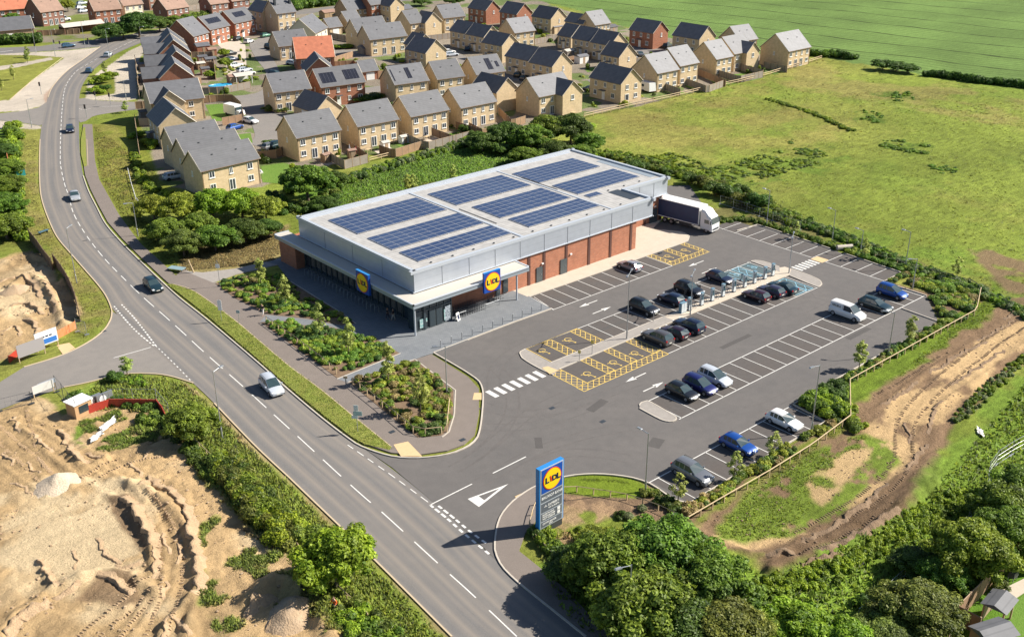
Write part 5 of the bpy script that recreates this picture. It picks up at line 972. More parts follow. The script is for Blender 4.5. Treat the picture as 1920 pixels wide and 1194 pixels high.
KIND = {  # length, half width, lower body stations (x, top z), greenhouse (rear base, rear top, front top, front base), roof z
 'hatch': (4.15, .88, [(0, .70), (.06, .90), (.4, .95), (2.9, .93), (3.55, .84), (3.95, .72), (4.15, .52)], (.10, .55, 2.15, 2.98), 1.47, .94),
 'estate': (4.7, .90, [(0, .70), (.06, .90), (.4, .94), (3.2, .92), (4.0, .83), (4.45, .70), (4.7, .52)], (.10, .60, 2.45, 3.32), 1.46, .93),
 'saloon': (4.6, .89, [(0, .72), (.1, .90), (.75, .97), (3.2, .93), (3.95, .84), (4.4, .70), (4.6, .52)], (.62, 1.35, 2.40, 3.28), 1.43, .95),
 'suv': (4.55, .93, [(0, .80), (.06, 1.02), (.4, 1.08), (3.2, 1.06), (3.9, .98), (4.35, .84), (4.55, .58)], (.10, .50, 2.35, 3.20), 1.68, 1.07),
 'mpv': (4.3, .90, [(0, .78), (.05, 1.0), (.4, 1.04), (3.2, 1.0), (3.75, .88), (4.1, .76), (4.3, .55)], (.08, .34, 2.20, 3.28), 1.68, 1.02),
 'van': (4.9, .95, [(0, .9), (.03, 1.15), (.3, 1.2), (3.8, 1.16), (4.45, 1.0), (4.75, .86), (4.9, .6)], (.06, .14, 3.1, 3.95), 1.95, 1.18),
}
_cm = {}
def carmeshes(kind, far=False):
    if kind in _cm: return _cm[kind]
    L_, w, st, (x4, x3, x2, x1), zr, belt = KIND[kind]; b = MB(); secs = []
    for i, (x, zt) in enumerate(st):
        k = i/(len(st)-1); ww = w*(.86 if i == 0 else .96 if i == 1 else 1 if i < len(st)-3 else .98 if i == len(st)-3 else .93 if i == len(st)-2 else .80); zb = .24 if 0 < i < len(st)-1 else .33
        half = [(ww*.90, zb), (ww, zb+.14), (ww, (zb+zt)/2), (ww*.975, zt-.13), (ww*.90, zt-.02), (ww*.5, zt+.025)]
        secs.append([(x, -y, z) for y, z in half]+[(x, y, z) for y, z in half[::-1]])
    loft(b, secs, 0)
    b.quad([(.1, -w*.85, .25), (.1, w*.85, .25), (L_-.1, w*.8, .26), (L_-.1, -w*.8, .26)])
    # greenhouse
    def sec(x, zz, f=1., bf=.0): return [(x+bf, -w*.90*f, belt-.03), (x, -w*.74*f, zz-.07), (x, -w*.62*f, zz), (x, 0, zz+.03), (x, w*.62*f, zz), (x, w*.74*f, zz-.07), (x+bf, w*.90*f, belt-.03)]
    rs = [sec(x3, zr-.05, .98), sec(x3+(x2-x3)*.3, zr, 1), sec(x3+(x2-x3)*.65, zr), sec(x2, zr-.05, .98)]
    n = len(b.v)
    for s_ in rs: b.v += s_
    
    for i in range(3):
        for j in range(1, 5): a = n+i*7+j; b.f.append((a, a+1, a+8, a+7)); b.m.append(0)
    # side glass (and solid panel for a van)
    sides, sidesR = MB(), MB()
    for i in range(3):
        for j in (0, 5):
            P = [rs[i][j], rs[i][j+1], rs[i+1][j+1], rs[i+1][j]]
            (b if kind == 'van' and i < 2 else (sides if j == 0 else sidesR)).quad(P)
    # door pillars
    for xx in (x3+.04, x3+(x2-x3)*.33, x3+(x2-x3)*.68):
        for s_ in (-1, 1): b.quad([(xx-.04, s_*w*.905, belt-.03), (xx+.06, s_*w*.905, belt-.03), (xx+.06, s_*w*.752, zr-.08), (xx-.04, s_*w*.752, zr-.08)])
    # windscreen and rear window
    ws = [(x1, -w*.84, belt-.02), (x1, w*.84, belt-.02), (x2, w*.70, zr-.07), (x2, 0, zr-.02), (x2, -w*.70, zr-.07)]
    rw = [(x4, w*.84, belt), (x4, -w*.84, belt), (x3, -w*.70, zr-.07), (x3, 0, zr-.02), (x3, w*.70, zr-.07)]
    wsm, rwm = MB(), MB(); wsm.quad(ws); (b if kind == 'van' else rwm).quad(rw)
    for s_ in (-1, 1):
        q = [(x1, s_*w*.84, belt-.03), (x1-.05, s_*w*.90, belt-.03), (x2, s_*w*.745, zr-.12), (x2, s_*w*.70, zr-.06)]; b.quad(q)
        (sides if s_ < 0 else sidesR).quad([(x1-.1, s_*w*.895, belt-.03), (x2, s_*w*.895, belt-.03), (x2, s_*w*.745, zr-.12)])
        b.quad([(x4, s_*w*.84, belt-.02), (x3, s_*w*.90, belt-.02), (x3, s_*w*.745, zr-.12), (x3, s_*w*.70, zr-.06)])
        b.quad([(x4, s_*w*.84, belt-.02), (x4+.02, s_*w*.92, belt-.1), (x3, s_*w*.90, belt-.02)])
    mir = MB()
    for s_ in (-1, 1): mir.box((x1-.35, s_*(w+.09), belt-.03), (.13, .2, .15))
    tr = MB(); tr.box((L_/2, 0, .20), (L_*.93, w*1.9, .1)); tr.box((L_-.03, 0, .40), (.05, w*1.0, .16)); 
    if kind in ('suv', 'estate', 'mpv'):
        for s_ in (-1, 1): tr.tube([(x3+.1, s_*w*.66, zr+.0), (x3+.2, s_*w*.66, zr+.06), (x2-.2, s_*w*.66, zr+.05), (x2-.05, s_*w*.66, zr-.02)], .02, 4)
    hl = [MB(), MB()]; tl = [MB(), MB()]; pl = [MB(), MB()]; fz = st[-2][1]
    for i, s_ in enumerate((-1, 1)):
        hl[i].quad([(L_-.12, s_*w*.55, fz-.09), (L_-.16, s_*w*.86, fz-.10), (L_-.33, s_*w*.93, fz+.0), (L_-.25, s_*w*.6, fz+.035)] if s_ < 0 else [(L_-.25, s_*w*.6, fz+.035), (L_-.33, s_*w*.93, fz+.0), (L_-.16, s_*w*.86, fz-.10), (L_-.12, s_*w*.55, fz-.09)])
        hl[i].box((L_-.14, s_*w*.70, fz-.13), (.14, w*.36, .12)); tl[i].box((.04, s_*w*.78, belt-.24), (.12, w*.24, .2))
    pl[0].box((L_+.0, 0, .42), (.03, .5, .11)); pl[1].box((-.0, 0, .52 if kind != 'van' else .6), (.04, .5, .11))
    ty, rm = MB(), MB(); r = .34 if kind in ('suv', 'van') else .32; ty.disc((0, -.11, 0), r, (0, 1, 0), 18, th=.22); rm.disc((0, -.118, 0), r*.62, (0, 1, 0), 10, th=.236)
    arch = MB()
    wx = (.78, L_-.82)
    for x in wx:
        for s_ in (-1, 1): arch.disc((x, s_*(w-.03)-.02, r+.02), r+.07, (0, 1, 0), 16, th=.04+.0)
    c = lambda q: tuple((x-L_/2, y, z) for x, y, z in q)
    for q in [b, sides, sidesR, wsm, rwm, mir, tr, arch]+hl+tl+pl: q.v = list(c(q.v))
    _cm[kind] = dict(b=b, glass=[(nm, q.mesh(nm, M['cglass'])) for nm, q in (('side_windows', sides), ('side_windows', sidesR), ('windscreen', wsm), ('rear_window', rwm)) if q.f], mir=mir, tr=tr.mesh('trim', M['trim']), arch=arch.mesh('wheel_arches', M['trim']),
        hl=[q.mesh('headlight', M['lamp']) for q in hl], tl=[q.mesh('tail_light', M['tail']) for q in tl], pl=[q.mesh('number_plate', M['plate']) for q in pl], ty=ty.mesh('tyre', M['tyre']), rm=rm.mesh('rim', M['rim']), wx=[x-L_/2 for x in wx], w=w, r=r, bm={})
    return _cm[kind]
def car(kind, c, x, y, hd, label, far=False, name=None, cat=None, group='parked cars', z=.018):
    d = carmeshes(kind); t = thing(name or ('delivery_van' if kind == 'van' else 'car'), label, cat or ('van' if kind == 'van' else 'car'), (x, y, z), hd, group)
    if c not in d['bm']:
        bm_ = d['b'].mesh('car_body', paint(c), True); 
        try: bm_.set_sharp_from_angle(angle=R(38))
        except Exception: pass
        d['bm'][c] = (bm_, d['mir'].mesh('wing_mirrors', paint(c)))
    link('car_body', d['bm'][c][0], t)
    for nm, g in d['glass']: link(nm, g, t)
    if not far: link('wing_mirrors', d['bm'][c][1], t); link('trim', d['tr'], t)
    link('wheel_arches', d['arch'], t)
    for wx_ in d['wx']:
        for s_ in (-1, 1):
            wo = link('wheel', d['ty'], t, (wx_, s_*(d['w']-.09), d['r'])); 
            if not far: link('rim', d['rm'], wo)
    for m_ in d['hl']: link('headlight', m_, t)
    if not far:
        for m_ in d['tl']: link('tail_light', m_, t)
        for m_ in d['pl']: link('number_plate', m_, t)
    return t
BLK, DBL, BLU, WHT, SIL, GRY, TEAL, MAR, NAVY = (.012, .014, .018), (.012, .02, .05), (.01, .07, .32), (.78, .78, .77), (.50, .54, .60), (.16, .17, .19), (.012, .035, .045), (.05, .015, .025), (.015, .02, .12)
def gc(px, py, dx=0, dy=0): a = G(px, py); return a[0]+dx, a[1]+dy
for kind, c, px, py_c, hd, lab in (
    ('suv', GRY, 1298, 895, -90, 'grey estate-like SUV parked nearest the pylon sign'), ('hatch', BLU, 1384, 842, -90, 'bright blue hatchback parked between the grey SUV and the white hatchback'), ('hatch', WHT, 1470, 797, -90, 'white hatchback parked beside the clipped shrubs near the timber rail'),
    ('hatch', BLK, 1279, 742, -90, 'black hatchback nearest the small grey kerbed island'), ('mpv', NAVY, 1312, 731, -90, 'dark blue tall car parked between the black and the silver one'), ('mpv', SIL, 1340, 716, -90, 'pale silver people carrier beside the dark blue tall car'),
    ('estate', TEAL, 1641, 578, -90, 'dark green estate car parked between the white van and the blue people carrier'), ('mpv', BLU, 1672, 555, -90, 'royal blue people carrier parked at the far end beside the planting'),
    ('hatch', (.17, .175, .22), 1180, 505, 90, 'lone lilac-grey hatchback parked against the store pavement'), ('suv', BLK, 1207, 584, -90, 'black car parked beside the lamp post, westmost in the charging row'), ('hatch', DBL, 1258, 567, 90, 'dark blue-black car backed up to the first chargers'),
    ('suv', BLK, 1292, 550, -90, 'black car with a front door open at the second charger'), ('hatch', DBL, 1349, 527, -90, 'dark blue hatchback charging beside the blue painted bays'), ('hatch', MAR, 1417, 561, 90, 'dark maroon hatchback parked south of the chargers'),
    ('hatch', (.04, .035, .07), 1445, 552, 90, 'dark purple car between the maroon one and the teal one'), ('saloon', TEAL, 1466, 545, 90, 'dark teal car on the blue hatched charging bay'), ('suv', (.10, .095, .10), 1232, 640, 90, 'grey-brown SUV beside the yellow hatching, westmost of three'),
    ('hatch', (.03, .012, .025), 1264, 630, 90, 'very dark plum car, middle of three behind the yellow hatching'), ('suv', DBL, 1291, 618, 90, 'dark blue SUV, eastmost of three behind the yellow hatching')):
    x, y = gc(px, py_c); car(kind, c, x, y, R(hd), lab)
x, y = gc(1588, 594); v = car('van', WHT, x, y, R(-90), 'white panel van with dark lettering parked beside the dark green estate car')
text('HPS SB A', .34, .004, M['trim'], v, (-1.3, -.865, 1.5), (R(80), 0, 0), 'lettering', .008); text('HPS SB A', .34, .004, M['trim'], v, (-1.3, .865, 1.5), (R(100), 0, R(180)), 'lettering', .008)
t_ = [o for o in COL.objects if o.get('label', '').startswith('black car with a front door')][0]
for s_ in (-1, 1):
    b = MB(); b.box((.55, s_*1.35, .35), (.06, .95, .65)); b.build('open_door', paint(BLK), t_)
def hdg(p, q): a, b_ = G(*p), G(*q); return math.atan2(b_[1]-a[1], b_[0]-a[0])
for kind, c, p, d0, d1, lab in (('mpv', SIL, (510, 732), (470, 690), (540, 762), 'silver hatchback driving along the main road opposite the flower beds'), ('estate', TEAL, (288, 541), (250, 502), (310, 560), 'dark green estate car driving past the store turning'),
    ('saloon', (.42, .44, .47), (141, 373), (133, 345), (150, 395), 'silver saloon driving down the curve of the main road'), ('hatch', DBL, (132, 247), (132, 225), (133, 270), 'dark blue hatchback alone on the road near the crossroads'),
    ('estate', SIL, (203, 106), (190, 115), (216, 97), 'silver car on the upper bend, beside the tall lamp'), ('hatch', (.04, .1, .2), (168, 136), (162, 145), (178, 126), 'blue car on the inside lane of the upper bend'), ('hatch', (.05, .12, .2), (129, 89), (120, 90), (138, 88), 'small blue car on the crossing road at the top left')):
    x, y = gc(*p); car(kind, c, x, y, hdg(d0, d1), lab, far=p[1] < 200, group='cars on the road')
# ---- articulated box lorry at the dock
lor = thing('lorry', 'white-cabbed lorry with a dark blue box body backed up to the loading dock', 'lorry', (132.4, 104.6, .02), R(-83)); lor['label'] = 'white lorry with dark blue curtain sides standing beside the end of the store'
WB = M['white']; b = MB(); b.box((-4.6, 0, 1.12), (9.6, 2.5, 2.9)); b.build('cargo_box', mat('navy_curtain', (.008, .026, .085), .5, noise_=[(.8, .5, (.015, .045, .12))]), lor)
b = MB(); b.box((-4.6, 0, 4.02), (9.7, 2.56, .12)); b.box((.2, 0, 1.1), (.12, 2.58, 2.95)); b.box((-4.6, 1.26, 1.06), (9.7, .06, .12)); b.box((-4.6, -1.26, 1.06), (9.7, .06, .12)); b.build('cargo_frame', WB, lor)
b = MB(); cs = []
for x, z0, z1, w_ in ((.55, .62, 3.95, 1.22), (1.3, .55, 3.75, 1.22), (1.9, .5, 3.1, 1.22), (2.45, .45, 2.75, 1.2), (2.75, .42, 1.65, 1.16), (2.8, .42, .9, 1.12)): cs.append([(x, -w_*.95, z0), (x, -w_, z0+.2), (x, -w_, z1-.35 if z1 > 2 else z1-.1), (x, -w_*.86, z1), (x, w_*.86, z1), (x, w_, z1-.35 if z1 > 2 else z1-.1), (x, w_, z0+.2), (x, w_*.95, z0)])
loft(b, cs, 0); b.build('cab', WB, lor)
b = MB(); b.quad([(2.5, -1.05, 2.62), (2.8, -1.05, 1.72), (2.8, 1.05, 1.72), (2.5, 1.05, 2.62)]); b.build('windscreen', M['cglass'], lor)
for s_ in (-1, 1): b = MB(); b.quad([(1.3, s_*1.23, 1.7), (2.2, s_*1.23, 1.7), (2.15, s_*1.23, 2.35), (1.3, s_*1.23, 2.35)]); b.build('side_window', M['cglass'], lor)
for s_ in (-1, 1): b = MB(); b.box((2.6, s_*1.38, 1.7), (.12, .22, .6)); b.build('mirror', M['dark'], lor)
b = MB(); b.box((-3.5, 0, .62), (11, .9, .4)); b.box((-2.5, 1.0, .45), (2.4, .3, .5)); b.box((-2.5, -1.0, .45), (2.4, .3, .5)); b.box((2.8, 0, .62), (.06, 1.8, .3)); b.build('chassis', M['dark'], lor)
for x in (1.75, -5.2, -6.5):
    for s_ in (-1, 1): b = MB(); b.disc((x, s_*1.05-.15, .5), .5, (0, 1, 0), 18, th=.3); wo = b.build('wheel', M['tyre'], lor); b = MB(); b.disc((x, s_*1.05-.16, .5), .26, (0, 1, 0), 12, th=.32); b.build('rim', M['rim'], wo)
for s_ in (-1, 1): b = MB(); b.box((2.8, s_*.85, .85), (.06, .35, .18)); b.build('headlight', M['lamp'], lor)
# ---- cars of the estate
ec = [(467, 81, WHT, 'hatch', 30, 'white car by the farthest red brick house'), (448, 76, BLK, 'hatch', 20, 'black car by the hedge of the middle red brick house'), (432, 104, BLK, 'mpv', 10, 'black car on the driveway, first below the red houses'), (436, 115, DBL, 'estate', 10, 'dark blue car on the driveway, second below the red houses'),
 (442, 127, WHT, 'suv', 5, 'white car on the driveways, third of the line'), (459, 135, SIL, 'estate', 5, 'silver car on the driveways, fourth of the line'), (466, 141, WHT, 'hatch', 5, 'white car nearest the white carport'), (441, 243, BLU, 'hatch', 15, 'blue hatchback parked on the brick drive beside the long garden'), (470, 231, WHT, 'hatch', -75, 'white hatchback standing at the bend of the estate street'),
 (508, 279, GRY, 'hatch', 12, 'grey car behind the timber fence, left of two'), (522, 277, TEAL, 'suv', 12, 'dark car behind the timber fence, right of two'), (632, 60, WHT, 'hatch', 0, 'white car before the small grey garage'), (499, 70, (.05, .16, .1), 'hatch', 10, 'green car near the tall buff houses'), (517, 142, TEAL, 'hatch', -60, 'dark teal car in the shade near the orange bungalow'),
 (550, 122, SIL, 'hatch', -60, 'silver car beside the red house of the bungalow court'), (508, 92, TEAL, 'mpv', -70, 'dark green car on the grass edge of the estate street'), (903, 97, WHT, 'hatch', 50, 'small white car at the mouth of the terrace court'), (876, 95, DBL, 'hatch', 50, 'dark blue car in the shade of the slanting terrace'), (842, 101, WHT, 'hatch', -10, 'white car by the tall central gable, upper'), (846, 106, SIL, 'estate', -10, 'silver car by the tall central gable, lower'),
 (1233, 86, BLU, 'hatch', 20, 'blue car outside the red house by the crop field'), (1251, 90, BLK, 'suv', 20, 'black car outside the large dark roofed house, left'), (1264, 95, DBL, 'hatch', 20, 'dark blue car outside the large dark roofed house, right'), (1199, 105, GRY, 'saloon', 60, 'grey car on the street behind the low dark roofed house'), (1191, 136, BLK, 'suv', 70, 'black car between the meadow houses'),
 (972, 144, BLK, 'hatch', 30, 'black car at the foot of the slanting terrace'), (985, 150, DBL, 'hatch', 20, 'dark blue car beside the pale street at the foot of the terrace'), (1104, 171, BLK, 'hatch', 80, 'black car beside the dark roofed meadow house'), (329, 335, SIL, 'estate', -4, 'silver car in the shaded yard beside the nearest stepped house'), (673, 182, TEAL, 'hatch', 80, 'dark car before the red brick pair'),
 (155, 9, SIL, 'estate', 10, 'silver car parked in the top left court, farthest'), (152, 17, WHT, 'hatch', 10, 'white car parked in the top left court, middle'), (157, 24, SIL, 'hatch', 10, 'silver car parked in the top left court, nearest'), (120, 40, WHT, 'van', 0, 'white van standing beside the brick wall at the top left'), (1455, 92, SIL, 'hatch', 30, 'silver car glimpsed beside the last pale roofed house')]
for px, py_c, c, kd, hd, lab in ec: x, y = gc(px, py_c); car(kd, c, x, y, R(hd), lab, far=True, group='cars of the housing estate')
x, y = gc(1212, 172); cv = thing('caravan', 'silver-grey caravan parked beside the joined pair of houses', 'caravan', (x, y, .02), R(80)); b = MB(); b.box((0, 0, .5), (5.2, 2.2, 2.1), taper=.9); b.build('shell', M['white'], cv); b = MB(); b.box((.6, 0, 1.4), (1.6, 2.18, .6)); b.build('window', M['cglass'], cv)
for s_ in (-1, 1): b = MB(); b.disc((0, s_*1.-.1, .34), .34, (0, 1, 0), 14, th=.2); b.build('wheel', M['tyre'], cv)
x, y = gc(440, 217); cv = thing('motorhome', 'white motorhome parked on the lawn behind the curved fence', 'motorhome', (x, y, .02), R(-80)); b = MB(); b.box((-.5, 0, .5), (4.6, 2.1, 2.2), taper=.94); b.box((2.4, 0, .5), (1.3, 1.9, 1.1), taper=.85); b.build('shell', M['white'], cv); b = MB(); b.box((1.85, 0, 1.6), (.3, 1.8, .7)); b.build('windscreen', M['cglass'], cv)
for xx in (-1.8, 2.1):
    for s_ in (-1, 1): b = MB(); b.disc((xx, s_*.95-.1, .34), .34, (0, 1, 0), 14, th=.2); b.build('wheel', M['tyre'], cv)
# ---------------------------------------------------------------- lamp posts, signs
def lamp(px, py_c, h, label, az=-140, double=False, group='street lamps', arm=.9, r=.07):
    x, y = G(px, py_c); t = thing('street_lamp', label, 'street lamp', (x, y, 0), R(az), group); b = MB(); b.tube([(0, 0, 0), (0, 0, 1.3), (0, 0, 1.35), (0, 0, h)], [r*1.5, r*1.4, r, r*.7], 8); b.build('pole', M['galv'], t)
    for s_ in ((1, -1) if double else (1,)):
        b = MB(); b.tube([(0, 0, h-.08), (s_*arm, 0, h+.04)], r*.55, 6); b.build('arm', M['galv'], t); b = MB(); b.box((s_*(arm+.3), 0, h), (.65, .26, .1), taper=.8); hd_ = b.build('lamp_head', M['galv'], t); b = MB(); b.box((s_*(arm+.3), 0, h-.012), (.5, .2, .012)); b.build('lens', M['lamp'], hd_)
    return t
def hgt(bx, by, ty):
    X, Y = G(bx, by); lo, hi = 0, 20
    for _ in range(30):
        m_ = (lo+hi)/2; v = np.array([X, Y, m_-HC]); yy = 597-FPX*(v@VU)/(v@VF); lo, hi = (m_, hi) if yy > ty else (lo, m_)
    return lo
for bx, by, ty, az, dbl, lab in ((1175, 636, 512, 30, 1, 'twin-headed grey lamp post at the western end of the parking island'), (1294, 590, 512, 30, 1, 'twin-headed grey lamp post beside the first chargers'), (1479, 513, 441, 30, 1, 'twin-headed grey lamp post by the small zebra crossing'),
    (1210, 921, 812, 90, 0, 'grey lamp post at the lawn corner behind the pylon sign'), (1177, 1194, 1058, 165, 0, 'tall street lamp standing before the big trees at the bottom edge'), (417, 822, 696, 20, 0, 'tall street lamp on the green bank beside the bare earth'), (144, 531, 428, 40, 0, 'street lamp on the left verge below the bend'),
    (259, 443, 380, 170, 0, 'street lamp beside the yellow-green bushes right of the road'), (838, 739, 648, 150, 0, 'thin grey lamp post in the flower bed corner by the plaza'), (1560, 451, 394, 90, 0, 'lamp post on the far car park edge, left of the pair by the path'), (1613, 475, 432, 90, 0, 'short lamp post by the path at the far edge of the car park'),
    (1697, 503, 435, 90, 0, 'lamp post on the far planting strip, right of the path'), (1711, 541, 485, 150, 0, 'lamp post in the rounded planting corner'), (1437, 425, 357, 90, 0, 'lamp post beside the meadow at the end of the service yard'), (1521, 811, 684, 170, 0, 'lamp post in the clipped shrubs by the white hatchback'), (1665, 667, 586, 120, 0, 'lamp post on the narrow planting strip along the earth track'),
    (68, 100, 33, -60, 0, 'tall street lamp on the grass corner, leftmost at the crossroads'), (104, 106, 55, -60, 0, 'tall street lamp on the paved corner, second at the crossroads'), (160, 90, 40, -60, 0, 'tall street lamp near the traffic island nose'), (206, 109, 54, -60, 0, 'street lamp on the outside of the upper bend'), (216, 70, 50, -100, 0, 'short street lamp on the far verge before the dark trees'), (267, 87, 50, -60, 0, 'street lamp where the bend passes the block paving'),
    (60, 240, 187, 0, 0, 'street lamp at the corner of the western side road'), (237, 188, 151, 0, 0, 'street lamp on the block paving of the side road'), (330, 49, 38, -100, 0, 'street lamp beside the long hedge by the red houses')):
    lamp(bx, by, hgt(bx, by, ty), lab, az, bool(dbl))
def sign(px, py_c, h, label, plates, rz=-50, pole=.04, name='road_sign'):
    x, y = G(px, py_c); t = thing(name, label, 'sign', (x, y, .1), R(rz)); b = MB(); b.tube([(0, 0, 0), (0, 0, h)], pole, 6); b.build('pole', M['galv'], t)
    for (dx, z, w_, h_, c) in plates: b = MB(); b.box((dx, -.05, z), (w_, .03, h_)); b.build('plate', mat('sign_plate', c, .5), t)
    return t
sign(671, 811, 3.4, 'pale finger sign cluster on a post on the grass verge', [(0, 2.7, .5, .7, (.6, .68, .66)), (.15, 2.1, 1.0, .55, (.35, .5, .48)), (-.2, 1.7, .7, .4, (.6, .68, .66))]); sign(416, 603, 3.2, 'tall narrow white banner sign on the verge by the path', [(0, 1.6, .55, 1.5, (.8, .8, .8))]); sign(449, 607, 2.0, 'small signpost on the path beside the walker', [(0, 1.5, .5, .4, (.3, .4, .45))])
sign(413, 539, 4.2, 'white notice high on a thin post at the path corner', [(0, 3.0, .6, .6, (.85, .85, .85))]); sign(649, 723, 1.2, 'buff timber marker post at the gap between the beds', [(0, .9, .5, .3, (.5, .36, .2))], pole=.08)
sign(1225, 604, 1.6, 'slim grey sign post before the black car', [(0, 1.3, .3, .3, (.5, .52, .55))]); sign(1110, 665, 2.0, 'yellow parking sign between the accessible bays, right one', [(0, 1.5, .35, .5, (.75, .6, .15))]); sign(1086, 678, 1.5, 'yellow parking sign between the accessible bays, left one', [(0, 1.1, .35, .4, (.75, .6, .15))])
for px, py_c, lab in ((104, 95, 'traffic light on the left kerb of the upper junction'), (115, 97, 'traffic light on the paved corner of the upper junction'), (168, 92, 'traffic light on the nose of the traffic island'), (68, 101, 'traffic light beside the leftmost tall lamp'), (78, 178, 'traffic light on the paving left of the road bend'), (181, 196, 'black signal post at the right side road, left one'), (208, 199, 'black signal post at the right side road, right one'), (163, 222, 'signal post on the kerb of the right side road')):
    x, y = G(px, py_c); t = thing('traffic_light', lab, 'traffic light', (x, y, .1), R(-60), 'traffic lights at the crossroads'); b = MB(); b.tube([(0, 0, 0), (0, 0, 3.0)], .06, 6); b.build('pole', M['galv'], t); b = MB(); b.box((0, -.1, 2.2), (.36, .25, 1.0)); h_ = b.build('signal_head', M['black'], t); b = MB(); b.disc((0, -.23, 2.95), .09, (0, -1, 0), 10, th=.02); b.build('lens', M['tail'], h_)
# ---------------------------------------------------------------- fences and rails
def rail(line, label, h=.62, step=1.8, m='timber', posts=True, name='timber_rail', cat='rail', rr=.05, rails=1, z0=.0, group=None):
    P = resamp(line, step=step); t = thing(name, label, cat, (P[0][0], P[0][1], z0), 0, group); b = MB()
    for k in range(rails): b.tube([(p[0]-P[0][0], p[1]-P[0][1], h*(1-k*.45)) for p in P], rr, 4)
    b.build('rail', M[m], t); pm_ = None
    for p in P:
        if pm_ is None: q = MB(); q.box((0, 0, -.1), (.1, .1, h+.1)); pm_ = q.mesh('post', M[m])
        link('post', pm_, t, (p[0]-P[0][0], p[1]-P[0][1], 0))
    return t
rail(S('1290,982 1370,935 1440,895 1520,845 1593,790'), 'pale timber knee rail along the southern planting by the bare earth', h=.85, rr=.07); rail(S('1593,790 1592,722 1700,662 1829,590 1838,546 1815,532'), 'pale timber knee rail curving round the eastern planting strip', h=.85, rr=.07)
rail(S('1815,532 1740,512 1640,484'), 'pale timber knee rail between the far planting and the ditch', h=.7); rail(S('1018,925 1080,922 1170,935 1230,955 1290,982'), 'weathered timber rail running behind the pylon sign shrubs', h=.7)
rail(S('500,606 560,648 631,703'), 'timber knee rail on the road side of the middle flower bed', z0=.12, h=.9); rail(S('662,722 720,768 782,820 828,815'), 'timber knee rail round the point of the lower flower bed', z0=.12, h=.9); rail(S('838,812 843,762'), 'short timber rail on the plaza side of the lower flower bed', z0=.12, h=.9)
rail(S('1005,948 993,980 993,1000 1035,1045'), 'timber rail beside the footway left of the pylon sign')
rail(S('361,826 390,855 418,880'), 'pale timber rail on the bank behind the bush by the earthworks'); rail(S('515,985 560,1030'), 'pale timber rail half sunk in the hedge by the round tree'); rail(S('632,1105 690,1160'), 'pale timber rail in the undergrowth beside the worker')
rail(S('240,320 246,345 255,375 272,395'), 'low white rail on the grass between road and gardens', m='white', h=.5); rail(S('1095,222 1190,200 1260,185 1345,165 1380,158 1440,143 1540,112'), 'pale post and rail fence between the estate and the meadow', h=1.1, step=3, rr=.09, rails=2)
rail(S('693,305 770,285 870,262 950,248'), 'pale timber rail behind the near gardens', h=1.0, step=3, rr=.09, rails=2)
M['fence'] = stripemat('fence_boards', (.34, .215, .13), (.22, .14, .085), 4, 0, .85, 0, .8); M['fence2'] = stripemat('grey_fence_boards', (.30, .26, .22), (.2, .175, .15), 4, 0, .85, 0, .8); M['fpost'] = mat('fence_post', (.36, .26, .17), .85)
def fence(s_, label, h=1.8, m='fence', group='garden fences'):
    pts = S(s_) if isinstance(s_, str) else s_; P = resamp(pts, step=1.9); t = thing('garden_fence', label, 'fence', (P[0][0], P[0][1], 0), 0, group); b = MB()
    for i in range(len(P)-1):
        a, c = P[i]-P[0], P[i+1]-P[0]; b.box(((a[0]+c[0])/2, (a[1]+c[1])/2, .05), (np.hypot(*(c-a)), .05, h-.05), math.atan2(c[1]-a[1], c[0]-a[0]))
    b.build('boards', M[m], t); q = MB(); 
    for p in P: q.box((p[0]-P[0][0], p[1]-P[0][1], 0), (.12, .12, h+.08))
    q.build('posts', M['fpost'], t); c = MB(); c.tube([(p[0]-P[0][0], p[1]-P[0][1], h+.02) for p in P], .04, 4); c.build('capping', M['fpost'], t); return t
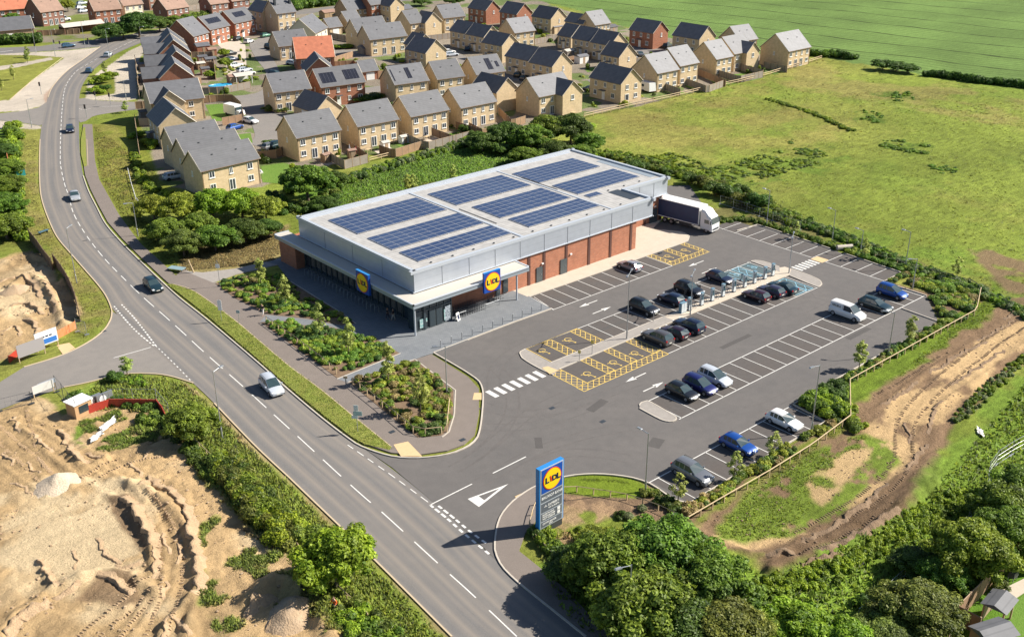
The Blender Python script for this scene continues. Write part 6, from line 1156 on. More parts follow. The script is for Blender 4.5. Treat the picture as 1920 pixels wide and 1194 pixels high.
for s_, lab, mm in (('482,301 520,297 536,288', 'timber fence between the nearest stepped house and the round tree', 'fence'), ('610,297 645,318 690,306', 'timber fence dividing the first near garden', 'fence2'), ('655,280 690,305', 'timber fence between the first and second near gardens', 'fence'), ('712,288 738,297 790,281', 'timber fence round the second near garden', 'fence'),
    ('753,262 800,283 880,262', 'timber fence round the third near garden', 'fence2'), ('810,255 850,270', 'timber fence dividing the third near garden', 'fence'), ('855,243 905,258 945,246', 'timber fence round the fourth near garden', 'fence'), ('935,215 960,240 985,232', 'timber fence beside the L-shaped house', 'fence'),
    ('378,178 420,176 470,166', 'pale panel fence behind the blue paddling pool', 'fence2'), ('380,194 415,191 437,191 452,205 458,228', 'curved dark timber fence round the lawn by the street', 'fence'), ('418,236 455,229', 'bright new timber fence in front of the blue hatchback', 'fence'), ('254,230 262,290', 'fence along the shaded gardens left of the gabled houses', 'fence2'), ('254,115 258,150 262,185', 'fence along the block paving beside the red gables', 'fence2'),
    ('255,205 283,203', 'short timber fence by the side road', 'fence'), ('262,237 295,236', 'pale rail fence crossing the shaded gardens', 'fence2'), ('1230,165 1275,180', 'timber fence left of the first meadow garden', 'fence2'), ('1275,156 1325,175 1355,164', 'timber fence round the second meadow garden', 'fence2'), ('1305,140 1360,163', 'timber fence between the meadow gardens', 'fence'), ('1325,138 1385,156 1430,146', 'timber fence round the third meadow garden', 'fence2'), ('1375,129 1430,144', 'timber fence beside the winged meadow house', 'fence2'), ('1432,128 1475,137', 'timber fence under the lone end house', 'fence2'),
    ('1100,85 1140,78', 'fence behind the middle row of dark roofs', 'fence'), ('1000,85 1050,75 1060,92', 'pale fence enclosing the yards behind the pale roof', 'fence2'), ('1060,120 1110,110 1160,118', 'fence of the yard behind the closing gable house', 'fence'), ('1170,125 1230,118', 'fence behind the low dark roofed house', 'fence2'), ('720,98 780,92', 'fence below the long terrace', 'fence2'), ('625,120 662,108', 'timber fence right of the orange bungalow', 'fence'), ('625,128 665,125 672,140', 'dark picket fence beside the red garage', 'fence'), ('680,150 718,145', 'red-brown wall of the garage yard', 'fence'),
    ('620,72 660,80 690,78', 'fence beside the angled house', 'fence2'), ('345,165 378,158', 'fence behind the nearest red gable', 'fence'), ('350,130 400,128', 'fence between the yards of the red gables', 'fence'), ('360,110 400,108 405,150', 'fence along the driveways', 'fence2'), ('750,62 800,70', 'fence behind the blank gable', 'fence2'), ('800,78 850,72', 'fence at the back of the terrace court', 'fence2'), ('30,35 95,36', 'long timber fence behind the lawn at the top left', 'fence'), ('70,68 150,64', 'brown fence by the footpath at the top left', 'fence'), ('880,245 905,258', 'low fence at the corner of the fourth garden', 'fence'), ('345,22 400,14', 'pale fence above the long hedge', 'fence2')):
    fence(s_, lab, m=mm)
# ---------------------------------------------------------------- vegetation
rng = np.random.default_rng(11)
GC = col.reshape(nx, ny, 3)
def gcol(x, y): return GC[np.clip(np.searchsorted(FX, x), 0, nx-1), np.clip(np.searchsorted(FY, y), 0, ny-1)]
def cubesphere():
    g = np.linspace(-1, 1, 4); V, F = [], []
    for ax in range(3):
        for s_ in (-1, 1):
            b0 = len(V)
            for i in range(4):
                for j in range(4):
                    p = [0, 0, 0]; p[ax] = s_; p[(ax+1) % 3] = g[i]*s_; p[(ax+2) % 3] = g[j]; p = np.array(p, float); V.append(p/np.linalg.norm(p))
            for i in range(3):
                for j in range(3): a = b0+i*4+j; F.append((a, a+4, a+5, a+1))
    return np.array(V), np.array(F)
CSV, CSF = cubesphere()
def leafcloud(blobs, leaf=.3, cover=1.25, core=.8, mi=None, up=.25, elong=1.5):
    "blobs (n,6): centre, radii. returns V, F(quads), leaf attribute, material index"
    B = np.asarray(blobs, float); Vs, Fs, As, Ms = [], [], [], []; nv = 0
    r = (B[:, 3]*B[:, 4]*B[:, 5])**(1/3); cnt = np.maximum(8, (4*np.pi*r**2*cover/leaf**2)).astype(int); ix = np.repeat(np.arange(len(B)), cnt); n = len(ix)
    d = rng.normal(size=(n, 3)); d /= np.linalg.norm(d, axis=1)[:, None]; d[:, 2] = np.where(d[:, 2] < -.35, -d[:, 2], d[:, 2])
    rad = 1.0-.30*rng.random(n)**1.6+.12*rng.random(n)**4; c = B[ix, :3]+d*B[ix, 3:]*rad[:, None]
    nm = d+rng.normal(size=(n, 3))*.55+np.array((0, 0, up)); nm /= np.linalg.norm(nm, axis=1)[:, None]
    t = rng.normal(size=(n, 3)); a = np.cross(nm, t); a /= np.linalg.norm(a, axis=1)[:, None]; b = np.cross(nm, a); s = leaf*(.55+.8*rng.random(n))[:, None]/2
    q = np.stack([c+a*s*elong, c+b*s*.8, c-a*s*elong, c-b*s*.8], 1).reshape(-1, 3); Vs.append(q); Fs.append(np.arange(n*4).reshape(n, 4)); nv = n*4
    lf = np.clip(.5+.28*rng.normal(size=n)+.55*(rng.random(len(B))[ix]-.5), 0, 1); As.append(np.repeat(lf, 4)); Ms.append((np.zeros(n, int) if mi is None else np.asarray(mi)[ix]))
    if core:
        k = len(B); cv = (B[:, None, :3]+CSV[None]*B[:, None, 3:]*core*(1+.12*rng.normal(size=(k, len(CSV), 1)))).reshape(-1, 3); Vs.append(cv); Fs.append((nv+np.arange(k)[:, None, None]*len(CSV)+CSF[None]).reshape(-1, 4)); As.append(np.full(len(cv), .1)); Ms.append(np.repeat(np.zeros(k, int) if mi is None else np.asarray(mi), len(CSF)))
    return np.concatenate(Vs), np.concatenate(Fs), np.concatenate(As), np.concatenate(Ms)
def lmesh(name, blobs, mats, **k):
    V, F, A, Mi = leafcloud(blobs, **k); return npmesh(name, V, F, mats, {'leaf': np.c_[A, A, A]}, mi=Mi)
def _lm(n, a, b_): return leafmat(n, (a[0]*2.0, a[1]*1.8, a[2]*1.5), (min(b_[0]*1.95, .5), min(b_[1]*1.85, .5), b_[2]*1.5))
LM = {'oak': _lm('leaf_mid_green', (.030, .068, .010), (.125, .20, .028)), 'dark': _lm('leaf_dark_green', (.020, .048, .010), (.070, .125, .025)), 'b1': leafmat('bed_lime', (.17, .23, .03), (.46, .54, .07)), 'b2': leafmat('bed_green', (.11, .20, .03), (.28, .44, .06)), 'b3': leafmat('bed_straw', (.22, .19, .07), (.50, .42, .17)), 'b4': leafmat('bed_dark', (.06, .11, .03), (.17, .27, .06)), 'b5': leafmat('young_leaf', (.20, .26, .06), (.52, .60, .16)),
      'yel': _lm('leaf_yellow_green', (.050, .088, .010), (.19, .245, .035)),
      'olive': _lm('leaf_olive', (.036, .060, .014), (.135, .17, .038)), 'lime': _lm('leaf_fresh_green', (.050, .105, .008), (.19, .30, .025)), 'brown': _lm('leaf_brown', (.055, .045, .02), (.115, .095, .05)), 'grey': _lm('leaf_grey_green', (.06, .09, .05), (.17, .21, .11))}
M['bark'] = mat('bark', (.13, .095, .065), .9, noise_=[(3, .6, (.2, .16, .12))])
def crownblobs(Rr, Hh, z0, n, br, flat=1., seed=0):
    g = np.random.default_rng(seed); out = []
    for i in range(n):
        u = g.normal(size=3); u /= np.linalg.norm(u); u[2] = abs(u[2])*1.05-.35; k = .52+.55*g.random(); rr = br*(.45+.9*g.random())
        out.append((u[0]*Rr*k, u[1]*Rr*k, z0+Hh*.45+u[2]*Hh*.5, rr, rr, rr*.85))
    out.append((0, 0, z0+Hh*.45, Rr*.62, Rr*.62, Hh*.42)); return out
TREES = {}
def coneblobs(Rr, Hh, z0, n, br, seed):
    g = np.random.default_rng(seed); out = []
    for i in range(n): u = (i+.5)/n; a = g.random()*6.283; r_ = Rr*math.sin(math.pi*(u*.84+.13))*(.35+.5*g.random()); rr = br*(1.1-.5*u)*(.7+.6*g.random()); out.append((math.cos(a)*r_, math.sin(a)*r_, z0+.2+u*(Hh-z0), rr, rr, rr*1.15))
    return out
def treeproto(key, Rr, Hh, n, br, mat_, leaf, trunk=.0, seed=1, z0=None):
    z0 = Hh*.12 if z0 is None else z0
    cm = lmesh('crown', (coneblobs(Rr, Hh, z0, n, br, seed) if key[0] == 'y' else crownblobs(Rr, Hh-z0, z0, n, br, seed=seed)), LM[mat_], leaf=leaf, **({'cover': .9, 'core': .45} if key[0] == 'y' else {'cover': 1.15, 'core': .66}))
    g = np.random.default_rng(seed); b = MB(); tr = trunk or Hh*.022+.04; b.tube([(0, 0, -.1), (.05*Hh*.1, 0, Hh*.25), (0, .03*Hh, Hh*.5), (0, 0, Hh*.8)], [tr*1.3, tr, tr*.75, tr*.3], 7); lm_ = MB()
    for i in range(5):
        a = i*1.256+g.random(); h0 = Hh*(.22+.08*i); lm_.tube([(0, 0, h0), (math.cos(a)*Rr*.3, math.sin(a)*Rr*.3, h0+Hh*.12), (math.cos(a)*Rr*.65, math.sin(a)*Rr*.65, h0+Hh*.2)], [tr*.5, tr*.35, tr*.12], 5)
    TREES[key] = (cm, b.mesh('trunk', M['bark']), lm_.mesh('limbs', M['bark']), Rr, Hh)
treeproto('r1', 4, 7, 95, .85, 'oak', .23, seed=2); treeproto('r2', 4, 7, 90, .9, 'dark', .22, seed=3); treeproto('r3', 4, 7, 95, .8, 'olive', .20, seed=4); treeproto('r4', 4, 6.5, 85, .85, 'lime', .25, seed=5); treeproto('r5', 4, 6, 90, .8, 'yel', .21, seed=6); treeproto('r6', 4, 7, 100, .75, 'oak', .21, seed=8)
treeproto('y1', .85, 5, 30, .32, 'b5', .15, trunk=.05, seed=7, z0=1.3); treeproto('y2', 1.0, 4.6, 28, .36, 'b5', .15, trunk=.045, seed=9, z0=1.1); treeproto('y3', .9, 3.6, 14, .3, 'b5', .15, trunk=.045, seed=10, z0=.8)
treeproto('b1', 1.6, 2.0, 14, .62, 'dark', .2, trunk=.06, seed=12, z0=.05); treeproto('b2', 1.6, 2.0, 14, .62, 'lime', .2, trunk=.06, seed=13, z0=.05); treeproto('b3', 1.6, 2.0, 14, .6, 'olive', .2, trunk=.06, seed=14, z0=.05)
def tree(key, x, y, Rr, Hh, label, name='tree', cat='tree', group=None, z=0.):
    cm, tm, lm_, r0, h0 = TREES[key]; t = thing(name, label, cat, (x, y, z), random.random()*6.28, group); t.scale = (Rr/r0, Rr/r0, Hh/h0)
    link('crown', cm, t)
    if key[0] != 'b': tk = link('trunk', tm, t); link('limbs', lm_, tk)
    else: link('stem', tm, t)
    return t
def T(key, px, py_, Rr, Hh, label, **k): x, y = G(px, py_); return tree(key, x, y, Rr, Hh, label, **k)
T('r6', 578, 378, 4.9, 7.4, 'large round tree behind the left corner of the store, beside the near gardens'); T('r1', 362, 822, 2.9, 4.2, 'round green bush-like tree at the corner of the bare earth site'); T('r4', 632, 1098, 3.6, 6.0, 'bright leafy tree on the bank above the worker')
T('r2', 632, 352, 2.2, 3.6, 'small dark tree beside the large round one'); T('r2', 610, 398, 2.6, 3.0, 'low dark shrub-like tree at the foot of the large round one')
for key, px, py_, r_, h_, lab in (('r6', 1150, 1120, 4.6, 7, 'dark tree at the left end of the big clump below the pylon sign'), ('r1', 1245, 1105, 5.0, 7.5, 'tall green tree in the middle of the big clump below the car park'), ('r6', 1330, 1160, 4.4, 7, 'green tree at the right of the big clump'), ('r2', 1085, 1095, 3.0, 4., 'low dark tree nearest the footway in the big clump'), ('r1', 1215, 1200, 5.0, 7.2, 'dark tree at the bottom edge right of the tall street lamp'), ('r3', 1345, 1240, 4.2, 6, 'olive tree at the bottom edge in the big clump'),
    ('r5', 1420, 1225, 3.0, 3.6, 'yellowish bush-like tree at the bottom edge'), ('r4', 1500, 1215, 3.4, 4.2, 'fresh green tree at the bottom edge, left of the washing-line wire'), ('r4', 1585, 1250, 3.2, 4.4, 'fresh green tree at the bottom edge, right of the washing-line wire'), ('r3', 1712, 1195, 3.9, 5.4, 'olive tree left of the garden pergola'), ('r6', 1760, 1115, 2.4, 4, 'greyish dark tree between the two olive ones'), ('r5', 1805, 1085, 4.0, 6.4, 'tallest olive tree, above the garden pergola'),
    ('r6', 1880, 1040, 3.4, 5.4, 'dark tree at the right edge above the garden fence'), ('r1', 1880, 985, 3.4, 4.8, 'green tree beside the wire fence at the right edge'), ('r1', 1925, 950, 3.6, 5, 'dark tree cut by the right edge of the picture'), ('r2', 1715, 1075, 2.4, 2.6, 'low dark tree in the shade left of the tallest olive one'), ('r3', 1650, 1235, 3.2, 4, 'dark olive tree at the bottom edge beside the timber fence'), ('r2', 1290, 1240, 4, 6, 'dark tree at the very bottom of the big clump'), ('r5', 1120, 1035, 2.2, 2.6, 'yellow-green bush on the upper edge of the big clump')):
    T(key, px, py_, r_*.92, h_*.95, lab)
for key, px, py_, r_, h_, lab in (('r5', 290, 412, 3.2, 4.6, 'yellow-green bush nearest the street lamp in the roadside thicket'), ('r5', 345, 414, 3.8, 5.2, 'yellow-green bush, second from the left in the back row of the thicket'), ('r4', 400, 410, 4.0, 5.6, 'fresh green bush, third from the left in the back row of the thicket'), ('r4', 455, 408, 4.0, 5.4, 'fresh green bush, fourth from the left in the back row of the thicket'), ('r5', 500, 414, 3.3, 4.7, 'yellow-green bush at the right end of the back row of the thicket'),
    ('r1', 312, 454, 3.1, 4.5, 'green bush leaning over the footway'), ('r3', 346, 480, 3.1, 4.6, 'olive and brownish bush at the front corner of the thicket'), ('r1', 405, 470, 3.5, 4.6, 'dark bush in the front row of the thicket, middle'), ('r2', 460, 456, 3.4, 4.4, 'dark bush in the front row of the thicket, right of middle'), ('r2', 505, 445, 2.4, 3.4, 'dark bush at the right end of the thicket by the store'), ('r1', 375, 440, 2.8, 4.2, 'green bush in the heart of the thicket')):
    T(key, px, py_, r_, h_, lab, name='bush', cat='bush')
for key, px, py_, r_, h_, lab in (('r2', 905, 285, 3.6, 4.6, 'dark tree at the left end of the clump behind the store'), ('r2', 950, 278, 4.2, 6, 'dark tree, second in the clump behind the store'), ('r6', 995, 285, 4.6, 6.2, 'green tree, third in the clump behind the store'), ('r1', 1030, 268, 4.4, 6.6, 'green tree in the middle of the clump behind the store'), ('r2', 1070, 270, 4.4, 7, 'dark tree at the right of the clump behind the store'), ('r2', 1040, 302, 3.6, 4.4, 'low dark tree in front of the clump behind the store'),
    ('r1', 985, 310, 3.4, 4., 'low green tree nearest the store roof in that clump'), ('r1', 1105, 285, 3.2, 4.4, 'green tree at the right end of the clump behind the store'), ('r1', 1090, 300, 3., 3.4, 'low green bush beside the far roof corner')):
    T(key, px, py_, r_, h_, lab)
for key, px, py_, r_, h_, lab in (('r2', 262, 70, 6.2, 9, 'largest dark tree on the far verge of the bend'), ('r2', 205, 78, 5.0, 6.4, 'dark spreading tree, leftmost on the far verge'), ('r2', 232, 72, 4.6, 6, 'dark tree beside the largest on the far verge'), ('r2', 300, 60, 4.4, 5.6, 'dark tree right of the largest on the far verge'), ('r1', 328, 50, 3.6, 4.2, 'rounded green tree before the four-windowed brick house'), ('r1', 352, 44, 3., 3.6, 'small rounded tree at the start of the long hedge'),
    ('r1', 24, 45, 3., 4.2, 'green tree before the orange roofed house'), ('r1', 100, 30, 3., 4.2, 'green tree beside the brown brick gable'), ('r5', 128, 22, 2.6, 5, 'yellow-green tree by the parked court'), ('r1', 265, 14, 2.8, 3.4, 'small tree between the brown roofs at the top'), ('r4', 420, 108, 1.8, 2.8, 'yellow-green tree by the driveways, upper'), ('r5', 424, 128, 2.0, 3.2, 'yellow-green tree by the driveways, lower'), ('r4', 394, 148, 1.6, 2.4, 'small green tree behind the paddling pool'), ('r1', 720, 18, 3.4, 3.6, 'dark tree at the top centre behind the tall houses'), ('r2', 790, 12, 3.6, 3.6, 'dark tree at the top edge right of centre'), ('r2', 850, 10, 4, 3.8, 'dark tree at the top edge beside the red houses'), ('r1', 735, 36, 2.4, 2.8, 'green tree beside the tall gabled house')):
    T(key, px, py_, r_, h_, lab)
for key, px, py_, r_, h_, lab in (('r1', 15, 330, 3.4, 3.6, 'dense bush at the left edge, uppermost'), ('r1', 18, 365, 3.6, 4.0, 'dense bush at the left edge, second'), ('r6', 12, 405, 4.0, 4.4, 'dense bush at the left edge, third'), ('r1', 14, 448, 4.0, 4.6, 'dense bush at the left edge, nearest the bare earth'), ('r2', 8, 295, 3.0, 3.0, 'bush at the left edge above the orange hoarding')):
    T(key, px, py_, r_, h_, lab, name='bush', cat='bush')
for key, px, py_, h_, lab in (('y1', 536, 575, 4.4, 'young staked tree in the upper flower bed, nearest the dark shrubs'), ('y1', 600, 631, 4.4, 'young tree at the top of the middle flower bed'), ('y1', 655, 667, 4.8, 'young tree in the middle of the middle flower bed'), ('y1', 729, 720, 5.2, 'young tree at the gap end of the lower flower bed'), ('y2', 789, 774, 5.0, 'young bushy tree in the middle of the lower flower bed'), ('y1', 490, 536, 4.0, 'young tree at the shaded end of the upper flower bed'),
    ('y1', 1610, 693, 3.6, 'young conical tree on the planting strip, left of two'), ('y1', 1704, 645, 3.6, 'young conical tree on the planting strip, right of two'), ('y3', 1271, 941, 3.0, 'thin young tree by the grey SUV'), ('y3', 1376, 903, 3.2, 'thin young tree by the blue hatchback'), ('y3', 1449, 858, 2.8, 'thin young tree by the white hatchback'), ('y3', 1793, 522, 3.0, 'young tree beside the ditch at the far right'), ('y3', 1620, 485, 3.0, 'thin young tree beside the path at the far edge'), ('y3', 1492, 448, 2.6, 'wispy young tree on the far strip'),
    ('y1', 850, 345, 3.4, 'young tree on the green strip behind the store, left one'), ('y1', 765, 362, 3.2, 'young tree on the green strip behind the store, nearest the roof edge'), ('y1', 720, 378, 2.8, 'young tree on the green strip behind the store, lowest one'), ('y2', 776, 360, 3.0, 'young yellowish tree paired on the green strip'), ('y1', 26, 150, 3.6, 'young tree on the lawn at the upper left, tallest'), ('y1', 52, 118, 3.2, 'young tree by the path across the lawn'), ('y1', 52, 108, 3., 'young tree at the top of the lawn'), ('y1', 3, 170, 3.2, 'young tree cut by the left edge on the lawn'), ('y1', 198, 142, 3.6, 'young tree on the island of grass by the paving'), ('y2', 236, 212, 2.6, 'small round-headed tree at the side road corner'), ('y1', 239, 702, 2.2, 'small wind-bent sapling on the side road verge')):
    T(key, px, py_, .98, h_*1.06, lab, name='young_tree')
for key, px, py_, r_, h_, lab in (('b1', 1296, 345, 1.8, 1.9, 'dark shrub behind the lorry, leftmost of the row'), ('b3', 1318, 352, 2.0, 2.0, 'olive shrub behind the lorry, second of the row'), ('b1', 1342, 366, 2.2, 2.2, 'dark shrub above the lorry cab'), ('b1', 1365, 372, 2., 2., 'dark shrub right of the lorry cab'), ('b3', 1392, 385, 2.2, 2.2, 'olive shrub in the row by the yard fence'), ('b1', 1418, 392, 2.4, 2.6, 'large dark shrub at the right end of the row'), ('b1', 1390, 365, 1.6, 1.8, 'dark shrub on the meadow side of the row'),
    ('b1', 1655, 131, 3.4, 2.6, 'dark hedge bush on the field boundary, left of three'), ('b1', 1680, 134, 3.4, 2.4, 'dark hedge bush on the field boundary, middle of three'), ('b1', 1703, 137, 3., 2.2, 'dark hedge bush on the field boundary, right of three'), ('b2', 190, 158, 2.2, 2.4, 'round shrub on the grass island, upper left'), ('b2', 205, 150, 2.2, 2.2, 'round shrub on the grass island, upper right'), ('b1', 196, 172, 2., 1.6, 'low dark shrub on the grass island, lower'), ('b2', 182, 174, 2., 1.6, 'low shrub on the grass island, lower left'),
    ('b2', 262, 258, 1.8, 1.4, 'low shrub on the garden edge right of the road'), ('b2', 275, 272, 1.8, 1.4, 'bright low shrub below the shaded gardens, left'), ('b2', 290, 276, 1.8, 1.5, 'bright low shrub below the shaded gardens, right'), ('b1', 213, 716, 1.1, 1.2, 'dark round shrub on the side road verge'), ('b1', 700, 190, 3.0, 1.8, 'dark shrub mass before the red brick pair, right'), ('b1', 680, 192, 2.4, 1.5, 'dark shrub mass before the red brick pair, left'), ('b3', 503, 208, 1.8, 1.2, 'flowering shrub at the corner house, left'), ('b3', 530, 210, 1.8, 1.1, 'flowering shrub at the corner house, right'),
    ('b2', 1002, 60, 1.8, 1.4, 'green shrub by the rough field'), ('b1', 615, 90, 2.2, 1.2, 'dark garden shrub, left of the angled fence'), ('b2', 632, 92, 2.4, 1.3, 'green garden shrub below the angled house'), ('b2', 650, 90, 2., 1.2, 'green garden shrub right of the angled house'), ('b3', 845, 118, 2., 1.1, 'garden shrub before the tall central gable'), ('b2', 790, 66, 2., 1.2, 'green shrub below the blank gable'), ('b1', 930, 60, 1.8, 1.4, 'dark shrub before the red house'), ('b1', 870, 250, 1.5, 1.7, 'dark shrub by the fourth near garden, left'), ('b1', 888, 262, 1.7, 1.8, 'dark shrub by the fourth near garden, right'), ('b1', 330, 120, 1.6, 1.4, 'dark shrub behind the red gables'), ('b2', 1095, 240, 1.8, 1.7, 'green shrub beside the L-shaped house'), ('b1', 505, 272, 1.6, 1.0, 'dark shrub at the end of the estate street'), ('b1', 940, 290, 2.2, 2.2, 'dark shrub before the clump behind the store'), ('b1', 1190, 320, 2., 1.8, 'shrub behind the far end of the store roof')):
    T(key, px, py_, r_, h_, lab, name='shrub', cat='shrub')
# ---- hedges and undergrowth that read as one mass
def along(line, w, h, br, n, leaf, mats, label, name='hedge', cat='hedge', kind=None, mi=None, jit=1., zr=.7):
    P = resamp(S(line) if isinstance(line, str) else line, n=n); T_ = np.gradient(P, axis=0); T_ /= np.hypot(*T_.T)[:, None]; Nn = np.c_[-T_[:, 1], T_[:, 0]]; bl = []; ms = []
    for i in range(n):
        for k in range(3):
            o = (rng.random()-.5)*w; rr = br*(.6+.7*rng.random()); hh = h*(.65+.5*rng.random()); p = P[i]+Nn[i]*o+rng.normal(size=2)*.25*jit; bl.append((p[0], p[1], max(.1, hh-rr*.8), rr, rr, min(rr, hh)*zr+.1)); ms.append(rng.integers(len(mats)))
            if hh > rr*2: bl.append((p[0], p[1], (hh-rr)*.45, rr*.9, rr*.9, hh*.45)); ms.append(ms[-1])
    o0 = P[0]; bl = np.array(bl); bl[:, 0] -= o0[0]; bl[:, 1] -= o0[1]; me = lmesh(name, bl, [LM[m] for m in mats], leaf=leaf, mi=ms); o = link(name, me, None, (o0[0], o0[1], 0)); return tag(o, label, cat, kind=kind)
along('-20,84 10,83 45,82 72,80', 2.2, 3.0, 1.5, 22, .45, ['dark'], 'dark clipped hedge in front of the low building at the upper left'); along('365,40 420,26 470,20 505,14', 2.2, 2.6, 1.3, 30, .42, ['dark', 'oak'], 'long green hedge between the brown roofed houses and the bend'); along('535,22 580,14 640,7 690,0 740,-8', 5, 4.2, 1.9, 36, .5, ['dark', 'oak'], 'tall dark hedge along the far road at the top')
along('1515,104 1560,107 1600,112', 1.8, 2.0, 1.0, 16, .35, ['dark', 'oak'], 'dark hedge between the lone end house and the field bushes'); along('1735,142 1780,147 1830,155 1880,160 1940,168', 1.5, 1.8, .9, 34, .35, ['dark'], 'dark hedge line along the crop field at the right'); along('1440,187 1500,205 1545,222 1595,246', 1.2, .4, .45, 60, .15, ['oak', 'oak', 'lime'], 'low dark weed line curving through the meadow', name='weed_strip', cat='weeds', kind='stuff')
along('640,345 700,325 760,305 850,280 890,262', 2.2, 1.1, .6, 80, .17, ['b4', 'oak', 'lime', 'grey'], 'mixed shrubs growing behind the near garden fences', name='undergrowth', cat='undergrowth', kind='stuff')
along('540,362 600,345 640,352 600,392 545,400 512,372', 3., 1.4, .8, 40, .2, ['olive', 'oak', 'dark'], 'rough shrubs between the round tree and the store corner', name='undergrowth', cat='undergrowth', kind='stuff')
along('1118,290 1180,300 1240,318 1300,335 1370,360 1450,400 1500,420', 4.5, .9, .6, 150, .16, ['oak', 'lime', 'yel', 'olive', 'dark'], 'rank green growth along the ditch behind the store', name='undergrowth', cat='undergrowth', kind='stuff')
along('1500,420 1560,438 1620,462 1700,498 1760,520 1830,545 1900,580 1960,612', 2.4, .7, .5, 190, .14, ['oak', 'lime', 'olive', 'grey', 'dark'], 'green ditch bank growth along the far side of the car park', name='undergrowth', cat='undergrowth', kind='stuff')
along('1345,415 1400,412 1450,425 1520,448 1590,470', 1.6, .5, .4, 60, .13, ['olive', 'oak', 'dark'], 'low planting on the far edge of the car park', name='planting', cat='plants', kind='stuff')
along('415,870 445,905 480,950 520,990 560,1020', 2.6, 1.4, .8, 60, .18, ['dark', 'oak', 'olive', 'lime'], 'dense bushes on the bank between the main road and the earthworks', name='undergrowth', cat='undergrowth', kind='stuff')
along('650,1150 700,1195 760,1250', 3.0, .9, .6, 36, .17, ['oak', 'lime', 'olive'], 'low bushes on the bank at the bottom edge below the worker', name='undergrowth', cat='undergrowth', kind='stuff')
along('352,840 380,875 410,905', 1.0, .6, .4, 24, .15, ['dark', 'oak'], 'weeds along the pale rail on the bank', name='undergrowth', cat='undergrowth', kind='stuff')
along('1050,1062 1110,1070 1200,1045 1290,1065 1350,1110 1390,1160', 3.5, 1.2, .8, 70, .26, ['dark', 'oak', 'dark', 'olive'], 'dark undergrowth beneath the big clump of trees', name='undergrowth', cat='undergrowth', kind='stuff')
along('1400,1130 1480,1100 1560,1060 1640,1020 1720,975 1800,940 1860,940', 3.2, .5, .36, 130, .14, ['lime', 'lime', 'lime', 'oak'], 'bright rank weeds between the earth track and the olive trees', name='undergrowth', cat='undergrowth', kind='stuff')
along('1620,1150 1680,1145 1760,1160', 3., .9, .7, 24, .28, ['dark', 'oak'], 'dark undergrowth below the olive trees', name='undergrowth', cat='undergrowth', kind='stuff')
along('1790,790 1850,735 1925,670', 1.2, .3, .3, 40, .13, ['oak', 'grey', 'lime'], 'weeds on the grass right of the earth track', name='undergrowth', cat='undergrowth', kind='stuff')
along('20,240 22,300 30,380 35,450', 3, 1.5, 1.1, 30, .3, ['oak', 'lime'], 'green scrub behind the left verge', name='undergrowth', cat='undergrowth', kind='stuff')
along('250,290 262,330 290,360 340,370', 1.4, .8, .6, 24, .2, ['lime', 'oak'], 'scattered low scrub on the grass before the stepped houses', name='undergrowth', cat='undergrowth', kind='stuff')
along('210,714 240,712 270,722', 1.2, .35, .3, 20, .16, ['lime', 'olive', 'oak'], 'rough tussocks on the corner of the side road', name='undergrowth', cat='undergrowth', kind='stuff')
along('135,745 180,752 240,757 300,765', 1.2, .6, .5, 26, .16, ['oak', 'dark'], 'weeds along the red barrier of the building site', name='undergrowth', cat='undergrowth', kind='stuff')
along('270,790 320,790 345,820', 1.5, .8, .6, 20, .2, ['dark', 'oak'], 'dark weeds at the foot of the corner bush', name='undergrowth', cat='undergrowth', kind='stuff')
# ---- planting beds
def bed(poly, n, hmin, hmax, rmin, rmax, mats, label, leaf=.14, inset=.35, z=.14, probs=None, gap=.5):
    P = np.array(poly); lo, hi = P.min(0), P.max(0); c = rng.random((n*4, 2))*(hi-lo)+lo; d = sdist(c[:, 0], c[:, 1], poly); c = c[d < -inset]; c = c[noise(c[:, 0], c[:, 1], 2.6, n, 2) > gap*.55][:n]
    rr = rmin+(rmax-rmin)*rng.random(len(c))**1.5; hh = hmin+(hmax-hmin)*rng.random(len(c)); tn = noise(c[:, 0], c[:, 1], 3.2, n+5, 2)+.25*rng.normal(size=len(c))*.6; ms = np.clip(((tn-.2)/.6*len(mats)), 0, len(mats)-1).astype(int); o0 = P.mean(0)
    bl = np.c_[c-o0, z+hh*.5, rr, rr, hh*.55]; me = lmesh('planting', bl, [LM[m] for m in mats], leaf=leaf, mi=ms, cover=1.35, core=.82); o = link('planting', me, None, (o0[0], o0[1], 0)); return tag(o, label, 'plants', kind='stuff')
bed(BED0, 300, .25, .65, .25, .65, ['b4', 'b1', 'b2', 'b1', 'b3', 'b1'], 'mixed shrub planting of the upper flower bed'); bed(BED1, 330, .25, .65, .25, .65, ['b2', 'b1', 'b2', 'b1', 'b1', 'b4'], 'mixed shrub planting of the middle flower bed'); bed(BED2, 310, .25, .75, .25, .7, ['b3', 'b1', 'b2', 'b1', 'b3', 'b2', 'b4'], 'mixed shrub planting of the lower flower bed')
bed(S('1290,975 1440,888 1590,786 1552,792 1468,840 1300,944 1270,952'), 200, .3, .8, .25, .6, ['b2', 'b1', 'b4', 'b1', 'b3'], 'shrubs in the narrow bed behind the southern parking bays', z=0, inset=.2); bed(S('1490,762 1562,722 1588,725 1590,785 1552,792'), 110, .6, 1.4, .45, .95, ['lime', 'oak', 'dark', 'dark'], 'dense clipped shrubs in the triangular bed by the timber rail', z=0, leaf=.17, gap=0)
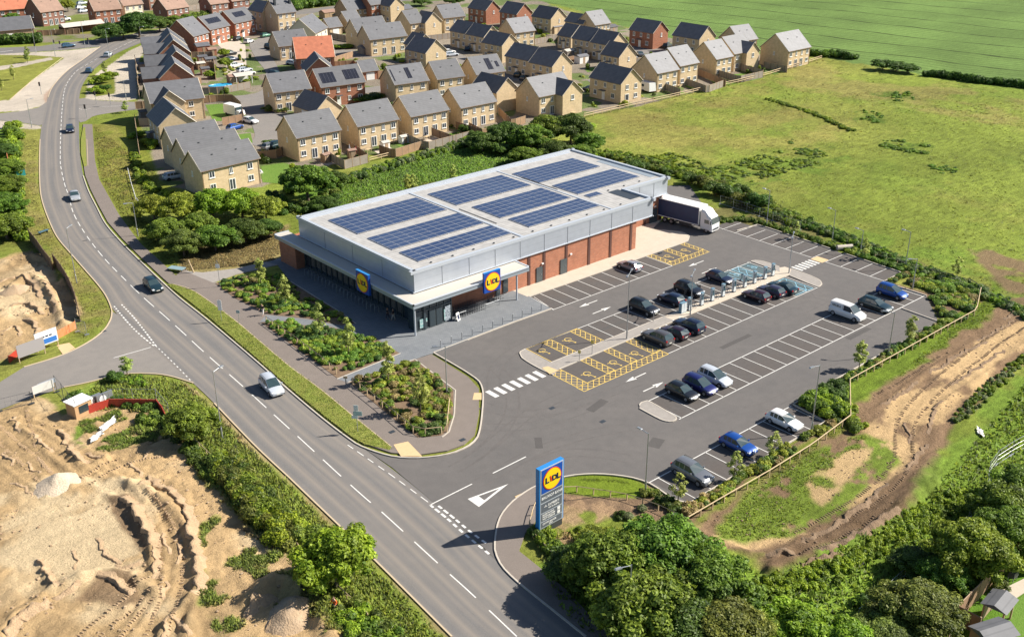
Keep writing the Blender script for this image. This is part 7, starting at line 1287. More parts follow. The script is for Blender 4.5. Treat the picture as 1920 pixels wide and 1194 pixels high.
bed(S('1562,718 1760,606 1825,592 1700,660 1594,720'), 170, .3, .8, .25, .6, ['b2', 'b1', 'b4', 'b3', 'b1'], 'shrubs on the long planting strip beside the earth track', z=0, inset=.2); bed(S('1660,530 1740,557 1762,602 1830,585 1836,548 1812,534 1750,520 1690,512'), 330, .3, .8, .3, .8, ['b2', 'b1', 'b4', 'b1', 'b3', 'b2'], 'mixed shrubs in the rounded planting corner', z=0, inset=.3, gap=.7)
bed(S('1585,474 1692,510 1740,515 1640,486 1600,466'), 130, .3, .7, .25, .6, ['b2', 'b4', 'b1'], 'low shrubs between the far bays and the ditch', z=0, inset=.1); bed(S('1040,940 1180,948 1240,965 1280,985 1180,975 1080,1000 1030,990'), 110, .3, .8, .3, .6, ['oak', 'lime', 'dark', 'grey', 'brown'], 'shrubs scattered on the soil behind the pylon sign', z=0, inset=.1, gap=.85)
bed(S('1190,920 1230,925 1280,950 1300,975 1240,955'), 40, .3, .7, .3, .6, ['oak', 'dark', 'olive'], 'shrubs beside the thin tree by the grey SUV', z=0, inset=0); bed(S('995,1000 1020,1035 1060,1060 1085,1050 1040,1020 1020,990'), 60, .4, 1., .3, .7, ['oak', 'lime', 'dark'], 'rank plants at the footway edge below the pylon sign', z=0, inset=0, gap=0)
bed(S('1560,740 1600,770 1625,805 1600,812 1590,790'), 30, .4, .9, .4, .8, ['lime', 'oak', 'dark'], 'weeds at the bend of the timber rail', z=0, inset=0, gap=0)
for s_, n_, h_, lab in (('1672,176 1700,170 1722,184 1700,194 1675,190', 40, .9, 'dark weed patch in the upper meadow, right of the end house'), ('1615,208 1650,212 1662,226 1640,232 1615,224', 30, .8, 'dark weed patch in the middle of the meadow'), ('1645,262 1700,264 1745,275 1740,290 1690,286 1650,276', 70, .8, 'largest dark weed patch in the meadow, above the ditch'), ('1480,262 1520,265 1540,285 1500,292 1478,280', 26, .6, 'weed patch left of the largest one in the meadow'), ('1740,310 1790,312 1800,325 1760,328', 20, .5, 'low weed patch at the right of the meadow'),
    ('1190,292 1260,286 1340,312 1450,285 1540,280 1560,300 1450,330 1380,350 1300,335 1230,318', 330, .7, 'lush nettles and tall weeds on the meadow edge behind the store')):
    bed(S(s_), int(n_*1.6), .1, h_*.5, .25, .6, ['lime', 'b4', 'b2', 'b2'], lab, leaf=.15, z=0, inset=0, gap=.85)
ES = S('262,205 300,100 420,60 560,40 700,20 900,30 1060,40 1230,80 1430,100 1505,118 1400,146 1190,198 1100,212 960,236 860,258 700,286 560,318 500,330 370,362 300,340')
c = rng.random((9000, 2))*(np.array(ES).max(0)-np.array(ES).min(0))+np.array(ES).min(0); c = c[sdist(c[:, 0], c[:, 1], ES) < -.5]; q_ = gcol(c[:, 0], c[:, 1]); c = c[q_[:, 1] > q_[:, 0]*1.15]; c = c[noise(c[:, 0], c[:, 1], 5, 77, 2) > .56]
for e_ in estroads: c = c[sdist(c[:, 0], c[:, 1], e_) > 1.2]
c = c[:520]; rr = .35+.7*rng.random(len(c))**2; hh = .4+1.3*rng.random(len(c))**2
tag(link('planting', lmesh('garden_planting', np.c_[c, hh*.45, rr, rr, hh*.6], [LM[m] for m in ('oak', 'dark', 'b1', 'lime')], leaf=.24, mi=rng.integers(0, 4, len(c)))), 'small shrubs and flower borders dotted through the estate gardens', 'plants', kind='stuff')
# ---- grass tufts over meadow, banks and verges
gm = bpy.data.materials.new('grass_blades'); gm.use_nodes = True; t = gm.node_tree; b = t.nodes['Principled BSDF']; b.inputs['Roughness'].default_value = .7; at = t.nodes.new('ShaderNodeAttribute'); at.attribute_name = 'base'; t.links.new(at.outputs['Color'], b.inputs['Base Color']); ge = t.nodes.new('ShaderNodeNewGeometry'); va = t.nodes.new('ShaderNodeVectorMath'); va.operation = 'MULTIPLY_ADD'; va.inputs[1].default_value = (.15, .15, .15); va.inputs[2].default_value = (0, 0, .9); t.links.new(ge.outputs['Normal'], va.inputs[0]); vn = t.nodes.new('ShaderNodeVectorMath'); vn.operation = 'NORMALIZE'; t.links.new(va.outputs[0], vn.inputs[0]); t.links.new(vn.outputs[0], b.inputs['Normal'])
tr = t.nodes.new('ShaderNodeBsdfTranslucent'); t.links.new(at.outputs['Color'], tr.inputs[0]); ms = t.nodes.new('ShaderNodeMixShader'); ms.inputs[0].default_value = .3; t.links.new(b.outputs[0], ms.inputs[1]); t.links.new(tr.outputs[0], ms.inputs[2]); t.links.new(ms.outputs[0], t.nodes['Material Output'].inputs[0])
def tufts(n, region, hmin, hmax, name, label, need=.5, seed=1, wid=.09, col_=None, z0=None, thr=0., gain=1.):
    g = np.random.default_rng(seed); P = np.array(region); lo, hi = P.min(0), P.max(0); c = g.random((n, 2))*(hi-lo)+lo; c = c[sdist(c[:, 0], c[:, 1], region) < 0]
    d = np.hypot(c[:, 0], c[:, 1]); i = np.clip(np.searchsorted(FX, c[:, 0]), 0, nx-1); j = np.clip(np.searchsorted(FY, c[:, 1]), 0, ny-1)
    if z0 is None: c = c[FG[i, j] > need]
    if thr: c = c[noise(c[:, 0], c[:, 1], 2.2, seed, 3) > thr]
    z = H(c[:, 0], c[:, 1]) if z0 is None else np.full(len(c), z0); m_ = len(c); k = 3; base = np.repeat(np.c_[c, z], k, 0); a = g.random(m_*k)*6.283; h = (hmin+(hmax-hmin)*g.random(m_*k)**2)*np.repeat(.6+.8*noise(c[:, 0], c[:, 1], 3, 5, 2), k); w_ = wid*(.6+g.random(m_*k))*(1+h)
    dx, dy = np.cos(a), np.sin(a); lean = g.normal(size=(m_*k, 2))*.35*h[:, None]; off = g.normal(size=(m_*k, 2))*.1
    p0 = base+np.c_[off[:, 0]-dx*w_, off[:, 1]-dy*w_, np.full(m_*k, -.03)]; p1 = base+np.c_[off[:, 0]+dx*w_, off[:, 1]+dy*w_, np.full(m_*k, -.03)]; p2 = base+np.c_[off+lean, h]
    V = np.stack([p0, p1, p2], 1).reshape(-1, 3); cc = gcol(c[:, 0], c[:, 1]) if col_ is None else np.tile(col_, (m_, 1)); cc = cc*gain*(.95+.7*g.random((m_, 1)))*np.c_[.95+.25*g.random(m_), np.ones(m_), .9+.2*g.random(m_)]; cc = np.repeat(cc, k*3, 0)
    return tag(link(name, npmesh(name, V, np.arange(m_*k*3).reshape(-1, 3), gm, {'base': cc})), label, 'grass', kind='stuff')
tufts(14000, S('1120,280 1300,150 1920,200 1990,620 1560,450 1300,345'), .06, .18, 'meadow_grass', 'long wild grass of the meadow', seed=2, wid=.14, thr=.4)
tufts(3000, S('1090,235 1540,110 1990,190 1990,260 1300,200'), .08, .2, 'meadow_grass', 'long wild grass of the far part of the meadow', seed=3, wid=.2, thr=.45)
tufts(30000, S('540,400 640,340 960,255 1200,310 1100,330 700,440'), .15, .45, 'long_grass', 'long green grass on the strip behind the store', seed=4, gain=1.3, wid=.1)
tufts(34000, S('340,700 402,758 541,896 686,1035 850,1200 900,1290 600,1290 520,1060 340,860 130,775 200,704'), .12, .45, 'bank_grass', 'rank grass on the roadside bank', seed=5, gain=1.35, wid=.08)
tufts(34000, S('1000,1000 1280,985 1440,1085 1700,980 1990,640 1990,1290 1100,1290'), .15, .5, 'rank_grass', 'rank green grass at the lower right', seed=6, gain=1.25, wid=.09)
tufts(20000, S('1280,1000 1440,890 1640,740 1860,550 1890,560 1870,600 1700,700 1600,860 1460,1020'), .06, .22, 'track_grass', 'short green grass beside the earth track', seed=7, gain=1.3, wid=.06, need=.6)
tufts(30000, S('380,960 500,1000 640,1194 700,1290 420,1290 370,1100'), .1, .35, 'site_weeds', 'patchy weeds on the bare earth', seed=8, wid=.07, need=.55)
tufts(14000, S('140,780 340,760 345,850 180,850'), .1, .3, 'site_weeds', 'patchy weeds around the white debris', seed=9, wid=.06, need=.55)
tufts(22000, S('173,234 300,330 262,400 345,505 300,490 223,403 186,337'), .08, .3, 'verge_tufts', 'dry grass between footway and gardens', seed=10, wid=.07); tufts(26000, S('-60,250 75,262 80,380 161,508 210,584 160,640 60,470 -60,440'), .06, .22, 'verge_tufts', 'dry grass on the left verge', seed=11, wid=.06)
tufts(15000, VERG, .05, .14, 'verge_blades', 'short grass on the kerbside verge', seed=12, wid=.04, z0=.14, col_=np.array([.24, .31, .05])); tufts(16000, S('345,508 330,470 420,440 535,425 520,490 440,500'), .06, .25, 'verge_tufts', 'straw coloured grass before the store corner', seed=13, wid=.06)
tufts(8000, S('1052,893 1110,890 1180,897 1212,908 1222,928 1190,933 1062,922'), .05, .12, 'lawn_blades', 'bright grass of the small lawn behind the pylon sign', seed=14, wid=.04, need=.3)
# ---------------------------------------------------------------- people
def skin(name, verts, edges, rad, m, parent=None, sub=1):
    me = bpy.data.meshes.new(name); me.from_pydata(verts, edges, []); o = bpy.data.objects.new(name, me); COL.objects.link(o); md = o.modifiers.new('s', 'SKIN'); sv = me.skin_vertices[0].data if me.skin_vertices else None
    if sv is None:
        bpy.context.view_layer.objects.active = o; bpy.ops.mesh.customdata_skin_add(); sv = me.skin_vertices[0].data
    for i, r in enumerate(rad): sv[i].radius = (r, r) if not isinstance(r, tuple) else r
    sv[0].use_root = True; s2 = o.modifiers.new('u', 'SUBSURF'); s2.levels = sub; s2.render_levels = sub; me.materials.append(m)
    bpy.context.view_layer.update(); dg = bpy.context.evaluated_depsgraph_get(); nm = bpy.data.meshes.new_from_object(o.evaluated_get(dg)); nm.materials.clear(); nm.materials.append(m); nm.name = name
    for p in nm.polygons: p.use_smooth = True
    bpy.data.objects.remove(o); q = bpy.data.objects.new(name, nm); COL.objects.link(q)
    if parent: q.parent = parent
    return q
SKN = mat('skin', (.45, .27, .19), .55)
def person(x, y, rz, label, top, legs, hair=(.04, .025, .015), stride=.22, lean=.0, arms=.25, z=.0):
    t = thing('person', label, 'person', (x, y, z), rz)
    hip, sh = .93, 1.42; lx = lean
    V = [(0, 0, hip), (lx*.5, 0, 1.15), (lx, 0, sh), (lx*1.1+.01, 0, 1.52), (lx*1.15+.02, 0, 1.62), (lx*1.2+.02, 0, 1.72)]; E = [(0, 1), (1, 2), (2, 3), (3, 4), (4, 5)]; Rd = [.13, .12, .13, .055, .09, .075]
    lo = len(V)
    for s_ in (-1, 1):
        f = s_*stride; b0 = len(V); V += [(0, s_*.1, hip-.05), (f*.55+.03, s_*.1, .5), (f, s_*.1, .09), (f+.15, s_*.1, .04)]; E += [(0, b0), (b0, b0+1), (b0+1, b0+2), (b0+2, b0+3)]; Rd += [.095, .062, .042, .038]
        a0 = len(V); V += [(lx, s_*.19, sh-.02), (lx-f*.5, s_*.24, 1.14), (lx-f*.5+arms, s_*.22, .95+arms*.3), (lx-f*.5+arms*1.3, s_*.22, .90+arms*.3)]; E += [(2, a0), (a0, a0+1), (a0+1, a0+2), (a0+2, a0+3)]; Rd += [.062, .045, .034, .030]
        for k in range(5): h0 = len(V); V.append((lx-f*.5+arms*1.3+.05+.012*(k % 2), s_*.22+(k-2)*.018, .86+arms*.3-.008*k)); E.append((a0+3, h0)); Rd.append(.009)
    skin('body', V, E, Rd, SKN, t)
    V = [(0, 0, hip+.02), (lx*.5, 0, 1.15), (lx, 0, sh), (lx, 0, sh+.05)]; E = [(0, 1), (1, 2), (2, 3)]; Rd = [.15, .145, .15, .07]
    for s_ in (-1, 1): f = s_*stride; a0 = len(V); V += [(lx, s_*.2, sh-.03), (lx-f*.5, s_*.245, 1.14), (lx-f*.5+arms*.8, s_*.222, .985+arms*.25)]; E += [(2, a0), (a0, a0+1), (a0+1, a0+2)]; Rd += [.075, .06, .045]
    skin('jacket', V, E, Rd, mat('cloth_top', top, .8), t)
    V = [(0, 0, hip)]; E = []; Rd = [.145]
    for s_ in (-1, 1): f = s_*stride; b0 = len(V); V += [(0, s_*.1, hip-.07), (f*.55+.03, s_*.1, .5), (f, s_*.1, .13)]; E += [(0, b0), (b0, b0+1), (b0+1, b0+2)]; Rd += [.11, .078, .06]
    skin('trousers', V, E, Rd, mat('cloth_legs', legs, .8), t)
    skin('hair', [(lx*1.2-.01, 0, 1.70), (lx*1.2-.0, 0, 1.75)], [(0, 1)], [.095, .075], mat('hair', hair, .7), t)
    b = MB()
    for s_ in (-1, 1): b.box((lx*1.2+.105, s_*.032, 1.665), (.012, .02, .012)); 
    b.box((lx*1.2+.112, 0, 1.63), (.025, .02, .035)); b.box((lx*1.2+.105, 0, 1.605), (.01, .045, .008)); b.build('face', mat('face_features', (.2, .09, .07), .5), t)
    return t
x, y = G(629, 1148); person(x, y, R(200), 'person in an orange hi-vis top and grey trousers standing under the round tree', (.75, .13, .02), (.12, .12, .16), lean=.05, stride=.1)
x, y = G(494, 592); person(x, y, R(-150), 'person in dark jacket and white trousers walking by the upper flower bed', (.02, .022, .03), (.7, .68, .65), lean=.12, stride=.28, z=.12)
x, y = G(727, 600); person(x, y, R(-60), 'person in dark clothes in the shade by the lobby, left of two', (.03, .03, .035), (.04, .04, .06), z=.12); x, y = G(738, 602); person(x, y, R(120), 'person with pale trousers in the shade by the lobby, right of two', (.05, .03, .03), (.45, .42, .4), z=.12)
# ---------------------------------------------------------------- building site clutter
M['hoard'] = stripemat('dark_hoarding_boards', (.17, .115, .075), (.10, .07, .045), 3, 0, .9, 0, .85); M['orange'] = mat('orange_barrier', (.62, .20, .07), .6, noise_=[(2, .5, (.5, .3, .18))]); M['redp'] = mat('red_plastic_barrier', (.45, .05, .03), .45, noise_=[(2, .5, (.33, .05, .04))])
def barrier(s_, label, h, m, name, cat, post=None, th=.08, seg=2.0, z=0, mesh_=False):
    P = resamp(S(s_), step=seg); t = thing(name, label, cat, (P[0][0], P[0][1], z)); b = MB(); 
    for i in range(len(P)-1):
        a, c = P[i]-P[0], P[i+1]-P[0]; an = math.atan2(c[1]-a[1], c[0]-a[0]); ln_ = np.hypot(*(c-a)); mid = ((a[0]+c[0])/2, (a[1]+c[1])/2)
        if mesh_:
            for k in range(2): zz = .1+(k+1)*(h-.15)/3; b.tube([(a[0], a[1], zz), (c[0], c[1], zz)], .008, 3)
            for k in range(1, 5): q = a+(c-a)*k/5; b.tube([(q[0], q[1], .1), (q[0], q[1], h-.05)], .008, 3)
            b.tube([(a[0], a[1], h), (c[0], c[1], h)], .018, 5); b.tube([(a[0], a[1], .12), (c[0], c[1], .12)], .03, 5)
        else: b.box((*mid, .0), (ln_*.97, th, h), an)
    b.build('mesh_panel' if mesh_ else 'panel', M[m], t); pmm = None
    for p in P:
        if pmm is None: q = MB(); q.box((0, 0, 0), (.1, .1, h+.1)) if not mesh_ else (q.tube([(0, 0, 0), (0, 0, h+.05)], .035, 6), q.box((0, 0, 0), (.6, .2, .14))); pmm = q.mesh('post', M[post or m])
        link('post', pmm, t, (p[0]-P[0][0], p[1]-P[0][1], 0))
    return t
barrier('57,452 72,470 85,490 99,507', 'weathered dark board fence above the pit, upper length', 2., 'hoard', 'site_fence', 'fence'); barrier('102,498 120,522 134,546 144,572 151,603', 'weathered dark board fence above the pit, lower length', 2., 'hoard', 'site_fence', 'fence')
barrier('105,637 124,627 143,616', 'orange plastic barrier beside the side road junction', 1.1, 'orange', 'site_barrier', 'barrier'); barrier('145,622 155,622 163,628', 'grey mesh panel leaning at the end of the orange barrier', 1.9, 'galv', 'mesh_fence', 'fence', mesh_=True)
barrier('78,650 103,637', 'red and white base barrier below the blue and white board', .9, 'redp', 'site_barrier', 'barrier'); barrier('18,680 30,672 40,662', 'red barrier at the corner of the upper site', .9, 'redp', 'site_barrier', 'barrier')
barrier('147,782 175,772 207,762', 'red plastic barrier with grey boards beside the white topped hut', 1.0, 'redp', 'site_barrier', 'barrier'); barrier('207,762 240,762 295,763', 'dark red plastic barrier along the lower site', 1.0, 'redp', 'site_barrier', 'barrier'); barrier('295,763 305,775 312,790', 'short red barrier turning down beside the corner bush', 1., 'redp', 'site_barrier', 'barrier')
barrier('207,757 240,757 295,758', 'tall mesh fence behind the dark red barrier', 2.0, 'galv', 'mesh_fence', 'fence', seg=3.2, mesh_=True); barrier('295,757 308,768 318,784', 'tall mesh fence turning beside the corner bush', 2., 'galv', 'mesh_fence', 'fence', seg=3.2, mesh_=True)
barrier('107,735 122,752 135,770 145,782', 'dark mesh gate standing open towards the side road', 2.2, 'dark', 'site_gate', 'gate', seg=2.5, mesh_=True); barrier('0,772 30,764 60,757', 'low mesh fence beside the lower site entrance', 1.6, 'dark', 'mesh_fence', 'fence', seg=3, mesh_=True)
barrier('1815,975 1838,948 1854,925 1851,884 1885,860 1925,838', 'pale mesh fence at the right edge beside the trees', 1.8, 'galv', 'mesh_fence', 'fence', seg=3, mesh_=True); barrier('1608,1160 1660,1115 1700,1078 1735,1045', 'thin pale wire fence through the weeds between the trees', 1.1, 'galv', 'wire_fence', 'fence', seg=4, mesh_=True)
barrier('1350,383 1400,398 1440,412 1500,432', 'chain-link fence of the service yard', 1.6, 'galv', 'mesh_fence', 'fence', seg=3, mesh_=True)
x, y = G(151, 775); t = thing('site_hut', 'small tan-sided hut with white roof sheet behind the mesh gate', 'hut', (x, y, 0), R(15)); b = MB(); b.box((0, 0, 0), (2.2, 1.7, 1.7)); b.build('walls', mat('tan_hut', (.48, .30, .16), .7), t); b = MB(); b.box((0, 0, 1.72), (2.5, 2.0, .12)); b.build('roof', M['white'], t); b = MB(); b.box((0, -.87, .5), (1.2, .04, .9)); b.build('window', M['glass'], t)
for i, (px, py_c, lab) in enumerate(((176, 768, 'grey board unit leaning behind the red barrier, left one'), (198, 762, 'grey board unit leaning behind the red barrier, right one'))):
    x, y = G(px, py_c-6); t = thing('site_screen', lab, 'panel', (x, y, 0), R(10)); b = MB(); b.box((0, 0, 0), (2.0, .25, 1.4)); b.build('panel', M['galv'], t); b = MB(); b.disc((-.3, -.14, .8), .45, (0, -1, 0), 16, th=.03); b.build('disc', M['white'], t)
def board(px, py_c, w_, h_, rz, label, col_, stripe=None):
    x, y = G(px, py_c); t = thing('site_board', label, 'sign board', (x, y, 0), rz); b = MB(); b.box((0, 0, .7), (w_, .08, h_)); b.build('board', mat('site_board', col_, .5), t)
    for s_ in (-1, 1): b = MB(); b.box((s_*(w_/2-.1), .06, 0), (.1, .1, .7+h_)); b.build('post', M['timber'], t)
    if stripe: b = MB(); b.box((0, -.05, .85), (w_*.9, .02, h_*.35)); b.build('blue_band', mat('board_blue', stripe, .5), t); b = MB(); [b.box((-.9+.5*i, -.05, 1.75), (.36, .02, .18)) for i in range(4)]; b.build('lettering', M['sdark'], t)
    return t
board(62, 672, 3.6, 1.7, R(10), 'plain grey site board beside the blue and white one', (.32, .30, .30)); board(91, 654, 3.0, 1.9, R(10), 'white site board with a blue lower band at the junction', (.72, .74, .76), (.03, .16, .5))
board(84, 742, 2.6, 1.0, R(10), 'pale striped board lying by the mesh gate', (.6, .58, .56)); board(90, 732, 2.2, .6, R(10), 'small blue-grey board behind the striped one', (.32, .36, .42))
for px, py_c, lab, sx in (((204, 797), None, 'large crumpled white sheet lying on the weeds by the barrier', 1.5), ((182, 820), None, 'smaller crumpled white sheet lying nearer the earth', 1.2), ((1838, 812), None, 'scrap of white plastic sheeting on the grass at the right', .9)):
    x, y = G(*px); V, F = [], []; n_ = 9
    for i in range(n_):
        for j in range(n_): u, v = (i/(n_-1)-.5)*2, (j/(n_-1)-.5)*2; k = 1-.35*random.random()*(abs(u) > .9 or abs(v) > .9); V.append((u*sx*k+v*.5, v*sx*.42*k, .05+.22*float(noise(np.array(u*3+x), np.array(v*3+y), 1.2, 3))*random.uniform(.6, 1.4)))
    F = [(i*n_+j, i*n_+j+n_, i*n_+j+n_+1, i*n_+j+1) for i in range(n_-1) for j in range(n_-1)]; o = link('plastic_sheet', npmesh('plastic_sheet', V, F, mat('white_sheet', (.72, .70, .66), .6))); o.location = (x, y, .05); o.rotation_euler = (0, 0, R(30)); tag(o, lab, 'sheet')
x, y = G(332, 508); t = thing('glass_shelter', 'low pale blue glazed shelter beside the footway', 'shelter', (x, y, .12), R(-60)); b = MB(); b.box((0, 0, .35), (2.6, 1.2, .06)); b.build('glass_roof', mat('pale_glass', (.25, .36, .40), .15, spec=.8), t)
for sx in (-1, 1):
    for s_ in (-1, 1): b = MB(); b.box((sx*1.2, s_*.5, 0), (.06, .06, .36)); b.build('leg', M['dark'], t)
x, y = G(364, 512); t = thing('timber_post', 'leaning pale timber post at the footway corner', 'post', (x, y, 0)); b = MB(); b.tube([(0, 0, 0), (-.5, .3, 2.2)], [.13, .1], 6); b.build('post_shaft', M['timber'], t)
x, y = G(30, 330); t = thing('container', 'small teal container beside the left verge', 'container', (x, y, 0), R(0)); b = MB(); b.box((0, 0, 0), (3.2, 1.8, 1.2)); b.build('box', mat('teal_paint', (.02, .22, .22), .5), t); b = MB(); b.box((0, 0, 1.21), (3.3, 1.9, .08)); b.build('lid', M['dark'], t)
barrier('20,322 16,305 15,296', 'orange hoarding at the left edge above the teal container', 1.6, 'orange', 'site_barrier', 'barrier')
x, y = G(82, 438); t = thing('bench', 'low blue-grey bench on the left verge', 'bench', (x, y, .0), R(20)); b = MB(); b.box((0, 0, .42), (1.9, .5, .07)); b.build('seat', mat('bench_blue', (.06, .14, .2), .5), t)
for s_ in (-1, 1): b = MB(); b.box((s_*.7, 0, 0), (.08, .4, .42)); b.build('leg', M['dark'], t)
# stones and clods
g = np.random.default_rng(3); V, F = [], []
def clods(region, n, s0, s1, name, label, m, seed):
    g = np.random.default_rng(seed); P = np.array(region); lo, hi = P.min(0), P.max(0); c = g.random((n, 2))*(hi-lo)+lo; c = c[sdist(c[:, 0], c[:, 1], region) < 0]; c = c[noise(c[:, 0], c[:, 1], 3, seed, 3) > .5]; s = s0+(s1-s0)*g.random(len(c))**3
    z = H(c[:, 0], c[:, 1]); cv = (np.c_[c, z+s*.15][:, None]+CSV[None]*np.stack([s, s*(.6+.6*g.random(len(c))), s*.6], 1)[:, None]*(1+.25*g.normal(size=(len(c), len(CSV), 1)))).reshape(-1, 3)
    F = (np.arange(len(c))[:, None, None]*len(CSV)+CSF[None]).reshape(-1, 4); tag(link(name, npmesh(name, cv, F, m)), label, 'stones', kind='stuff')
cl = mat('earth_clod', (.36, .25, .15), .95, noise_=[(1, .6, (.5, .38, .25))])
clods(SITE2, 3800, .03, .17, 'clods', 'clods and stones strewn over the lower earthworks', cl, 3); clods(SITE1, 1400, .03, .2, 'clods', 'clods and stones in the upper earthworks', cl, 4); clods(TRK, 2600, .03, .12, 'clods', 'clods and stones on the earth track', mat('dark_clod', (.20, .135, .085), .95, noise_=[(1, .6, (.38, .27, .18))]), 5)
clods(BED0+BED0[:1], 300, .03, .08, 'soil_crumbs', 'soil crumbs in the upper flower bed', M['soil'], 6)
# sharp cut faces and crawler marks in the bare earth
def scarp(line, h, w, label, m, seed=1, name='cut_face'):
    P = resamp(smooth(S(line), 1), step=.22); g = np.random.default_rng(seed); n = len(P); T_ = np.gradient(P, axis=0); T_ /= np.hypot(*T_.T)[:, None]+1e-9; N = np.c_[-T_[:, 1], T_[:, 0]]
    if (N@np.array([-.86, .5])).mean() < 0: N = -N
    j = (noise(P[:, 0], P[:, 1], .7, seed, 3)-.5)*1.0; env = np.sin(np.linspace(0, math.pi, n))**.5; hh = h*.62*env*(.5+.9*noise(P[:, 0], P[:, 1], .9, seed+3, 2)); w *= .75; z0 = H(P[:, 0], P[:, 1]); L_ = P+N*j[:, None]
    rows = [(L_+N*.10, -.05+0*hh), (L_+N*.02*1, hh*.45), (L_-N*.04, hh), (L_-N*w*.3, hh*.72), (L_-N*w*.65, hh*.3), (L_-N*w, hh*0-.04)]
    V = np.stack([np.c_[q, H(q[:, 0], q[:, 1])+z+.04*(g.random(n)-.5)] for q, z in rows], 1); k = len(rows); I = np.arange(n*k).reshape(n, k); F = np.stack([I[:-1, :-1], I[1:, :-1], I[1:, 1:], I[:-1, 1:]], -1).reshape(-1, 4)
    return tag(link(name, npmesh(name, V.reshape(-1, 3), F, m)), kind='structure')
em = mat('cut_earth', (.40, .275, .16), .95, noise_=[(1.2, .7, (.50, .36, .22)), (6, .5, (.26, .18, .11))], bump=(7, 1)); em2 = mat('dark_cut_earth', (.19, .125, .075), .95, noise_=[(1.2, .7, (.30, .21, .13)), (6, .5, (.12, .08, .05))], bump=(7, 1))
for i_, (s_, h_, w_) in enumerate((('225,938 245,955 262,985 275,1010 285,1030', .9, 1.6), ('275,903 322,930 345,970 362,1030 370,1085 362,1125', .75, 1.4), ('283,893 270,905 258,918', .4, .8), ('178,1008 190,1030 205,1045 222,1060', .3, .7), ('130,1033 136,1050 142,1068', .22, .5), ('72,1050 86,1080 102,1106', .5, .9), ('12,1194 30,1160 62,1138 90,1122', .7, 1.4), ('95,1120 120,1108 150,1092', .4, .8), ('180,1082 205,1085 238,1118', .7, 1.1), ('286,1030 290,1050 283,1085', .5, .9), ('336,1012 335,1035 332,1060', .3, .5), ('311,1088 308,1105 302,1122', .25, .5),
    ('18,782 28,798 36,812', .3, .6), ('58,815 75,830 98,848', .3, .7), ('104,808 118,818 122,832 128,842', .5, .9), ('125,846 140,858 158,872', .7, 1.3), ('0,848 12,858 22,872', .3, .6), ('48,868 60,878 72,890', .22, .5), ('318,1158 335,1175 352,1200', .4, .8), ('318,1158 308,1180 300,1200', .35, .7), ('240,868 255,880 262,895', .3, .6), ('262,862 275,850 290,842', .25, .5), ('130,895 120,905 118,918', .3, .6), ('455,1160 480,1130 520,1118', .7, 1.2), ('500,1185 530,1150 560,1140', .5, 1.), ('300,1000 312,1020 316,1040', .2, .5), ('215,1060 240,1062 262,1050', .3, .7), ('20,905 40,915 60,930', .2, .5), ('160,850 185,862 200,858', .35, .7),
    ('0,530 30,520 60,535 70,560', .6, 1.2), ('20,575 50,570 75,590', .6, 1.2), ('40,600 60,610 70,628', .5, 1.), ('0,625 25,615 40,630', .4, .8), ('80,530 95,560 100,590', .5, 1.))): scarp(s_, h_, w_, '', em, i_)
for i_, (s_, h_, w_) in enumerate((('1660,905 1620,945 1560,985 1500,1018', .35, .8), ('1690,880 1720,850 1735,830', .35, .7), ('1440,1050 1470,1040 1490,1055', .5, 1.2), ('1500,1065 1540,1050 1580,1040', .5, 1.2), ('1600,1010 1640,985 1680,960', .5, 1.2), ('1740,812 1745,780 1760,750', .3, .6), ('1740,700 1790,670 1850,640', .25, .6), ('1650,760 1690,735 1720,715', .25, .6), ('1780,720 1830,690 1880,655', .25, .6), ('1690,790 1700,810 1700,830', .25, .5), ('1600,1000 1560,1030 1530,1040', .4, 1.), ('1830,640 1860,625 1900,600', .25, .5), ('1880,600 1900,585 1925,575', .3, .7))): scarp(s_, h_, w_, '', em2, 50+i_)
def marks(line, off, label, m, sp=.34, w=.55, h=.07):
    P = resamp(smooth(S(line), 1), step=sp); T_ = np.gradient(P, axis=0); T_ /= np.hypot(*T_.T)[:, None]+1e-9; N = np.c_[-T_[:, 1], T_[:, 0]]; b = MB()
    for i in range(len(P)):
        if random.random() < .18: continue
        p = P[i]+N[i]*(off+random.uniform(-.04, .04)); z = float(H(np.array([p[0]]), np.array([p[1]]))[0]); b.box((p[0], p[1], z-.03), (sp*.42, w*random.uniform(.7, 1.1), h+.03), math.atan2(T_[i][1], T_[i][0])+random.uniform(-.1, .1), taper=.6)
    tag(b.build('track_marks', m), kind='structure')
for s_, o_ in (('250,1290 290,1194 318,1120 322,1040 300,975 262,930', -.9), ('250,1290 290,1194 318,1120 322,1040 300,975 262,930', .9), ('120,1230 180,1180 240,1130 285,1090', -.8), ('120,1230 180,1180 240,1130 285,1090', .8), ('200,1230 250,1160 290,1120', 0), ('-20,800 40,850 90,900', -.8), ('-20,800 40,850 90,900', .8), ('160,905 220,870 300,850 360,860', -.7), ('160,905 220,870 300,850 360,860', .9), ('50,770 60,810 80,870 130,910', 0)): marks(s_, o_, '', em)
for s_, o_ in (('1925,600 1850,650 1760,720 1700,790 1690,870 1620,940 1500,1010', -.9), ('1925,600 1850,650 1760,720 1700,790 1690,870 1620,940 1500,1010', .9), ('1480,1050 1560,1020 1640,975', 0), ('1640,740 1680,720 1760,670', 0)): marks(s_, o_, '', em2, h=.05)
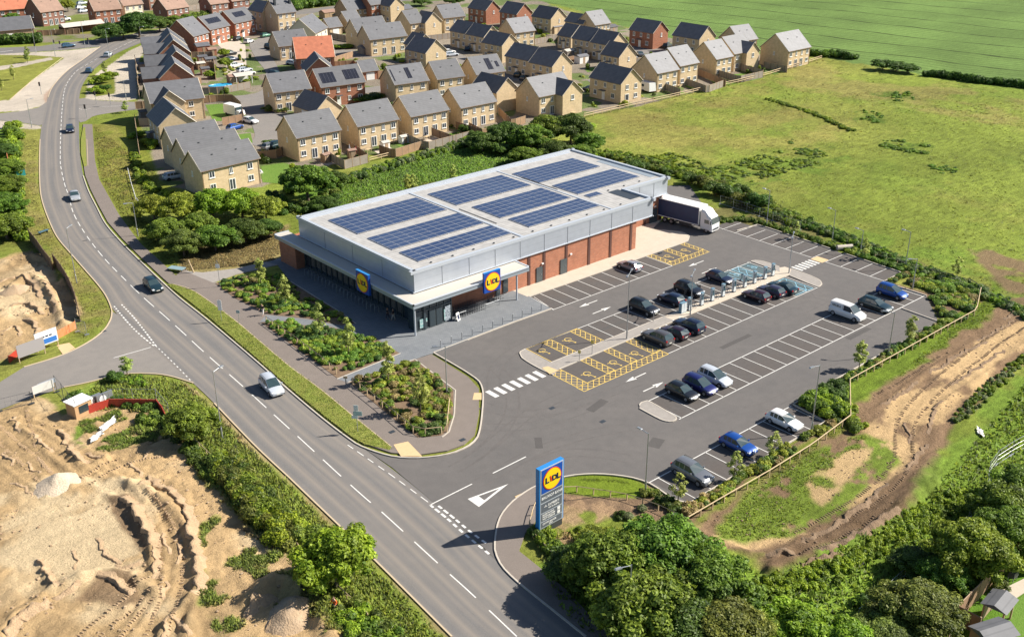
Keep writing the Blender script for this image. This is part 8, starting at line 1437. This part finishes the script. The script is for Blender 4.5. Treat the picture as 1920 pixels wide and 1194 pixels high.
# heaps
def heap(px, py_c, rx, ry, h, label, m, rz=0):
    x, y = G(px, py_c); n_ = 28; u = np.linspace(-1.25, 1.25, n_); A, B = np.meshgrid(u, u, indexing='ij'); r_ = np.hypot(A, B); z = h*np.clip(1-r_, -.2, 1)**1.1*(.75+.5*noise(A*rx+x, B*ry+y, .8, 3, 3)) if False else h*np.maximum(1-r_, 0)*(.7+.6*noise(A*rx+x, B*ry+y, .9, 3, 3))-.12*(r_ > .98)-.02
    I = np.arange(n_*n_).reshape(n_, n_); o = link('soil_heap', npmesh('soil_heap', np.c_[(A*rx).ravel(), (B*ry).ravel(), z.ravel()], np.stack([I[:-1, :-1], I[1:, :-1], I[1:, 1:], I[:-1, 1:]], -1).reshape(-1, 4), m, smooth_=True)); o.location = (x, y, 0); o.rotation_euler = (0, 0, rz); tag(o, label, 'heap')
sm = mat('sandy_heap', (.42, .30, .185), .95, noise_=[(1.2, .6, (.5, .38, .26)), (5, .4, (.28, .19, .12))], bump=(6, 1)); heap(110, 908, 2.6, 2.2, 1.3, 'pale conical soil heap at the head of the cut ground', mat('pale_heap', (.58, .48, .36), .95, noise_=[(1.2, .6, (.46, .36, .26))], bump=(6, 1))); heap(555, 1150, 3.2, 2.4, 1.5, 'tan soil heap beside the worker', sm, .4); heap(30, 545, 2.4, 1.6, 1.1, 'rough soil heap in the upper earthworks', sm)
# ---------------------------------------------------------------- garden at the bottom right
fence('1774,1215 1782,1185 1796,1160 1822,1136 1858,1097 1899,1054 1935,1018', 'tall timber fence round the garden in the bottom right corner', 1.9, group='fences of the corner garden'); fence('1790,1168 1812,1178 1832,1190', 'short timber fence below the pergola', 1.8, group='fences of the corner garden'); fence('1899,1058 1935,1078', 'timber fence at the right edge above the patio', 1.8, group='fences of the corner garden')
def shed(px, py_c, w_, d_, h_, rz, label, wall, roof, name='garden_shed', cat='shed', open_=False, group='sheds in the gardens', z=0):
    x, y = G(px, py_c); t = thing(name, label, cat, (x, y, z), rz, group); b = MB()
    if open_:
        for sx in (-1, 1):
            for s_ in (-1, 1): q = MB(); q.box((sx*(w_/2-.1), s_*(d_/2-.1), 0), (.14, .14, h_)); q.build('post', M[wall], t)
        b.box((0, d_/2-.1, .1), (w_, .06, h_*.9)); b.build('back_screen', M[wall], t)
    else: b.box((0, 0, 0), (w_, d_, h_)); b.build('walls', M[wall], t); q = MB(); q.box((0, -d_/2-.02, .05), (.8, .05, h_*.85)); q.build('door', M['fpost'], t)
    b = MB(); n = len(b.v); e = .18; b.v += [(-w_/2-e, -d_/2-e, h_), (w_/2+e, -d_/2-e, h_), (w_/2+e, d_/2+e, h_), (-w_/2-e, d_/2+e, h_), (-w_/2-e, 0, h_+d_*.22), (w_/2+e, 0, h_+d_*.22)]; b.f += [(0, 1, 5, 4), (2, 3, 4, 5), (3, 0, 4), (1, 2, 5), (3, 2, 1, 0)]; b.m += [0]*5; b.build('roof', M[roof], t); return t
shed(1866, 1163, 2.3, 1.8, 2.0, R(5), 'open timber pergola with grey roof in the corner garden', 'fpost', 'slate', 'pergola', 'pergola', True, group='structures in the corner garden'); shed(1856, 1216, 2.8, 2.0, 1.9, R(-20), 'grey roofed shed at the bottom edge below the pergola', 'fence', 'slate', group='structures in the corner garden')
slab('patio', S('1868,1110 1930,1080 1930,1105 1895,1128 1885,1140'), -.02, .06, M['cream']); slab('lawn', S('1885,1145 1930,1105 1990,1130 1990,1290 1870,1250 1868,1200'), -.03, .04, mat('lawn_grass', (.10, .20, .015), .95, noise_=[(3, .6, (.14, .24, .03))], bump=(12, .8)))
x, y = G(1897, 1088); t = thing('barbecue', 'small dark barbecue under the garden fence', 'barbecue', (x, y, .05)); b = MB(); b.box((0, 0, .5), (.9, .6, .45), taper=.8); b.build('hood', M['dark'], t); [(lambda q: q.build('leg', M['galv'], t))(MB().box((sx*.35, s_*.22, 0), (.05, .05, .5))) for sx in (-1, 1) for s_ in (-1, 1)]
T('b3', 1874, 1106, .8, .9, 'small yellow-green shrub on the garden patio', name='shrub', cat='shrub')
# ---------------------------------------------------------------- garden items of the estate
LG = mat('bright_lawn', (.095, .19, .015), .95, noise_=[(1, .5, (.14, .22, .03))], bump=(10, .8))
for s_ in ('490,312 530,306 560,312 530,345 492,342', '645,300 672,290 690,302 660,312', '742,272 770,266 790,274 765,284', '836,252 858,248 866,258 846,262', '1275,158 1300,152 1325,162 1300,170', '1325,142 1350,148 1380,157 1358,162 1340,160', '1372,140 1400,138 1432,146 1408,153', '1095,130 1112,126 1120,132 1102,136', '385,197 432,194 445,205 450,225 400,228', '480,335 520,322', '1440,128 1470,130 1476,137 1450,140', '437,253 470,250 474,268 440,270', '1260,168 1290,176 1270,182'):
    p_ = S(s_)
    if len(p_) > 2: sheet('lawn', p_, .02, LG)
for s_ in ('596,306 640,297 655,305 620,312', '700,283 730,276 745,284 715,292', '790,262 815,256 832,262 808,268', '400,76 440,70 460,85 462,120 455,150 420,140 425,100'): sheet('patio', S(s_), .016, M['cream'])
for px, py_c, w_, d_, h_, a_, lab, wl_, rf in ((722, 280, 1.6, 1.4, 1.6, 0, 'white square garden hut in the second near garden', 'white', 'canr'), (757, 268, 1.8, 1.5, 1.5, 0, 'white square garden hut in the third near garden', 'white', 'canr'), (612, 304, 1.8, 1.4, 1.7, 10, 'small brown shed with pitched roof in the first near garden', 'fence', 'tile'), (660, 297, 1.5, 1.3, 1.8, -10, 'small red-brown shed in the corner of the first garden', 'fence', 'tile'), (712, 270, 1.8, 1.5, 1.7, 8, 'brown shed close to the second near house', 'fence', 'tile'),
    (380, 100, 4, 4, 2.4, -10, 'dark roofed garage among the yards of the red gables', 'redb', 'slate'), (398, 104, 2.4, 2.4, 1.9, -10, 'small brick shed right of the dark roofed garage', 'redb', 'tile'), (380, 118, 2.6, 2, 1.9, -10, 'grey roofed shed in the yards, upper', 'fence2', 'slate'), (377, 130, 2.2, 2, 1.8, -10, 'tan shed in the yards, lower', 'fence', 'canr'), (395, 122, 3, 2.4, 1.9, -10, 'grey shed in the yards, right', 'fence2', 'slate'), (385, 140, 2.2, 2., 1.8, -10, 'dark shed in the yards behind the small green tree', 'fence2', 'slate'), (437, 158, 2.4, 2.4, 2.2, -5, 'brown hut left of the white carport', 'fence', 'tile'),
    (270, 130, 3, 2, 1.6, -15, 'shed in the shaded garden strip, upper', 'fence2', 'slate2'), (272, 152, 3, 2, 1.6, -15, 'shed in the shaded garden strip, middle', 'fence2', 'slate'), (275, 222, 3, 2, 1.8, -10, 'dark green shed in the shaded gardens', 'fence2', 'slate'), (285, 262, 1.8, 1.5, 1.7, -10, 'small pale shed by the tall gable in the shaded gardens', 'fence2', 'canr'),
    (690, 100, 5, 4, 1.9, -6, 'blue-grey garden room left of the long terrace', 'fence2', 'slate2'), (758, 92, 3, 2.4, 1.9, -6, 'small dark lean-to before the long terrace', 'fence2', 'slate'), (750, 30, 8, 6, 2.6, 0, 'low dark roofed building below the tall gabled house', 'buff', 'slate'), (640, 40, 5, 4, 2.2, 0, 'low dark outbuilding at the top centre', 'buffd', 'slate'), (615, 34, 5, 4, 2.2, 0, 'low brown outbuilding at the top centre', 'buffd', 'tile'), (1065, 107, 3, 2.4, 1.9, 0, 'white-topped shed in the yards behind the pale roof', 'fence2', 'canr'), (1090, 118, 3.6, 2.4, 2, 0, 'pale shed in the yards below the closing gable', 'white', 'slate2'), (1180, 122, 3.6, 3, 2.1, 0, 'grey lean-to beside the low dark roofed house', 'fence2', 'slate2'), (1215, 70, 4, 3, 2.2, 0, 'red-brown shed right of the red brick house', 'redb', 'tile'), (1145, 62, 3.6, 3, 2.1, 0, 'grey shed behind the pale sunlit house', 'fence2', 'slate'), (1042, 62, 4, 3, 2.2, 0, 'grey roofed garage before the buff and red house', 'buff', 'slate2'), (945, 40, 4, 3, 2.1, 0, 'red-brown shed between the red houses', 'redb', 'tile'), (690, 12, 3, 2.4, 2, 0, 'small shed at the top edge', 'fence', 'slate'), (1860, 110, 0, 0, 0, 0, '', '', '')):
    if w_: shed(px, py_c, w_, d_, h_, R(a_), lab, wl_, rf)
shed(455, 156, 4.6, 3.2, 2.2, R(-5), 'white framed carport beside the pale panel fence', 'white', 'canr', 'carport', 'carport', True, group='structures of the estate'); shed(155, 60, 14, 5, 2.4, R(2), 'open fronted row of garages with pale flat roof', 'redd', 'canr', 'garage_row', 'garages', True, group='structures of the estate')
x, y = G(413, 164); t = thing('paddling_pool', 'oval bright blue paddling pool behind the pale panel fence', 'pool', (x, y, .0), R(-10)); b = MB(); b.disc((0, 0, .5), 2.4, (0, 0, 1), 28, th=.02, sx=1.25, sy=.75); b.build('water', mat('pool_water', (.02, .38, .62), .1), t); b = MB(); b.tube([(3.0*math.cos(a), 1.8*math.sin(a), .5) for a in np.linspace(0, 6.283, 29)], .18, 6); b.build('rim', mat('pool_rim', (.03, .25, .5), .4), t)
x, y = G(478, 325); t = thing('sunken_tub', 'rectangular dark garden pond with white rim beside the bright lawn', 'pond', (x, y, .0), R(-15)); b = MB(); b.box((0, 0, 0), (2.9, 1.8, .3)); b.build('rim', M['white'], t); b = MB(); b.box((0, 0, .302), (2.4, 1.35, .02)); b.build('water', M['glass'], t)
def parasol(px, py_c, c, lab, h=2.2, op=False):
    x, y = G(px, py_c); t = thing('parasol', lab, 'parasol', (x, y, 0), 0, 'garden parasols'); b = MB(); b.tube([(0, 0, 0), (0, 0, h)], .03, 5); b.build('pole', M['galv'], t); b = MB(); b.tube([(0, 0, h*.45), (0, 0, h*.55), (0, 0, h+.1)], [.3, .22, .03] if not op else [1.2, .6, .03], 8); b.build('canopy', mat('parasol_cloth', c, .8), t)
parasol(656, 290, (.35, .34, .36), 'grey folded parasol between the first two near houses'); parasol(668, 294, (.35, .03, .03), 'red folded parasol on the first garden fence'); parasol(606, 300, (.5, .48, .44), 'cream folded parasol before the leftmost near house')
def table(px, py_c, lab):
    x, y = G(px, py_c); t = thing('garden_table', lab, 'table', (x, y, 0), .3, 'tables in the gardens'); b = MB(); b.box((0, 0, .7), (1.5, .9, .05)); b.build('tabletop', M['timber'], t)
    for sx in (-1, 1):
        for s_ in (-1, 1): q = MB(); q.box((sx*.65, s_*.35, 0), (.07, .07, .7)); q.build('leg', M['timber'], t)
for px, py_c, lab in ((632, 300, 'garden table on the first near patio'), (690, 286, 'garden table on the second near patio'), (732, 270, 'garden table beside the white hut'), (800, 262, 'garden table on the third near patio'), (880, 246, 'garden table on the fourth near patio'), (1075, 216, 'garden table before the L-shaped house'), (1175, 195, 'garden table beside the dark roofed meadow house'), (1270, 165, 'garden table behind the joined pair'), (1355, 140, 'garden table behind the small pale roofed house')): table(px, py_c, lab)
for px, py_c, lab in ((1583, 468, 'pale concrete pipe lying by the path at the far edge'),):
    x, y = G(px, py_c); t = thing('litter_bin', lab, 'pipe', (x, y, .02), R(-30)); t.name = 'concrete_pipe'; b = MB(); b.tube([(-1.3, 0, .4), (1.3, 0, .4)], .4, 14); b.build('pipe', M['kerb'], t); q = MB(); q.disc((1.31, 0, .4), .3, (1, 0, 0), 14, th=.01); q.build('opening', M['dark'], t)
